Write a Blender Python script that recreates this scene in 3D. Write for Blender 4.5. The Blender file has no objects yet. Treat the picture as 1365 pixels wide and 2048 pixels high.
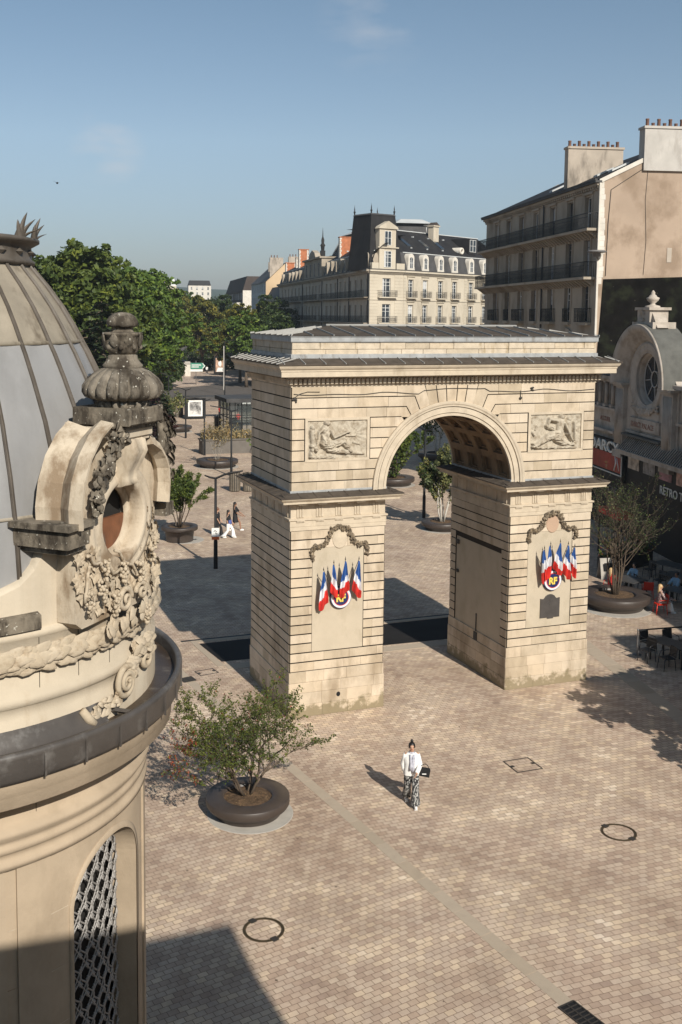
import bpy, math, random
from mathutils import Vector, Matrix, noise
R = math.radians
random.seed(7)
SC = bpy.context.scene
COL = SC.collection
# ---------------------------------------------------------------- camera
cd = bpy.data.cameras.new('camera'); cam = bpy.data.objects.new('camera', cd); COL.objects.link(cam)
CAMP = (-10.398, -30.138, 12.7155)
cam.location = CAMP
cam.rotation_euler = (1.47134791, -0.00879534, -0.35176321)
cd.sensor_fit = 'VERTICAL'; cd.sensor_height = 36; cd.lens = 36 * 2081.658 / 2048
cd.shift_x = (682.5 - 625.907) / 2048; cd.shift_y = -(1024 - 837.96) / 2048
cd.clip_start = 0.2; cd.clip_end = 6000
SC.camera = cam
# ---------------------------------------------------------------- light
SUNV = Vector((0.115, -1.483, 1.0)).normalized()          # towards the sun
SC.view_settings.view_transform = 'Standard'; SC.view_settings.look = 'None'
SC.view_settings.exposure = 0.18; SC.view_settings.gamma = 1
sd = bpy.data.lights.new('sun', 'SUN'); sd.energy = 4.9; sd.angle = R(0.5); sd.color = (1.0, 0.94, 0.835)
sun = bpy.data.objects.new('sun', sd); COL.objects.link(sun)
sun.rotation_euler = SUNV.to_track_quat('Z', 'Y').to_euler(); sun.location = (0, -30, 40)
W = bpy.data.worlds.new('World'); SC.world = W; W.use_nodes = True
nt = W.node_tree; nt.nodes.clear()
def N(nt, t, **k):
    n = nt.nodes.new(t)
    for a, b in k.items():
        if a.startswith('i_'): n.inputs[int(a[2:]) if a[2:].isdigit() else a[2:].replace('_', ' ')].default_value = b
        else: setattr(n, a, b)
    return n
sky = N(nt, 'ShaderNodeTexSky', sky_type='NISHITA', sun_disc=False, sun_elevation=math.asin(SUNV.z),
        sun_rotation=R(180 - 4.4), altitude=240, air_density=1.0, dust_density=1.1, ozone_density=1.0)
geo = N(nt, 'ShaderNodeTexCoord')
def cloud(d, sharp, strength):
    dp = N(nt, 'ShaderNodeVectorMath', operation='DOT_PRODUCT'); nt.links.new(geo.outputs['Generated'], dp.inputs[0])
    dp.inputs[1].default_value = Vector(d).normalized()
    mr = N(nt, 'ShaderNodeMapRange', i_1=math.cos(R(sharp)), i_2=1.0, i_3=0.0, i_4=strength); nt.links.new(dp.outputs['Value'], mr.inputs[0])
    return mr.outputs[0]
mp = N(nt, 'ShaderNodeMapping'); mp.inputs['Scale'].default_value = (14, 14, 40); nt.links.new(geo.outputs['Generated'], mp.inputs[0])
nz = N(nt, 'ShaderNodeTexNoise'); nz.inputs['Scale'].default_value = 1.2; nz.inputs['Detail'].default_value = 7; nt.links.new(mp.outputs[0], nz.inputs[0])
nr = N(nt, 'ShaderNodeMapRange', i_1=0.42, i_2=0.75, i_3=0.0, i_4=1.0); nt.links.new(nz.outputs[0], nr.inputs[0])
tot = None
for d, s, k in (((0.161, 1.0, 0.155), 2.1, 0.55), ((0.03, 1.0, 0.17), 1.3, 0.25), ((0.43, 1.0, 0.30), 3.2, 0.28)):
    c = cloud(d, s, k)
    if tot is None: tot = c
    else:
        a = N(nt, 'ShaderNodeMath', operation='ADD'); nt.links.new(tot, a.inputs[0]); nt.links.new(c, a.inputs[1]); tot = a.outputs[0]
mu = N(nt, 'ShaderNodeMath', operation='MULTIPLY'); nt.links.new(tot, mu.inputs[0]); nt.links.new(nr.outputs[0], mu.inputs[1])
mxc = N(nt, 'ShaderNodeMixRGB'); mxc.inputs[2].default_value = (7.0, 6.9, 7.0, 1); nt.links.new(mu.outputs[0], mxc.inputs[0])
hs = N(nt, 'ShaderNodeHueSaturation'); hs.inputs['Saturation'].default_value = 0.86
tn = N(nt, 'ShaderNodeMixRGB', blend_type='MULTIPLY'); tn.inputs[0].default_value = 1; tn.inputs[2].default_value = (.83, .90, .93, 1); nt.links.new(sky.outputs[0], tn.inputs[1]); nt.links.new(tn.outputs[0], hs.inputs['Color'])
sep = N(nt, 'ShaderNodeSeparateXYZ'); nt.links.new(geo.outputs['Generated'], sep.inputs[0])
hz = N(nt, 'ShaderNodeMapRange', i_1=-.02, i_2=.38, i_3=0.0, i_4=1.0); nt.links.new(sep.outputs[2], hz.inputs[0])
hr = N(nt, 'ShaderNodeValToRGB'); hr.color_ramp.elements[0].color = (.66, .62, .74, 1); hr.color_ramp.elements[1].color = (.84, .98, 1.0, 1); e_ = hr.color_ramp.elements.new(.45); e_.color = (1.08, 1.08, 1.08, 1); nt.links.new(hz.outputs[0], hr.inputs[0])
hm = N(nt, 'ShaderNodeMixRGB', blend_type='MULTIPLY'); hm.inputs[0].default_value = 1; nt.links.new(hs.outputs[0], hm.inputs[1]); nt.links.new(hr.outputs[0], hm.inputs[2]); nt.links.new(hm.outputs[0], mxc.inputs[1])
bg = N(nt, 'ShaderNodeBackground'); bg.inputs[1].default_value = 0.085; nt.links.new(mxc.outputs[0], bg.inputs[0])
wo = N(nt, 'ShaderNodeOutputWorld'); nt.links.new(bg.outputs[0], wo.inputs[0])

# ---------------------------------------------------------------- helpers
def ray(px, py):
    v = Vector(((px - 625.907) / 2081.658, -(py - 837.96) / 2081.658, -1)); return cam.rotation_euler.to_matrix() @ v
def gp(px, py, z=0.0):
    v = ray(px, py); t = (z - CAMP[2]) / v.z; return Vector(CAMP) + v * t
class FR:
    """vertical facade frame: origin on the ground, u to the right, n outwards"""
    def __init__(s, x, y, az, z=0.0):
        a = R(az); s.o = Vector((x, y, z)); s.u = Vector((math.sin(a), math.cos(a), 0)); s.n = Vector((math.cos(a), -math.sin(a), 0)); s.az = az
    def __call__(s, u, v, d=0.0): return s.o + s.u * u + Vector((0, 0, v)) + s.n * d
    def sub(s, u, turn=0, d=0.0):
        p = s(u, 0, d); return FR(p.x, p.y, s.az + turn, s.o.z)
class MB:
    def __init__(s): s.v = []; s.f = []; s.m = []; s.sm = []
    def add(s, vs, fs, mi=0, sm=False):
        b = len(s.v); s.v += [tuple(v) for v in vs]
        for f in fs: s.f.append([b + i for i in f]); s.m.append(mi); s.sm.append(sm)
    def hexa(s, p, mi=0):   # p: 8 pts, bottom 4 ccw then top 4
        s.add(p, [(3, 2, 1, 0), (4, 5, 6, 7), (0, 1, 5, 4), (1, 2, 6, 5), (2, 3, 7, 6), (3, 0, 4, 7)], mi)
    def box(s, x0, x1, y0, y1, z0, z1, mi=0):
        s.hexa([(x0, y0, z0), (x1, y0, z0), (x1, y1, z0), (x0, y1, z0), (x0, y0, z1), (x1, y0, z1), (x1, y1, z1), (x0, y1, z1)], mi)
    def fbox(s, F, u0, u1, v0, v1, d0, d1, mi=0):
        s.hexa([F(u0, v0, d1), F(u1, v0, d1), F(u1, v0, d0), F(u0, v0, d0), F(u0, v1, d1), F(u1, v1, d1), F(u1, v1, d0), F(u0, v1, d0)], mi)
    def poly(s, F, pts, d0, d1, mi=0, bev=0.0, back=False, side=None):
        n = len(pts); a = sum(pts[i][0] * pts[(i + 1) % n][1] - pts[(i + 1) % n][0] * pts[i][1] for i in range(n))
        if a < 0: pts = pts[::-1]
        rings = [(pts, d0), (pts, d1 - bev)]
        if bev: rings.append((inset(pts, bev), d1))
        vs = [F(u, v, d) for P, d in rings for u, v in P]
        fs = [(r * n + i, r * n + (i + 1) % n, (r + 1) * n + (i + 1) % n, (r + 1) * n + i) for r in range(len(rings) - 1) for i in range(n)]
        fs.append(tuple((len(rings) - 1) * n + i for i in range(n)))
        if back: fs.append(tuple(reversed(range(n))))
        s.add(vs, fs, mi)
        if side is not None:
            for q in range(n): s.m[len(s.m) - len(fs) + q] = side
    def lathe(s, prof, c=(0, 0, 0), n=32, a0=0.0, a1=360.0, mi=0, sm=True, fn=None):
        full = abs(a1 - a0) >= 359.9; m = n if full else n + 1; k = len(prof); vs = []
        for i in range(m):
            a = R(a0 + (a1 - a0) * i / n)
            for r, z in prof:
                rr = r if fn is None else fn(r, z, a)
                vs.append((c[0] + rr * math.cos(a), c[1] + rr * math.sin(a), c[2] + z))
        fs = [(i * k + j, ((i + 1) % m) * k + j, ((i + 1) % m) * k + j + 1, i * k + j + 1) for i in range(n) for j in range(k - 1)]
        s.add(vs, fs, mi, sm)
    def tube(s, path, rad, n=6, mi=0, sm=True, cap=True):
        path = [Vector(p) for p in path]
        if not hasattr(rad, '__len__'): rad = [rad] * len(path)
        vs = []; ref = None
        for i, p in enumerate(path):
            t = (path[min(i + 1, len(path) - 1)] - path[max(i - 1, 0)])
            t = t.normalized() if t.length > 1e-9 else Vector((0, 0, 1))
            if ref is None: ref = Vector((0, 0, 1)) if abs(t.z) < .9 else Vector((1, 0, 0))
            a = t.cross(ref).normalized(); b = t.cross(a).normalized(); ref = -b if b.dot(ref) < 0 else b
            ref = ref
            for j in range(n):
                q = 2 * math.pi * j / n; vs.append(p + (a * math.cos(q) + t.cross(a) * math.sin(q)) * rad[i])
        fs = [(i * n + j, i * n + (j + 1) % n, (i + 1) * n + (j + 1) % n, (i + 1) * n + j) for i in range(len(path) - 1) for j in range(n)]
        if cap: fs += [tuple(reversed(range(n))), tuple(len(vs) - n + j for j in range(n))]
        s.add(vs, fs, mi, sm)
    def sweep_rect(s, x0, x1, y0, y1, prof, mi=0):
        vs = []
        for o, z in prof: vs += [(x0 - o, y0 - o, z), (x1 + o, y0 - o, z), (x1 + o, y1 + o, z), (x0 - o, y1 + o, z)]
        fs = [(4 * i + j, 4 * i + (j + 1) % 4, 4 * i + 4 + (j + 1) % 4, 4 * i + 4 + j) for i in range(len(prof) - 1) for j in range(4)]
        s.add(vs, fs, mi)
    def ball(s, c, r, n=8, m=6, mi=0, sm=True, jit=0.0):
        rx, ry, rz = (r, r, r) if not hasattr(r, '__len__') else r; vs = []; fs = []
        for i in range(m + 1):
            ph = math.pi * i / m
            for j in range(n):
                q = 2 * math.pi * j / n; k = 1 + (random.uniform(-jit, jit) if jit else 0)
                vs.append((c[0] + rx * k * math.sin(ph) * math.cos(q), c[1] + ry * k * math.sin(ph) * math.sin(q), c[2] + rz * k * math.cos(ph)))
        for i in range(m):
            for j in range(n): fs.append((i * n + j, (i + 1) * n + j, (i + 1) * n + (j + 1) % n, i * n + (j + 1) % n))
        s.add(vs, fs, mi, sm)
    def build(s, name, mats, parent=None, **tags):
        me = bpy.data.meshes.new(name); me.from_pydata(s.v, [], s.f)
        for m in (mats if isinstance(mats, (list, tuple)) else [mats]): me.materials.append(m)
        me.polygons.foreach_set('material_index', s.m); me.polygons.foreach_set('use_smooth', s.sm); me.update()
        o = bpy.data.objects.new(name, me); COL.objects.link(o)
        if parent is not None: o.parent = parent
        for k, v in tags.items(): o[k] = v
        return o
def inset(pts, g):
    n = len(pts); out = []
    for i in range(n):
        p0, p, p1 = Vector(pts[i - 1]), Vector(pts[i]), Vector(pts[(i + 1) % n])
        a = (p - p0).normalized(); b = (p1 - p).normalized(); na = Vector((-a.y, a.x)); nb = Vector((-b.y, b.x))
        m = na + nb
        if m.length < 1e-6: m = na
        m.normalize(); k = g / max(.35, m.dot(na)); out.append((p.x + m.x * k, p.y + m.y * k))
    return out
def thing(name, label, cat, loc=None, group=None):
    o = bpy.data.objects.new(name, None); COL.objects.link(o); o.empty_display_size = 0.3
    o['label'] = label; o['category'] = cat
    if loc is not None: SETTLE.append((o, Vector(loc)))      # parts are modelled in place; the Empty goes to the base at the end
    if group: o['group'] = group
    return o
SETTLE = []
def settle():
    for o, l in SETTLE:
        o.location = l
        for c in o.children: c.location = c.location - l
def solo(mb, name, mats, label, cat, loc, group=None):
    l = Vector(loc); mb.v = [(v[0] - l.x, v[1] - l.y, v[2] - l.z) for v in mb.v]
    o = mb.build(name, mats); o.location = l; return tagit(o, label, cat, group)
def copy_tree(o, parent=None):
    c = o.copy(); COL.objects.link(c)
    if parent is not None: c.parent = parent
    for ch in list(o.children): copy_tree(ch, c)
    return c
def tagit(o, label, cat, group=None):
    o['label'] = label; o['category'] = cat
    if group: o['group'] = group
    return o

# ---------------------------------------------------------------- materials
def newmat(name):
    m = bpy.data.materials.new(name); m.use_nodes = True; nt = m.node_tree
    b = nt.nodes['Principled BSDF']; return m, nt, b
def ramp(nt, fac, stops, interp='LINEAR'):
    r = nt.nodes.new('ShaderNodeValToRGB'); r.color_ramp.interpolation = interp; e = r.color_ramp.elements
    while len(e) < len(stops): e.new(0.5)
    for i, (p, c) in enumerate(stops):
        e[i].position = p; e[i].color = (c[0], c[1], c[2], 1) if hasattr(c, '__len__') else (c, c, c, 1)
    nt.links.new(fac, r.inputs[0]); return r.outputs[0]
def noisef(nt, vec, scale, detail=5, rough=.55, stretch=None):
    if stretch:
        mp = nt.nodes.new('ShaderNodeMapping'); mp.inputs['Scale'].default_value = stretch; nt.links.new(vec, mp.inputs[0]); vec = mp.outputs[0]
    n = nt.nodes.new('ShaderNodeTexNoise'); n.inputs['Scale'].default_value = scale; n.inputs['Detail'].default_value = detail; n.inputs['Roughness'].default_value = rough
    nt.links.new(vec, n.inputs[0]); return n.outputs[0]
def mix(nt, fac, a, b, mode='MIX'):
    m = nt.nodes.new('ShaderNodeMixRGB'); m.blend_type = mode
    for i, x in ((0, fac), (1, a), (2, b)):
        if hasattr(x, 'is_linked') or hasattr(x, 'links'): nt.links.new(x, m.inputs[i])
        else: m.inputs[i].default_value = (x if i == 0 else (tuple(x) + (1,))[:4])
    return m.outputs[0]
def bump(nt, b, h, strength, dist=0.02):
    n = nt.nodes.new('ShaderNodeBump'); n.inputs['Strength'].default_value = strength; n.inputs['Distance'].default_value = dist
    nt.links.new(h, n.inputs['Height']); nt.links.new(n.outputs[0], b.inputs['Normal'])
def stone(name, c, var=0.12, island=0.0, scale=2.0, rough=.85, bmp=.25, dirt=None, dirt_t=(.52, .68), dscale=1.5, stretch=(1, 1, .35), metal=0.0, spots=None, spec=.3, fine=18, foot=None):
    m, nt, b = newmat(name); tc = nt.nodes.new('ShaderNodeNewGeometry'); P = tc.outputs['Position']
    n1 = noisef(nt, P, scale, 6)
    lo = tuple(x * (1 - var) for x in c); hi = tuple(min(1, x * (1 + var)) for x in c)
    col = ramp(nt, n1, [(.3, lo), (.7, hi)])
    if island:
        r = ramp(nt, tc.outputs['Random Per Island'], [(0, (1 - island, 1 - island * 1.1, 1 - island * 1.35)), (.35, (1, 1, 1)), (.7, (1 - island * .2, 1 - island * .35, 1 - island * .6)), (1, (1 + island * .4, 1 + island * .42, 1 + island * .5))])
        col = mix(nt, 1.0, col, r, 'MULTIPLY')
    if dirt:
        n2 = noisef(nt, P, dscale, 8, .65, stretch); f = ramp(nt, n2, [(dirt_t[0], 0), (dirt_t[1], 1)]); col = mix(nt, f, col, dirt)
    if foot:
        sx = nt.nodes.new('ShaderNodeSeparateXYZ'); nt.links.new(P, sx.inputs[0]); n5 = noisef(nt, P, 2.6, 6, .7); ad = nt.nodes.new('ShaderNodeMath'); ad.operation = 'MULTIPLY_ADD'; nt.links.new(n5, ad.inputs[0]); ad.inputs[1].default_value = -1.7; nt.links.new(sx.outputs[2], ad.inputs[2])
        f = ramp(nt, ad.outputs[0], [(.0, .85), (.18, 0)]); mr = nt.nodes.new('ShaderNodeMath'); mr.operation = 'ADD'; nt.links.new(ad.outputs[0], mr.inputs[0]); mr.inputs[1].default_value = .62; nt.links.new(mr.outputs[0], f.node.inputs[0]); col = mix(nt, f, col, foot)
    if spots:
        n3 = noisef(nt, P, spots[1], 3, .5); f = ramp(nt, n3, [(spots[2], 0), (spots[2] + .04, 1)]); col = mix(nt, f, col, spots[0])
    nt.links.new(col, b.inputs['Base Color']); b.inputs['Roughness'].default_value = rough; b.inputs['Metallic'].default_value = metal
    b.inputs['Specular IOR Level'].default_value = spec
    bump(nt, b, noisef(nt, P, fine, 6, .6), bmp)
    return m
def plain(name, c, rough=.5, metal=0.0, var=.08, scale=3.0, spec=.5, bmp=0.0, coat=0.0):
    m, nt, b = newmat(name); tc = nt.nodes.new('ShaderNodeNewGeometry')
    col = ramp(nt, noisef(nt, tc.outputs['Position'], scale, 5), [(.3, tuple(x * (1 - var) for x in c)), (.7, tuple(x * (1 + var) for x in c))])
    nt.links.new(col, b.inputs['Base Color']); b.inputs['Roughness'].default_value = rough; b.inputs['Metallic'].default_value = metal; b.inputs['Specular IOR Level'].default_value = spec
    b.inputs['Coat Weight'].default_value = coat
    if bmp: bump(nt, b, noisef(nt, tc.outputs['Position'], scale * 6, 5), bmp)
    return m
def leafmat(name, c, var=.45, trans=.25):
    m, nt, b = newmat(name); g = nt.nodes.new('ShaderNodeNewGeometry')
    r = ramp(nt, g.outputs['Random Per Island'], [(0, tuple(x * (1 - var) for x in c)), (.6, c), (1, (c[0] * 1.75, c[1] * 1.45, c[2] * 1.0))])
    n = noisef(nt, g.outputs['Position'], .55, 3); r = mix(nt, 1.0, r, ramp(nt, n, [(.35, (.68, .74, .75)), (.65, (1.22, 1.12, .95))]), 'MULTIPLY')
    nt.links.new(r, b.inputs['Base Color']); b.inputs['Roughness'].default_value = .55; b.inputs['Specular IOR Level'].default_value = .35
    t = nt.nodes.new('ShaderNodeBsdfTranslucent'); nt.links.new(r, t.inputs[0])
    mx = nt.nodes.new('ShaderNodeMixShader'); mx.inputs[0].default_value = trans
    nt.links.new(b.outputs[0], mx.inputs[1]); nt.links.new(t.outputs[0], mx.inputs[2]); nt.links.new(mx.outputs[0], nt.nodes['Material Output'].inputs[0])
    return m
def paving(name, rot, w=.226, h=.150, tint=(1, 1, 1), off=(0, 0), dark=1.0):
    m, nt, b = newmat(name); g = nt.nodes.new('ShaderNodeNewGeometry'); P = g.outputs['Position']
    mp = nt.nodes.new('ShaderNodeMapping'); mp.inputs['Rotation'].default_value = (0, 0, R(rot)); mp.inputs['Location'].default_value = (off[0] + 100 * w, off[1] + 200 * h, 0); nt.links.new(P, mp.inputs[0])
    br = nt.nodes.new('ShaderNodeTexBrick'); nt.links.new(mp.outputs[0], br.inputs[0])
    br.inputs['Color1'].default_value = (0, 0, 0, 1); br.inputs['Color2'].default_value = (1, 1, 1, 1); br.inputs['Mortar'].default_value = (.5, .5, .5, 1)
    br.inputs['Scale'].default_value = 1; br.inputs['Mortar Size'].default_value = .0065; br.inputs['Mortar Smooth'].default_value = .3
    br.inputs['Brick Width'].default_value = w; br.inputs['Row Height'].default_value = h; br.offset = .5
    t = lambda *c: tuple(a * k * dark * q for a, k, q in zip(c, tint, (1.25, 1.185, 1.12)))
    # batches: a slow noise decides which shade family a patch of pavers takes
    big = noisef(nt, P, .34, 4, .6)
    add = nt.nodes.new('ShaderNodeMath'); add.operation = 'MULTIPLY_ADD'; nt.links.new(big, add.inputs[0]); add.inputs[1].default_value = 1.5; 
    sub = nt.nodes.new('ShaderNodeMath'); sub.operation = 'MULTIPLY_ADD'; nt.links.new(br.outputs['Color'], sub.inputs[0]); sub.inputs[1].default_value = .62; sub.inputs[2].default_value = -.56
    nt.links.new(sub.outputs[0], add.inputs[2])
    col = ramp(nt, add.outputs[0], [(.0, t(.285, .225, .185)), (.2, t(.362, .286, .228)), (.42, t(.405, .332, .268)), (.6, t(.43, .362, .296)), (.8, t(.50, .415, .315)), (1, t(.60, .53, .44))])
    n2 = noisef(nt, P, 1.1, 5, .6); col = mix(nt, 1.0, col, ramp(nt, n2, [(.3, (.86, .84, .86)), (.7, (1.08, 1.07, 1.05))]), 'MULTIPLY')
    n4 = noisef(nt, P, 11, 5, .7); col = mix(nt, 1.0, col, ramp(nt, n4, [(.3, (.93, .93, .93)), (.7, (1.05, 1.05, 1.05))]), 'MULTIPLY')
    n3 = noisef(nt, P, 2.2, 3, .5); st = ramp(nt, n3, [(.70, 0), (.78, 1)]); col = mix(nt, st, col, t(.24, .175, .12))
    n6 = noisef(nt, P, .28, 6, .65); col = mix(nt, 1.0, col, ramp(nt, n6, [(.36, (.84, .82, .80)), (.52, (1, 1, 1)), (.70, (1.07, 1.07, 1.08))]), 'MULTIPLY')
    n7 = noisef(nt, P, .9, 7, .7, (1, .16, 1)); col = mix(nt, 1.0, col, ramp(nt, n7, [(.34, (.86, .85, .84)), (.46, (1, 1, 1))]), 'MULTIPLY')
    # gum spots
    vo = nt.nodes.new('ShaderNodeTexVoronoi'); vo.inputs['Scale'].default_value = .9; nt.links.new(P, vo.inputs[0])
    sp = ramp(nt, vo.outputs['Distance'], [(.022, 1), (.03, 0)]); col = mix(nt, sp, col, t(.09, .07, .05))
    col = mix(nt, br.outputs['Fac'], col, t(.13, .092, .066))
    nt.links.new(col, b.inputs['Base Color']); b.inputs['Roughness'].default_value = .8; b.inputs['Specular IOR Level'].default_value = .3
    inv = nt.nodes.new('ShaderNodeMath'); inv.operation = 'SUBTRACT'; inv.inputs[0].default_value = 1; nt.links.new(br.outputs['Fac'], inv.inputs[1])
    bump(nt, b, inv.outputs[0], .5, .006)
    return m
M = {}
M['block'] = stone('limestone_block', (.545, .455, .350), .10, .20, 2.2, .9, .3, dirt=(.32, .25, .175), dirt_t=(.50, .70), dscale=1.1, spots=None, foot=(.21, .17, .10))
M['joint'] = stone('mortar_joint', (.035, .026, .018), .2)
M['smooth'] = stone('smooth_limestone', (.475, .405, .31), .06, 0, 1.4, .9, .15, dirt=(.36, .30, .215), dirt_t=(.5, .75), dscale=1.2, stretch=(1, 1, .6))
M['rosy'] = stone('pink_medallion_stone', (.45, .31, .22), .06)
M['trim'] = stone('limestone_trim', (.51, .43, .33), .12, .06, 3, .9, .3, dirt=(.28, .22, .15), dirt_t=(.55, .78), dscale=1.6, stretch=(1, 1, .5))
M['attic'] = stone('rough_limestone', (.53, .45, .35), .15, .2, 4, .95, .6, dirt=(.30, .22, .12), dirt_t=(.55, .7), dscale=2.5)
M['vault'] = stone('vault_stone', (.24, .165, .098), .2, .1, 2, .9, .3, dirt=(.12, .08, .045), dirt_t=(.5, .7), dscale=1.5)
M['lead'] = stone('lead_sheet', (.085, .070, .058), .2, .1, 3, .85, .15, dirt=(.06, .048, .038), dirt_t=(.5, .7), dscale=3, spec=.1)
M['leadlight'] = stone('weathered_zinc', (.33, .34, .35), .2, .15, 3, .45, .1, dirt=(.18, .16, .14), dirt_t=(.55, .7), dscale=4, spec=.5)
M['seam'] = stone('zinc_seam', (.33, .32, .30), .1, rough=.5)
M['carve'] = stone('carved_stone', (.44, .385, .305), .12, 0, 3, .9, .3, dirt=(.24, .19, .135), dirt_t=(.46, .66), dscale=5, stretch=(1, 1, 1))
M['garland'] = stone('weathered_carving', (.25, .20, .145), .35, .45, 6, .95, .5, dirt=(.07, .055, .04), dirt_t=(.45, .6), dscale=9, stretch=(1, 1, 1))
M['bronze'] = plain('dark_bronze', (.085, .075, .07), .5, .3, .2)
M['black'] = plain('black_paint', (.014, .014, .015), .55, spec=.25)
M['iron'] = plain('dark_iron', (.035, .03, .026), .6)
M['glass'] = plain('window_glass', (.02, .024, .03), .08, spec=.8)
M['white'] = plain('white_paint', (.74, .73, .70), .5)
# ---------------------------------------------------------------- the ground
M['pave_main'] = paving('sandstone_paving', 0)
M['pave_left'] = paving('sandstone_paving_turned', -11.2, .208, .144)
M['pave_far'] = paving('pale_paving', 0, .30, .18, tint=(.98, 1.0, 1.06))
M['bandstone'] = stone('band_flagstones', (.42, .345, .265), .10, .12, 1.5, .8, .2, dirt=(.32, .26, .20), dirt_t=(.5, .8), dscale=1.5, stretch=(1, 1, 1))
M['asphalt'] = stone('asphalt', (.115, .10, .09), .15, 0, 1.2, .9, .3, fine=60)
M['darkslab'] = stone('shade_black_slab', (.018, .0165, .016), .25, 0, .8, .7, .05, spec=.12)  # near-black holds the gate's shade; the slabs are tan in sun
M['grass'] = stone('dry_grass', (.13, .12, .05), .35, 0, .8, .95, .5, dirt=(.20, .15, .07), dirt_t=(.45, .6), dscale=.4, stretch=(1, 1, 1))
M['soilm'] = stone('bark_mulch', (.10, .062, .036), .5, 0, 9, .95, 1.0, spots=((.30, .20, .10), 26, .62), fine=30)
def sheet(name, pts, z, mat, kind='structure'):
    me = bpy.data.meshes.new(name); me.from_pydata([(p[0], p[1], z) for p in pts], [], [tuple(range(len(pts)))])
    me.materials.append(mat); o = bpy.data.objects.new(name, me); COL.objects.link(o); o['kind'] = kind; return o
sheet('ground', [(-2500, -400), (2500, -400), (2500, 3500), (-2500, 3500)], -.012, M['asphalt'])
bl = lambda y, o=0: (-.73 - (y + 5.2) * .1375 + o, y)          # right edge of the stone band that splits the two pavings
sheet('paving', [bl(-45), (28, -45), (60, 95), (60, 118), (-30, 118), (-30, 24), bl(24)], 0.0, M['pave_main'])
sheet('paving', [(-30, -45), bl(-45), bl(24), (-30, 24)], 0.0, M['pave_left'])
mb = MB(); y = -36.0
while y < 24:
    L = random.choice((.62, .8, .95, 1.1))
    a, b_, c_, d_ = bl(y + .012, -.30), bl(y + .012), bl(y + L), bl(y + L, -.30)
    mb.hexa([(a[0], a[1] - .07, -.05), (b_[0], b_[1], -.05), (c_[0], c_[1], -.05), (d_[0], d_[1] - .07, -.05), (a[0], a[1] - .07, .005), (b_[0], b_[1], .005), (c_[0], c_[1], .005), (d_[0], d_[1] - .07, .005)]); y += L
o = mb.build('path', M['bandstone']); o['kind'] = 'structure'
mb = MB(); y = -18.0
rb = lambda y, o=0: (12.35 + y * .205 + o, y)
while y < 13:
    L = random.choice((.8, .95, 1.1)); a, b_, c_, d_ = rb(y + .012), rb(y + .012, .62), rb(y + L, .62), rb(y + L)
    mb.hexa([(*a, -.05), (*b_, -.05), (*c_, -.05), (*d_, -.05), (*a, .005), (*b_, .005), (*c_, .005), (*d_, .005)]); y += L
o = mb.build('path', M['bandstone']); o['kind'] = 'structure'
# slab basin behind the gate, its shade painted in as near-black; pale kerb
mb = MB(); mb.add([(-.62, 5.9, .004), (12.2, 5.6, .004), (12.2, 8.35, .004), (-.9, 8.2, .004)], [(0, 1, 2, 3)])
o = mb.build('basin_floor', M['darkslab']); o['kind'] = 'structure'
mb = MB(); mb.box(-1.15, 12.3, 8.36, 8.62, 0, .012); mb.hexa([(-1.15, 8.36, 0), (-.92, 8.36, 0), (-.62, 5.4, 0), (-.90, 5.4, 0), (-1.15, 8.36, .012), (-.92, 8.36, .012), (-.62, 5.4, .012), (-.90, 5.4, .012)][::1]); mb.box(-.6, 12.3, 5.0, 5.55, 0, .012)
o = mb.build('kerb', M['bandstone']); o['kind'] = 'structure'
mb = MB(); mb.box(-1.5, 12.4, 8.63, 8.78, 0, .006); o = mb.build('drain_channel', M['black']); o['kind'] = 'structure'
# road, far pavement and park
ra, rb_, rc, rd = gp(300, 802), gp(470, 789), gp(470, 766), gp(300, 781)
dirx = (rb_ - ra).normalized(); P0 = ra - dirx * 90; P1 = rb_ + dirx * 160; P2 = rc + (rc - rd).normalized() * 160; P3 = rd - (rc - rd).normalized() * 90
sheet('road', [P0[:2], P1[:2], P2[:2], P3[:2]], 0.006, M['asphalt'])
sheet('pavement', [P3[:2], P2[:2], (P2.x + 20, P2.y + 60), (60, 230), (33, 196), (P3.x, P3.y + 22)], .010, M['pave_far'])
sheet('lawn', [(-120, 175), gp(330, 752)[:2], gp(378, 741)[:2], (46, 215), (90, 420), (-120, 420)], .016, M['grass'])
# hills on the horizon
M['hill'] = stone('wooded_hill', (.045, .07, .05), .2, 0, .01, .95, 0)
mb = MB(); vs = []; fs = []
for j, (dy, k) in enumerate(((0, 0), (150, .75), (350, 1.0), (700, .9), (1000, 0))):
    for i in range(61):
        x = -1700 + i * 70; z = 64 + 5 * math.sin(i * .35) + 3 * math.sin(i * 1.1 + 1); vs.append((x, 1500 + dy + x * -.1, z * k - (1 if k == 0 else 0)))
for j in range(4):
    for i in range(60): fs.append((j * 61 + i, j * 61 + i + 1, (j + 1) * 61 + i + 1, (j + 1) * 61 + i))
mb.add(vs, fs, 0, True); o = mb.build('hills', M['hill']); o['kind'] = 'structure'
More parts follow.
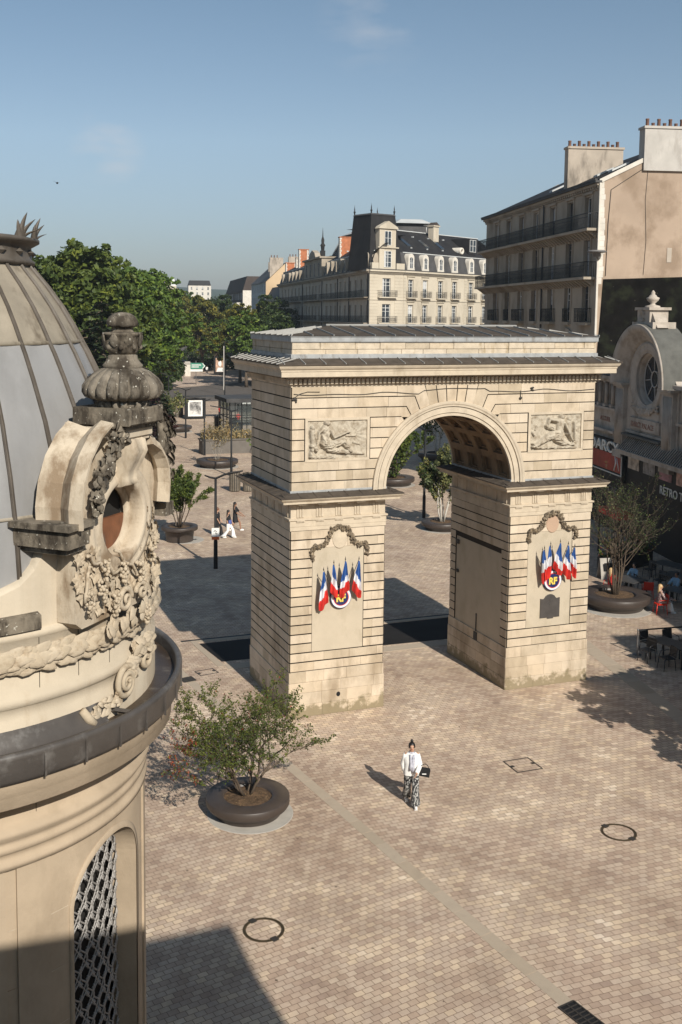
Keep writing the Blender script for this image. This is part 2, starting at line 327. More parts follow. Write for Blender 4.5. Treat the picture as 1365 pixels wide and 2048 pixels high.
# small iron things in the paving
def cover_round(x, y, lab):
    c = Vector((x, y, 0)); t = thing('manhole_cover', lab, 'manhole cover', c, 'round manhole covers')
    mb = MB(); mb.lathe([(.37, .001), (.37, .012), (.395, .014), (.395, .006), (.41, .006), (.41, .014), (.435, .012), (.435, .001)], c, 48, sm=False); mb.build('ring', M['coverm'], t)
    for k in (1.9, 5.0):
        mb = MB(); F = FR(x + .40 * math.cos(k), y + .40 * math.sin(k), 90 - math.degrees(k)); mb.fbox(F, -.07, .07, .002, .018, -.07, .07); mb.build('hinge', M['iron'], t)
M['coverm'] = plain('worn_cast_iron', (.10, .075, .045), .5, .5, .3, 8)
cover_round(-4.2, -10.62, 'round iron cover ring in the paving at the tip of the big shadow')
cover_round(5.35, -9.61, 'round iron cover ring in the sunny paving at the right')
def cover_sq(x, y, w, d, a, lab):
    F = FR(x, y, a); t = thing('access_cover', lab, 'access cover', (x, y, 0), 'square access covers')
    for (u0, u1, e0, e1) in ((-w, w, -d, -d + .035), (-w, w, d - .035, d), (-w, -w + .035, -d + .036, d - .036), (w - .035, w, -d + .036, d - .036)):
        mb = MB(); mb.fbox(F, u0, u1, .001, .010, e0, e1); mb.build('frame_bar', M['iron'], t)
    for sx in (-1, 1):
        mb = MB(); mb.fbox(F, sx * w * .8 - .05, sx * w * .8 + .05, .002, .016, -.05, .05); mb.build('hinge', M['iron'], t)
cover_sq(5.17, -5.43, .42, .40, 90, 'square iron cover frame in the paving right of the walking woman')
cover_sq(-1.42, 5.0, .36, .26, 79, 'small square cover frame left of the stone gate')
def grate(x, y, w, d, a, lab):
    F = FR(x, y, a); t = thing('drain_grate', lab, 'drain grate', (x, y, 0), 'iron drain grates')
    mb = MB(); mb.fbox(F, -w, w, .001, .008, -d, d); mb.build('pit', M['black'], t)
    mb = MB()
    for k in range(3): mb.fbox(F, -w + k * w - .014, -w + k * w + .014, .0085, .024, -d, d)
    for k in range(9): mb.fbox(F, -w, w, .0085, .02, -d + k * d / 4 - .011, -d + k * d / 4 + .011)
    mb.build('bars', M['iron'], t)
grate(.47, -15.15, .19, .42, 79, 'slotted iron drain grate at the end of the stone band')
grate(-2.23, 4.45, .22, .22, 79, 'small iron drain grate beside the tower gutter')

# ---------------------------------------------------------------- the stone gate
GL, GA, GB, GR_, GD = 0.0, 3.18, 7.814, 11.0, 4.16
CXA, SPR, RI, RM, RO = 5.497, 7.2, 2.30, 2.55, 2.78
arch = thing('stone_gate', 'tall limestone triumphal arch with coffered vault standing in the square', 'stone gate', (5.5, 2.08, 0))
Ff = FR(0, 0, 90); Fb = FR(11, GD, -90)           # u along x / n towards -y ; back
def Fx(x, side, y0=None):                         # side -1: faces -x, u runs towards -y
    return FR(x, GD, 180) if side < 0 else FR(x, 0, 0)
ROWL = [6.13 - .117] + [6.013 - .3026 * k for k in range(1, 16)]
ROWL = [6.013 - .3026 * k for k in range(16)]
def splits(w, seed):
    rnd = random.Random(seed); xs = [0.0]; 
    while xs[-1] < w - 1.1: xs.append(xs[-1] + rnd.uniform(.55, 1.15))
    xs.append(w); return xs
def block(mb, F, u0, u1, v0, v1, d=.032, gu=.0012, gv=.027, mi=0):
    if u1 - u0 < .03: return
    mb.poly(F, [(u0 + gu, v0 + gv), (u1 - gu, v0 + gv), (u1 - gu, v1 - gv * .35), (u0 + gu, v1 - gv * .35)], -.02, d, mi, .005, side=1)
def courses(mb, F, w, zs, hole=None, seed=0):
    for k in range(len(zs) - 1):
        z1, z0 = zs[k], zs[k + 1]; xs = splits(w, seed * 97 + k * 13)
        for a, b in zip(xs, xs[1:]):
            if hole and z0 < hole[3] - .05 and z1 > hole[2] + .05:
                h0, h1 = hole[0], hole[1]
                if b <= h0 or a >= h1: block(mb, F, a, b, z0, z1)
                else:
                    if a < h0: block(mb, F, a, h0 - .012, z0, z1)
                    if b > h1: block(mb, F, h1 + .012, b, z0, z1)
            else: block(mb, F, a, b, z0, z1)
for pi, (xa, xb) in enumerate(((GL, GA), (GB, GR_))):
    w = xb - xa; mb = MB(); core = MB()
    core.box(xa + .012, xb - .012, .012, GD - .012, 0, 6.9)
    core.build('pier_core', M['joint'], arch)
    pan = (.72, 2.46, 2.095, 5.42)
    F = FR(xa, 0, 90); courses(mb, F, w, ROWL, pan, 1 + pi)
    F2 = FR(xb, GD, -90); courses(mb, F2, w, ROWL, pan, 5 + pi)
    Fl = FR(xa, GD, 180); Fr = FR(xb, 0, 0)
    inner = (.42, 3.70, 1.0, 4.65)
    courses(mb, Fl, GD, ROWL, inner if pi == 1 else None, 9 + pi); courses(mb, Fr, GD, ROWL, inner if pi == 0 else None, 12 + pi)
    # plinth
    for F_, w_ in ((F, w), (F2, w), (Fl, GD), (Fr, GD)):
        zs = [1.474, 1.12, .78, .40, 0.0]
        for k in range(4):
            xs = splits(w_ + .08, 31 * k + pi + int(w_ * 10)); dd = .032 if k == 0 else .055
            for a, b in zip(xs, xs[1:]): mb.poly(F_, [(a - .04, zs[k + 1] + .002), (b - .042, zs[k + 1] + .002), (b - .042, zs[k] - .003), (a - .04, zs[k] - .003)], -.02, dd + random.uniform(-.003, .004), 0, .008)
    mb.build('pier_stones', [M['block'], M['joint']], arch)
    # smooth panels with eared top and medallion
    mb = MB(); mb.poly(F, [(pan[0], pan[2]), (pan[1], pan[2]), (pan[1], pan[3]), (pan[1] - .3, pan[3] + .02), (1.98, 5.62), (1.9, 5.9), (1.6, 6.0), (1.3, 5.9), (1.22, 5.62), (pan[0] + .3, pan[3] + .02), (pan[0], pan[3])], -.01, .020, 0, .004)
    mb.poly(F2, [(pan[0], pan[2]), (pan[1], pan[2]), (pan[1], pan[3]), (pan[0], pan[3])], -.01, .02, 0, .004)
    if pi == 1: mb.poly(Fl, [(.44, 0.3), (3.68, 0.3), (3.68, 4.63), (.44, 4.63)], -.01, -.004, 0, 0)
    else: mb.poly(Fr, [(.44, 0.3), (3.68, 0.3), (3.68, 4.63), (.44, 4.63)], -.01, -.004, 0, 0)
    mb.build('wall_panel', M['smooth'] if 'smooth' in M else M['trim'], arch)
    cu = 1.63 if pi == 0 else 1.65
    mb = MB(); pts = [(cu + .255 * math.cos(q), 5.68 + .31 * math.sin(q)) for q in [2 * math.pi * i / 28 for i in range(28)]]
    mb.poly(F, pts, .01, .05, 0, .02); mb.build('medallion', M['rosy'] if pi else M['trim'], arch)
    # garland of leaves
    g = MB(); path = [(cu - .92, 5.12), (cu - .95, 5.32), (cu - .88, 5.50), (cu - .66, 5.47), (cu - .47, 5.58), (cu - .36, 5.82), (cu - .26, 6.0), (cu, 6.07), (cu + .26, 6.0), (cu + .36, 5.80), (cu + .47, 5.58), (cu + .66, 5.47), (cu + .88, 5.50), (cu + .95, 5.32), (cu + .92, 5.12)]
    for i in range(len(path) - 1):
        for s_ in range(7):
            t = s_ / 7; u = path[i][0] * (1 - t) + path[i + 1][0] * t; v = path[i][1] * (1 - t) + path[i + 1][1] * t
            for _ in range(4):
                rr = .075 if 3 < i < 10 else .055
                c = F(u + random.uniform(-1, 1) * rr, v + random.uniform(-1, 1) * rr, .05 + random.uniform(0, .06)); g.ball(c, (random.uniform(.022, .05), .035, random.uniform(.022, .05)), 6, 4, sm=False, jit=.25)
    g.build('garland', M['garland'], arch)
    # frieze: bands, triglyphs, guttae, mutules
    t = MB(); t.sweep_rect(xa, xb, 0, GD, [(0, 6.0), (.035, 6.02), (.035, 6.14), (.045, 6.15), (.045, 6.33), (.085, 6.35), (.085, 6.40), (.012, 6.42), (.012, 6.86), (.05, 6.87), (.06, 6.90), (.33, 6.925), (.37, 6.925), (.37, 7.0), (.40, 7.01), (.45, 7.07), (.45, 7.10)])
    t.build('impost_moulding', M['trim'], arch)
    t = MB(); t.sweep_rect(xa, xb, 0, GD, [(.45, 7.101), (.475, 7.101), (.475, 7.125), (-.02, 7.225)]); 
    for F_, w_ in ((F, w), (F2, w), (Fl, GD), (Fr, GD)):
        u = -.35
        while u < w_ + .4:
            t.hexa([F_(u, 7.12, .478), F_(u + .03, 7.12, .478), F_(u + .03, 7.215, .02), F_(u, 7.215, .02), F_(u, 7.135, .478), F_(u + .03, 7.135, .478), F_(u + .03, 7.235, .02), F_(u, 7.235, .02)], 0); u += .52
    t.build('lead_flashing', M['lead'], arch)
    t = MB(); t.sweep_rect(xa, xb, 0, GD, [(.045, 7.215), (.045, 7.27), (.033, 7.28)]); t.build('mortar_fillet', M['leadlight'], arch)
    for F_, w_ in ((F, w), (F2, w), (Fl, GD), (Fr, GD)):
        nT = 5 if w_ < 4 else 6
        for k in range(nT):
            t = MB()
            c = .30 + k * (w_ - .60) / (nT - 1)
            for j in (-1, 0, 1): t.poly(F_, [(c + j * .085 - .033, 6.43), (c + j * .085 + .033, 6.43), (c + j * .085 + .033, 6.82), (c + j * .085 - .033, 6.82)], .01, .045, 0, .012)
            t.fbox(F_, c - .14, c + .14, 6.821, 6.86, .012, .06)
            t.fbox(F_, c - .15, c + .15, 6.872, 6.921, .05, .30)
            for j in range(6): t.fbox(F_, c - .13 + j * .046, c - .13 + j * .046 + .032, 6.29, 6.335, .044, .08)
            t.fbox(F_, c - .14, c + .14, 6.335, 6.349, .044, .083)
            t.build('triglyph', M['trim'], arch)
arch_front = []
# upper body
zs = [10.5, 10.157, 9.827, 9.506] + [9.506 - .3284 * k for k in range(1, 8)]
core = MB()
for yy, fl in ((.012, 0), (GD - .012, 1)):
    for (a, b) in ((.012, CXA - RI), (CXA + RI, 10.988)):
        q = [(a, yy, 7.2), (b, yy, 7.2), (b, yy, 10.6), (a, yy, 10.6)]; core.add(q, [(0, 1, 2, 3)])
    n = 24; vs = []; fs = []
    for i in range(n + 1):
        q = math.pi * i / n; vs += [(CXA - RI * math.cos(q), yy, SPR + RI * math.sin(q)), (CXA - RI * math.cos(q), yy, 10.6)]
    for i in range(n): fs.append((2 * i, 2 * i + 2, 2 * i + 3, 2 * i + 1))
    core.add(vs, fs)
core.add([(.012, .012, 7.2), (.012, GD - .012, 7.2), (.012, GD - .012, 10.6), (.012, .012, 10.6)], [(0, 1, 2, 3)]); core.add([(10.988, .012, 7.2), (10.988, GD - .012, 7.2), (10.988, GD - .012, 10.6), (10.988, .012, 10.6)], [(0, 1, 2, 3)])
core.build('wall_core', M['joint'], arch)
mb = MB()
def arcu(z): 
    h = z - SPR; return CXA - math.sqrt(max(0, RM * RM - h * h)) if h < RM else CXA
mir = lambda P: [(2 * CXA - u, v) for u, v in P]
FH = (.42, 2.62, 8.18, 9.506)
for F, fr in ((Ff, True), (FR(2 * CXA, GD, -90), False)):
    for k in range(3, 10):
        z1, z0 = zs[k], zs[k + 1]
        for side in (0, 1):
            for a, b in zip(*(lambda xs: (xs, xs[1:]))(splits(arcu((z0 + z1) / 2), k * 7 + side * 3 + fr))):
                last = b > arcu((z0 + z1) / 2) - .01; g = .012
                segs = [(a, b)]
                if fr and z0 > FH[2] - .1:
                    segs = []
                    if a < FH[0]: segs.append((a, min(b, FH[0] - .01)))
                    if b > FH[1] + .06: segs.append((max(a, FH[1] + .012), b))
                for (p, q) in segs:
                    if q - p < .05: continue
                    P = [(p + .0012, z0 + .023), (arcu(z0 + .023) if last and q == b else q - .0012, z0 + .023), (arcu(z1 - .005) if last and q == b else q - .0012, z1 - .005), (p + .0012, z1 - .005)]
                    mb.poly(F, mir(P) if side else P, -.02, .03, 0, .005, side=1)
    bends = [((3.69, 9.506), (3.80, 9.36)), ((3.88, 9.827), (4.06, 9.53)), ((4.17, 10.157), (4.37, 9.69)), ((4.52, 10.52), (4.74, 9.84))]
    for k in range(3):
        (a0, a1), (b0, b1) = bends[k], bends[k + 1]; z0, z1 = a0[1], b0[1]
        for side in (0, 1):
            xs = splits(a0[0], 50 + k + side * 5); cuts = xs[:-1]; cuts[-1] = min(cuts[-1], a0[0] - .4)
            for p, q in zip(cuts, cuts[1:]): P = [(p + .001, z0 + .023), (q - .001, z0 + .023), (q - .001, z1 - .005), (p + .001, z1 - .005)]; mb.poly(F, mir(P) if side else P, -.02, .03, 0, .005, side=1)
            P = inset([(cuts[-1] - .009, z0 + .004), (a0[0], z0 + .004), a1, b1, (b0[0], z1 + .004), (cuts[-1] - .009, z1 + .004)], .014); mb.poly(F, mir(P) if side else P, -.02, .03, 0, .005, side=1)
    tops = [4.52, 4.92, 5.29, 5.705, 6.075, 6.475]; 
    for k in range(5):
        f_ = lambda x: (CXA + (x - CXA) * .775, SPR + math.sqrt(RM * RM - ((x - CXA) * .775) ** 2))
        a, b = tops[k], tops[k + 1]; P = inset([f_(a), f_(b), (b, 10.52), (a, 10.52)], .014); mb.poly(F, P, -.02, .03, 0, .005, side=1)
for F_, sd_ in ((FR(0, GD, 180), 3), (FR(11, 0, 0), 4)): courses(mb, F_, GD, zs, None, sd_ + 20)
mb.build('wall_stones', [M['block'], M['joint']], arch)
mb = MB()
for F in (Ff, FR(11, GD, -90)): mb.fbox(F, 0, 11, 10.50, 10.56, -.05, .028)
# archivolt
for yy, s_ in ((0, -1), (GD, 1)):
    n = 56; prof = [(RI, -.06), (RI, .045), (2.385, .05), (2.39, .02), (2.405, .02), (2.41, .072), (2.58, .072), (2.585, .03), (2.60, .03), (2.61, .095), (2.66, .10), (2.70, .125), (2.77, .13), (RO, .12), (RO, 0)]; vs = []; k = len(prof)
    for i in range(n + 1):
        q = math.pi * i / n
        for r, o_ in prof: vs.append((CXA - r * math.cos(q), yy + s_ * o_, SPR + r * math.sin(q)))
    mb.add(vs, [(i * k + j, (i + 1) * k + j, (i + 1) * k + j + 1, i * k + j + 1) for i in range(n) for j in range(k - 1)], 0, False)
mb.build('archivolt', M['trim'], arch)
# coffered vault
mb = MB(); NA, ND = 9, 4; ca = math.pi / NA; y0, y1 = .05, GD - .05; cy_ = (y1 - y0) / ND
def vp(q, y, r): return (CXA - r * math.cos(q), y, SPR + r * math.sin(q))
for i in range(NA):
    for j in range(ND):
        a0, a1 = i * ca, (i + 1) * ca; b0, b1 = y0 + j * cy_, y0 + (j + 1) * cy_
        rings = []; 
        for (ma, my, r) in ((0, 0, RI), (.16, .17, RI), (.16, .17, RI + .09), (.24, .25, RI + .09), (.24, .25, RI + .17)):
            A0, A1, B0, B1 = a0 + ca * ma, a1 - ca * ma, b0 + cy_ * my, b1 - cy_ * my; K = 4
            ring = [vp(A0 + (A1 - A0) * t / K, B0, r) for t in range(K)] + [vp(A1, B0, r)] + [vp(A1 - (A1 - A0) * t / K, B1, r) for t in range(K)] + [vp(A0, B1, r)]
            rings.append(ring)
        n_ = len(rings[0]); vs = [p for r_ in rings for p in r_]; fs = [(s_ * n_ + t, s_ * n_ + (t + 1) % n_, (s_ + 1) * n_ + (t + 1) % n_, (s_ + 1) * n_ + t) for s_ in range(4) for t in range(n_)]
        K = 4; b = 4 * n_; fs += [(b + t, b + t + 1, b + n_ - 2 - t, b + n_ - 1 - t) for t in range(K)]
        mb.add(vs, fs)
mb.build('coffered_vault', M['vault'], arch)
# cornice, dentils, lead roofs, attic
t = MB(); t.sweep_rect(0, 11, 0, GD, [(-.05, 10.50), (.035, 10.50), (.035, 10.55), (.07, 10.57), (.07, 10.775), (.16, 10.79), (.20, 10.83), (.46, 10.845), (.50, 10.845), (.50, 11.0), (.52, 11.01), (.52, 11.05), (.57, 11.10), (.60, 11.16), (.60, 11.20)]); t.build('cornice', M['trim'], arch)
t = MB()
for F_, w_ in ((Ff, 11), (Fb, 11), (FR(0, GD, 180), GD), (FR(11, 0, 0), GD)):
    n = int(w_ / .1475); 
    for k in range(n + 2): c = -.07 + (w_ + .14) * k / (n + 1); t.fbox(F_, c - .044, c + .044, 10.60, 10.755, .06, .165)
t.build('dentils', M['trim'], arch)
def seams(t, F_, w_, z0, z1, d0, d1, step, mi=0):
    n = int(w_ / step)
    for k in range(n + 1):
        u = k * w_ / n; t.hexa([F_(u - .012, z0, d1), F_(u + .011, z0, d1), F_(u + .011, z1, d0), F_(u - .012, z1, d0), F_(u - .009, z0 + .032, d1), F_(u + .009, z0 + .032, d1), F_(u + .009, z1 + .032, d0), F_(u - .009, z1 + .032, d0)], mi)
t = MB(); t.sweep_rect(0, 11, 0, GD, [(.60, 11.201), (.64, 11.201), (.64, 11.235), (.0, 11.40)]); t.build('cornice_lead', M['lead'], arch)
t = MB()
for F_, w_ in ((Ff, 11), (Fb, 11), (FR(0, GD, 180), GD), (FR(11, 0, 0), GD)): seams(t, F_.sub(-.45), w_ + .9, 11.232, 11.395, .03, .648, .66 if w_ > 5 else .5)
t.build('cornice_seams', M['seam'], arch)
t = MB(); t.sweep_rect(0, 11, 0, GD, [(.045, 11.38), (.045, 11.505), (.03, 11.515), (0, 11.52)]); t.build('attic_flashing', M['leadlight'], arch)
t = MB(); t.box(.05, 10.95, .05, GD - .05, 11.3, 11.9); t.build('attic_core', M['joint'], arch)
t = MB()
for F_, w_ in ((Ff, 11), (Fb, 11), (FR(0, GD, 180), GD), (FR(11, 0, 0), GD)):
    for k, (z0, z1) in enumerate(((11.44, 11.66), (11.66, 11.90))):
        xs = [0]; 
        while xs[-1] < w_ - .9: xs.append(xs[-1] + random.uniform(.5, 1.25))
        xs[-1] = w_ if w_ - xs[-1] < .35 else xs[-1]
        if xs[-1] != w_: xs.append(w_)
        for a, b in zip(xs, xs[1:]): t.poly(F_, [(a + .004, z0 + .004), (b - .004, z0 + .006), (b - .005, z1 - .004), (a + .004, z1 - .003)], -.06, random.uniform(-.006, .006), 0, .012)
t.build('attic_stones', M['attic'], arch)
t = MB(); t.sweep_rect(0, 11, 0, GD, [(.0, 11.885), (.04, 11.885), (.05, 11.92), (.05, 12.04), (.07, 12.045), (.07, 12.075), (0.02, 12.08)]); t.build('attic_fascia', M['leadlight'], arch)
t = MB(); a, b = .10, 12.08; rz = 12.36; yc = GD / 2
t.add([(-a, -a, b), (11 + a, -a, b), (11 + a, GD + a, b), (-a, GD + a, b), (1.9, yc, rz), (9.1, yc, rz)], [(0, 1, 5, 4), (1, 2, 5), (2, 3, 4, 5), (3, 0, 4)]); t.build('attic_roof', M['lead'], arch)
t = MB()
for F_, w_ in ((Ff, 11), (Fb, 11)):
    for k in range(17):
        u = -.05 + 11.1 * k / 16; f_ = min(1, (u + .1) / 2.0, (11.1 - u) / 2.0); f_ = max(.05, f_)
        t.hexa([F_(u - .011, b, a), F_(u + .011, b, a), F_(u + .011, b + .28 * f_, a - (yc + a) * f_), F_(u - .011, b + .28 * f_, a - (yc + a) * f_), F_(u - .009, b + .045, a), F_(u + .009, b + .045, a), F_(u + .009, b + .045 + .28 * f_, a - (yc + a) * f_), F_(u - .009, b + .045 + .28 * f_, a - (yc + a) * f_)])
for F_, w_ in ((FR(0, GD, 180), GD), (FR(11, 0, 0), GD)):
    for k in range(8):
        u = GD * (k + .1) / 7.2; f_ = max(.05, min(1, (u + .1) / 2.18, (GD + .1 - u) / 2.18))
        t.hexa([F_(u - .011, b, a), F_(u + .011, b, a), F_(u + .011, b + .28 * f_, a - 2.0 * f_), F_(u - .011, b + .28 * f_, a - 2.0 * f_), F_(u - .009, b + .045, a), F_(u + .009, b + .045, a), F_(u + .009, b + .045 + .28 * f_, a - 2.0 * f_), F_(u - .009, b + .045 + .28 * f_, a - 2.0 * f_)])
t.tube([(1.9, yc, rz + .03), (9.1, yc, rz + .03)], .05, 6)
t.build('roof_seams', M['seam'], arch)
# carved reliefs: height field of overlapping limbs and drapery
def relief(F, u0, v0, w, h, caps, seed):
    nx, ny = 150, 96; vs = []; fs = []
    for j in range(ny + 1):
        for i in range(nx + 1):
            x, y = w * i / nx, h * j / ny; z = -.002 + .006 * math.sin(17 * math.atan2(y - .62 * h, x - .75 * w)) * (1 if x > .45 * w else .3)
            for (x0, y0_, x1, y1_, r0, r1, lift, fold) in caps:
                dx, dy = x1 - x0, y1_ - y0_; L2 = dx * dx + dy * dy or 1e-9; tt = max(0, min(1, ((x - x0) * dx + (y - y0_) * dy) / L2)); r = r0 + (r1 - r0) * tt
                dd = math.hypot(x - x0 - dx * tt, y - y0_ - dy * tt)
                if dd < r:
                    hh = -.002 + 1.45 * lift * math.sqrt(1 - (dd / r) ** 2)
                    if fold: hh += .022 * math.sin(fold * (dd * 60 + (x - y) * 26) + noise.noise((x * 9, y * 9, seed)) * 4)
                    z = max(z, hh)
            z += .005 * noise.noise((x * 22, y * 22, seed)); vs.append(F(u0 + x, v0 + y, z))
    for j in range(ny):
        for i in range(nx): fs.append((j * (nx + 1) + i, j * (nx + 1) + i + 1, (j + 1) * (nx + 1) + i + 1, (j + 1) * (nx + 1) + i))
    mb = MB(); mb.add(vs, fs, 0, True); return mb
def frame(F, u0, u1, v0, v1, wdt, d0, d1):
    mb = MB(); mb.fbox(F, u0 - wdt, u1 + wdt, v1, v1 + wdt, d0, d1); mb.fbox(F, u0 - wdt, u1 + wdt, v0 - wdt, v0, d0, d1); mb.fbox(F, u0 - wdt, u0, v0, v1, d0, d1); mb.fbox(F, u1, u1 + wdt, v0, v1, d0, d1); return mb
capsL = [(.16, .98, .16, .99, .085, .085, .10, 0), (.14, .88, .20, .45, .10, .11, .10, 0), (.20, .80, .27, .52, .05, .04, .12, 0), (.16, .42, .30, .30, .10, .07, .10, 1), (.14, .30, .10, .10, .07, .06, .10, 1),
         (.62, 1.12, .64, 1.13, .10, .10, .15, 0), (.60, .96, .58, .60, .14, .15, .12, .6), (.50, .95, .36, .84, .07, .05, .12, 0), (.36, .84, .30, .66, .05, .04, .12, 0), (.72, .92, .86, .66, .06, .05, .11, 0), (.86, .66, 1.28, .82, .05, .035, .11, 0), (1.28, .82, 1.40, .84, .05, .03, .10, 0),
         (.56, .48, .80, .40, .17, .15, .12, 1), (.80, .44, 1.20, .56, .15, .10, .12, 1), (1.20, .54, 1.45, .22, .11, .06, .10, 1), (.70, .30, 1.30, .20, .10, .07, .09, 1), (1.30, .18, 1.90, .12, .06, .03, .05, 0), (1.30, .72, 1.60, .70, .05, .03, .04, 0), (1.55, .50, 1.75, .42, .05, .02, .03, 0), (.1, .07, .9, .05, .06, .06, .06, 1)]
capsR = [(1.18, 1.10, 1.19, 1.11, .10, .10, .14, 0), (1.16, .96, 1.12, .66, .15, .15, .13, 0), (1.48, 1.02, 1.49, 1.03, .08, .08, .12, 0), (1.46, .92, 1.50, .55, .11, .12, .11, 0), (1.02, .98, .72, 1.04, .08, .07, .11, 0), (.72, 1.04, .62, .78, .07, .04, .10, 0), (.62, .80, .88, .74, .08, .1, .09, 1), (1.28, .90, 1.48, .52, .06, .05, .13, 0), (1.48, .52, 1.62, .30, .05, .04, .12, 0),
         (1.10, .56, .70, .44, .17, .13, .13, 1), (.70, .44, .30, .20, .13, .07, .12, 1), (.30, .20, .10, .12, .08, .05, .11, 0), (.22, .10, .10, .22, .06, .04, .11, 0), (1.0, .40, 1.3, .22, .15, .12, .11, 1), (1.3, .2, 1.7, .15, .10, .06, .1, 1), (1.70, .90, 1.72, .3, .05, .04, .1, 0), (.10, .60, .16, .50, .06, .04, .05, 0), (.26, .80, .2, .7, .05, .04, .04, 0), (.3, .08, 1.8, .06, .06, .06, .07, 1)]
for (ua, caps, sd_) in ((.52, capsL, 1.3), (8.48, capsR, 5.1)):
    relief(Ff, ua, 8.25, 2.0, 1.20, caps, sd_).build('carved_relief', M['carve'], arch)
    frame(Ff, ua, ua + 2.0, 8.25, 9.45, .085, -.01, .045).build('relief_frame', M['trim'], arch)
# plaque, floodlight hole, hooks and cables
mb = MB(); pts = [(9.07, 2.40), (9.36, 2.40), (9.36, 2.36), (9.60, 2.36), (9.60, 2.40), (9.85, 2.40), (9.85, 3.08), (9.72, 3.06)] + [(9.46 + .24 * math.cos(q), 3.02 + .2 * math.sin(q)) for q in [math.pi * k / 8 for k in range(1, 8)]] + [(9.20, 3.06), (9.07, 3.08)]
mb.poly(Ff, pts, .02, .05, 0, .008)
mb.poly(Ff, [(9.43, 3.0), (9.46, 2.96), (9.49, 3.0), (9.46, 3.08)], .05, .062, 0, .004); mb.poly(Ff, [(9.36, 2.92), (9.46, 2.86), (9.56, 2.92), (9.46, 2.89)], .05, .06, 0, .002); mb.build('bronze_plaque', M['bronze'], arch)
mb = MB(); pts = [(1.63 + .075 * math.cos(q), .62 + .085 * math.sin(q)) for q in [2 * math.pi * i / 16 for i in range(16)]]; mb.poly(Ff, pts, .05, .062, 0, .01); mb.build('floodlight_port', M['black'], arch)
mb = MB(); P = []
for i in range(60): u = .05 + i * 10.9 / 59; P.append(Ff(u, 10.30 - .05 * abs(math.sin(u * 1.05)) - (.02 * math.sin(u * 3.3)) + (.10 if 4.3 < u < 6.8 else 0), .045))
mb.tube(P, .012, 5)
P = [Ff(u_, v_, .05) for u_, v_ in ((.02, 10.12), (.1, 10.2), (.25, 10.3), (.5, 10.36), (.9, 10.35))]; mb.tube(P, .010, 5)
for k in range(10): mb.ball(Ff(.06 + random.uniform(-.05, .08), 10.10 + random.uniform(-.06, .08), .05), (.035, .03, .04), 5, 4)
for k in range(5): mb.ball(Ff(8.45 + random.uniform(-.09, .09), 10.33 + random.uniform(-.05, .05), .05), (.05, .03, .03), 5, 4)
mb.tube([Ff(8.05, 10.28, .05), Ff(8.05, 10.06, .06)], .01, 5); mb.ball(Ff(8.05, 10.03, .07), (.055, .04, .05), 6, 5)
mb.build('cable', M['iron'], arch)
mb = MB(); Fl = FR(GB, GD, 180); mb.tube([Fl(2.05, 2.1, .02), Fl(2.05, 1.45, .02)], .02, 5); mb.fbox(Fl, 1.93, 2.17, 1.05, 1.42, .0, .05); mb.fbox(Fl, .50, .66, 4.35, 4.5, 0, .06); mb.fbox(Fl, .50, .66, 3.28, 3.38, 0, .06); mb.build('hinge_remains', M['iron'], arch)

# ---------------------------------------------------------------- the domed corner tower on the left
TX, TY = -10.53, -15.04
M['tower'] = stone('tower_limestone', (.50, .43, .335), .10, .04, 1.6, .9, .22, dirt=(.36, .275, .185), dirt_t=(.50, .72), dscale=1.3, stretch=(1, 1, .35))
M['towerdirty'] = stone('stained_dormer_stone', (.49, .415, .32), .12, .04, 2.2, .9, .3, dirt=(.24, .175, .115), dirt_t=(.47, .63), dscale=2.6, stretch=(1, 1, .4))
M['towerlow'] = stone('tower_wall_stone', (.41, .325, .235), .12, .0, 1.0, .9, .2, dirt=(.30, .235, .165), dirt_t=(.48, .72), dscale=.9, stretch=(1, 1, .6))
M['towercarve'] = stone('tower_carving', (.46, .385, .29), .14, .12, 5, .95, .45, dirt=(.26, .195, .13), dirt_t=(.52, .68), dscale=5, stretch=(1, 1, 1))
M['lichen'] = stone('lichen_stone', (.175, .15, .118), .35, .15, 5, .95, .7, dirt=(.05, .04, .03), dirt_t=(.46, .60), dscale=4, stretch=(1, 1, .4), spots=((.52, .49, .42), 22, .66))
M['dome'] = stone('dome_lead', (.255, .25, .248), .10, .0, .8, .42, .10, dirt=(.19, .185, .18), dirt_t=(.45, .7), dscale=1.1, stretch=(1, 1, .3), spots=((.42, .38, .30), 2.2, .72), spec=.5)
M['domeold'] = stone('dome_old_zinc', (.27, .235, .185), .2, .12, 2.5, .6, .2, dirt=(.13, .105, .075), dirt_t=(.5, .66), dscale=3, stretch=(1, 1, .3), spec=.4)
M['domerib'] = stone('dome_ribs', (.105, .09, .076), .25, .1, 4, .55, .2, dirt=(.08, .065, .05), dirt_t=(.5, .65), dscale=4)
M['gutterm'] = stone('gutter_zinc', (.075, .066, .060), .2, .1, 3, .45, .12, dirt=(.17, .16, .15), dirt_t=(.54, .72), dscale=2.5, stretch=(1, 1, 1), spec=.5)
M['wet'] = stone('gutter_silt', (.05, .035, .024), .3, 0, 2, .35, .2, dirt=(.12, .10, .08), dirt_t=(.55, .7), dscale=4, stretch=(1, 1, 1))
M['grille'] = plain('grey_metalwork', (.30, .285, .27), .5, .2, .15)
M['darkroom'] = plain('dark_interior', (.012, .011, .010), .9)
M['wood'] = plain('brown_boarding', (.16, .062, .028), .6, 0, .25, 6, bmp=.2)
tow = thing('domed_tower', 'round limestone corner tower with ribbed lead dome, carved oculus dormer and melon finial', 'tower', (TX, TY, 0))
TC = (TX, TY, 0)
WA, WH = -41.0, 15.2                                            # window axis and half angle
def wtop(a):
    q = (a - WA) / WH
    return 5.20 + .71 * math.sqrt(max(0, 1 - q * q)) if abs(q) < 1 else None
def cylpt(a, z, r): return (TX + r * math.cos(R(a)), TY + r * math.sin(R(a)), z)
mb = MB(); rb0 = 2.94
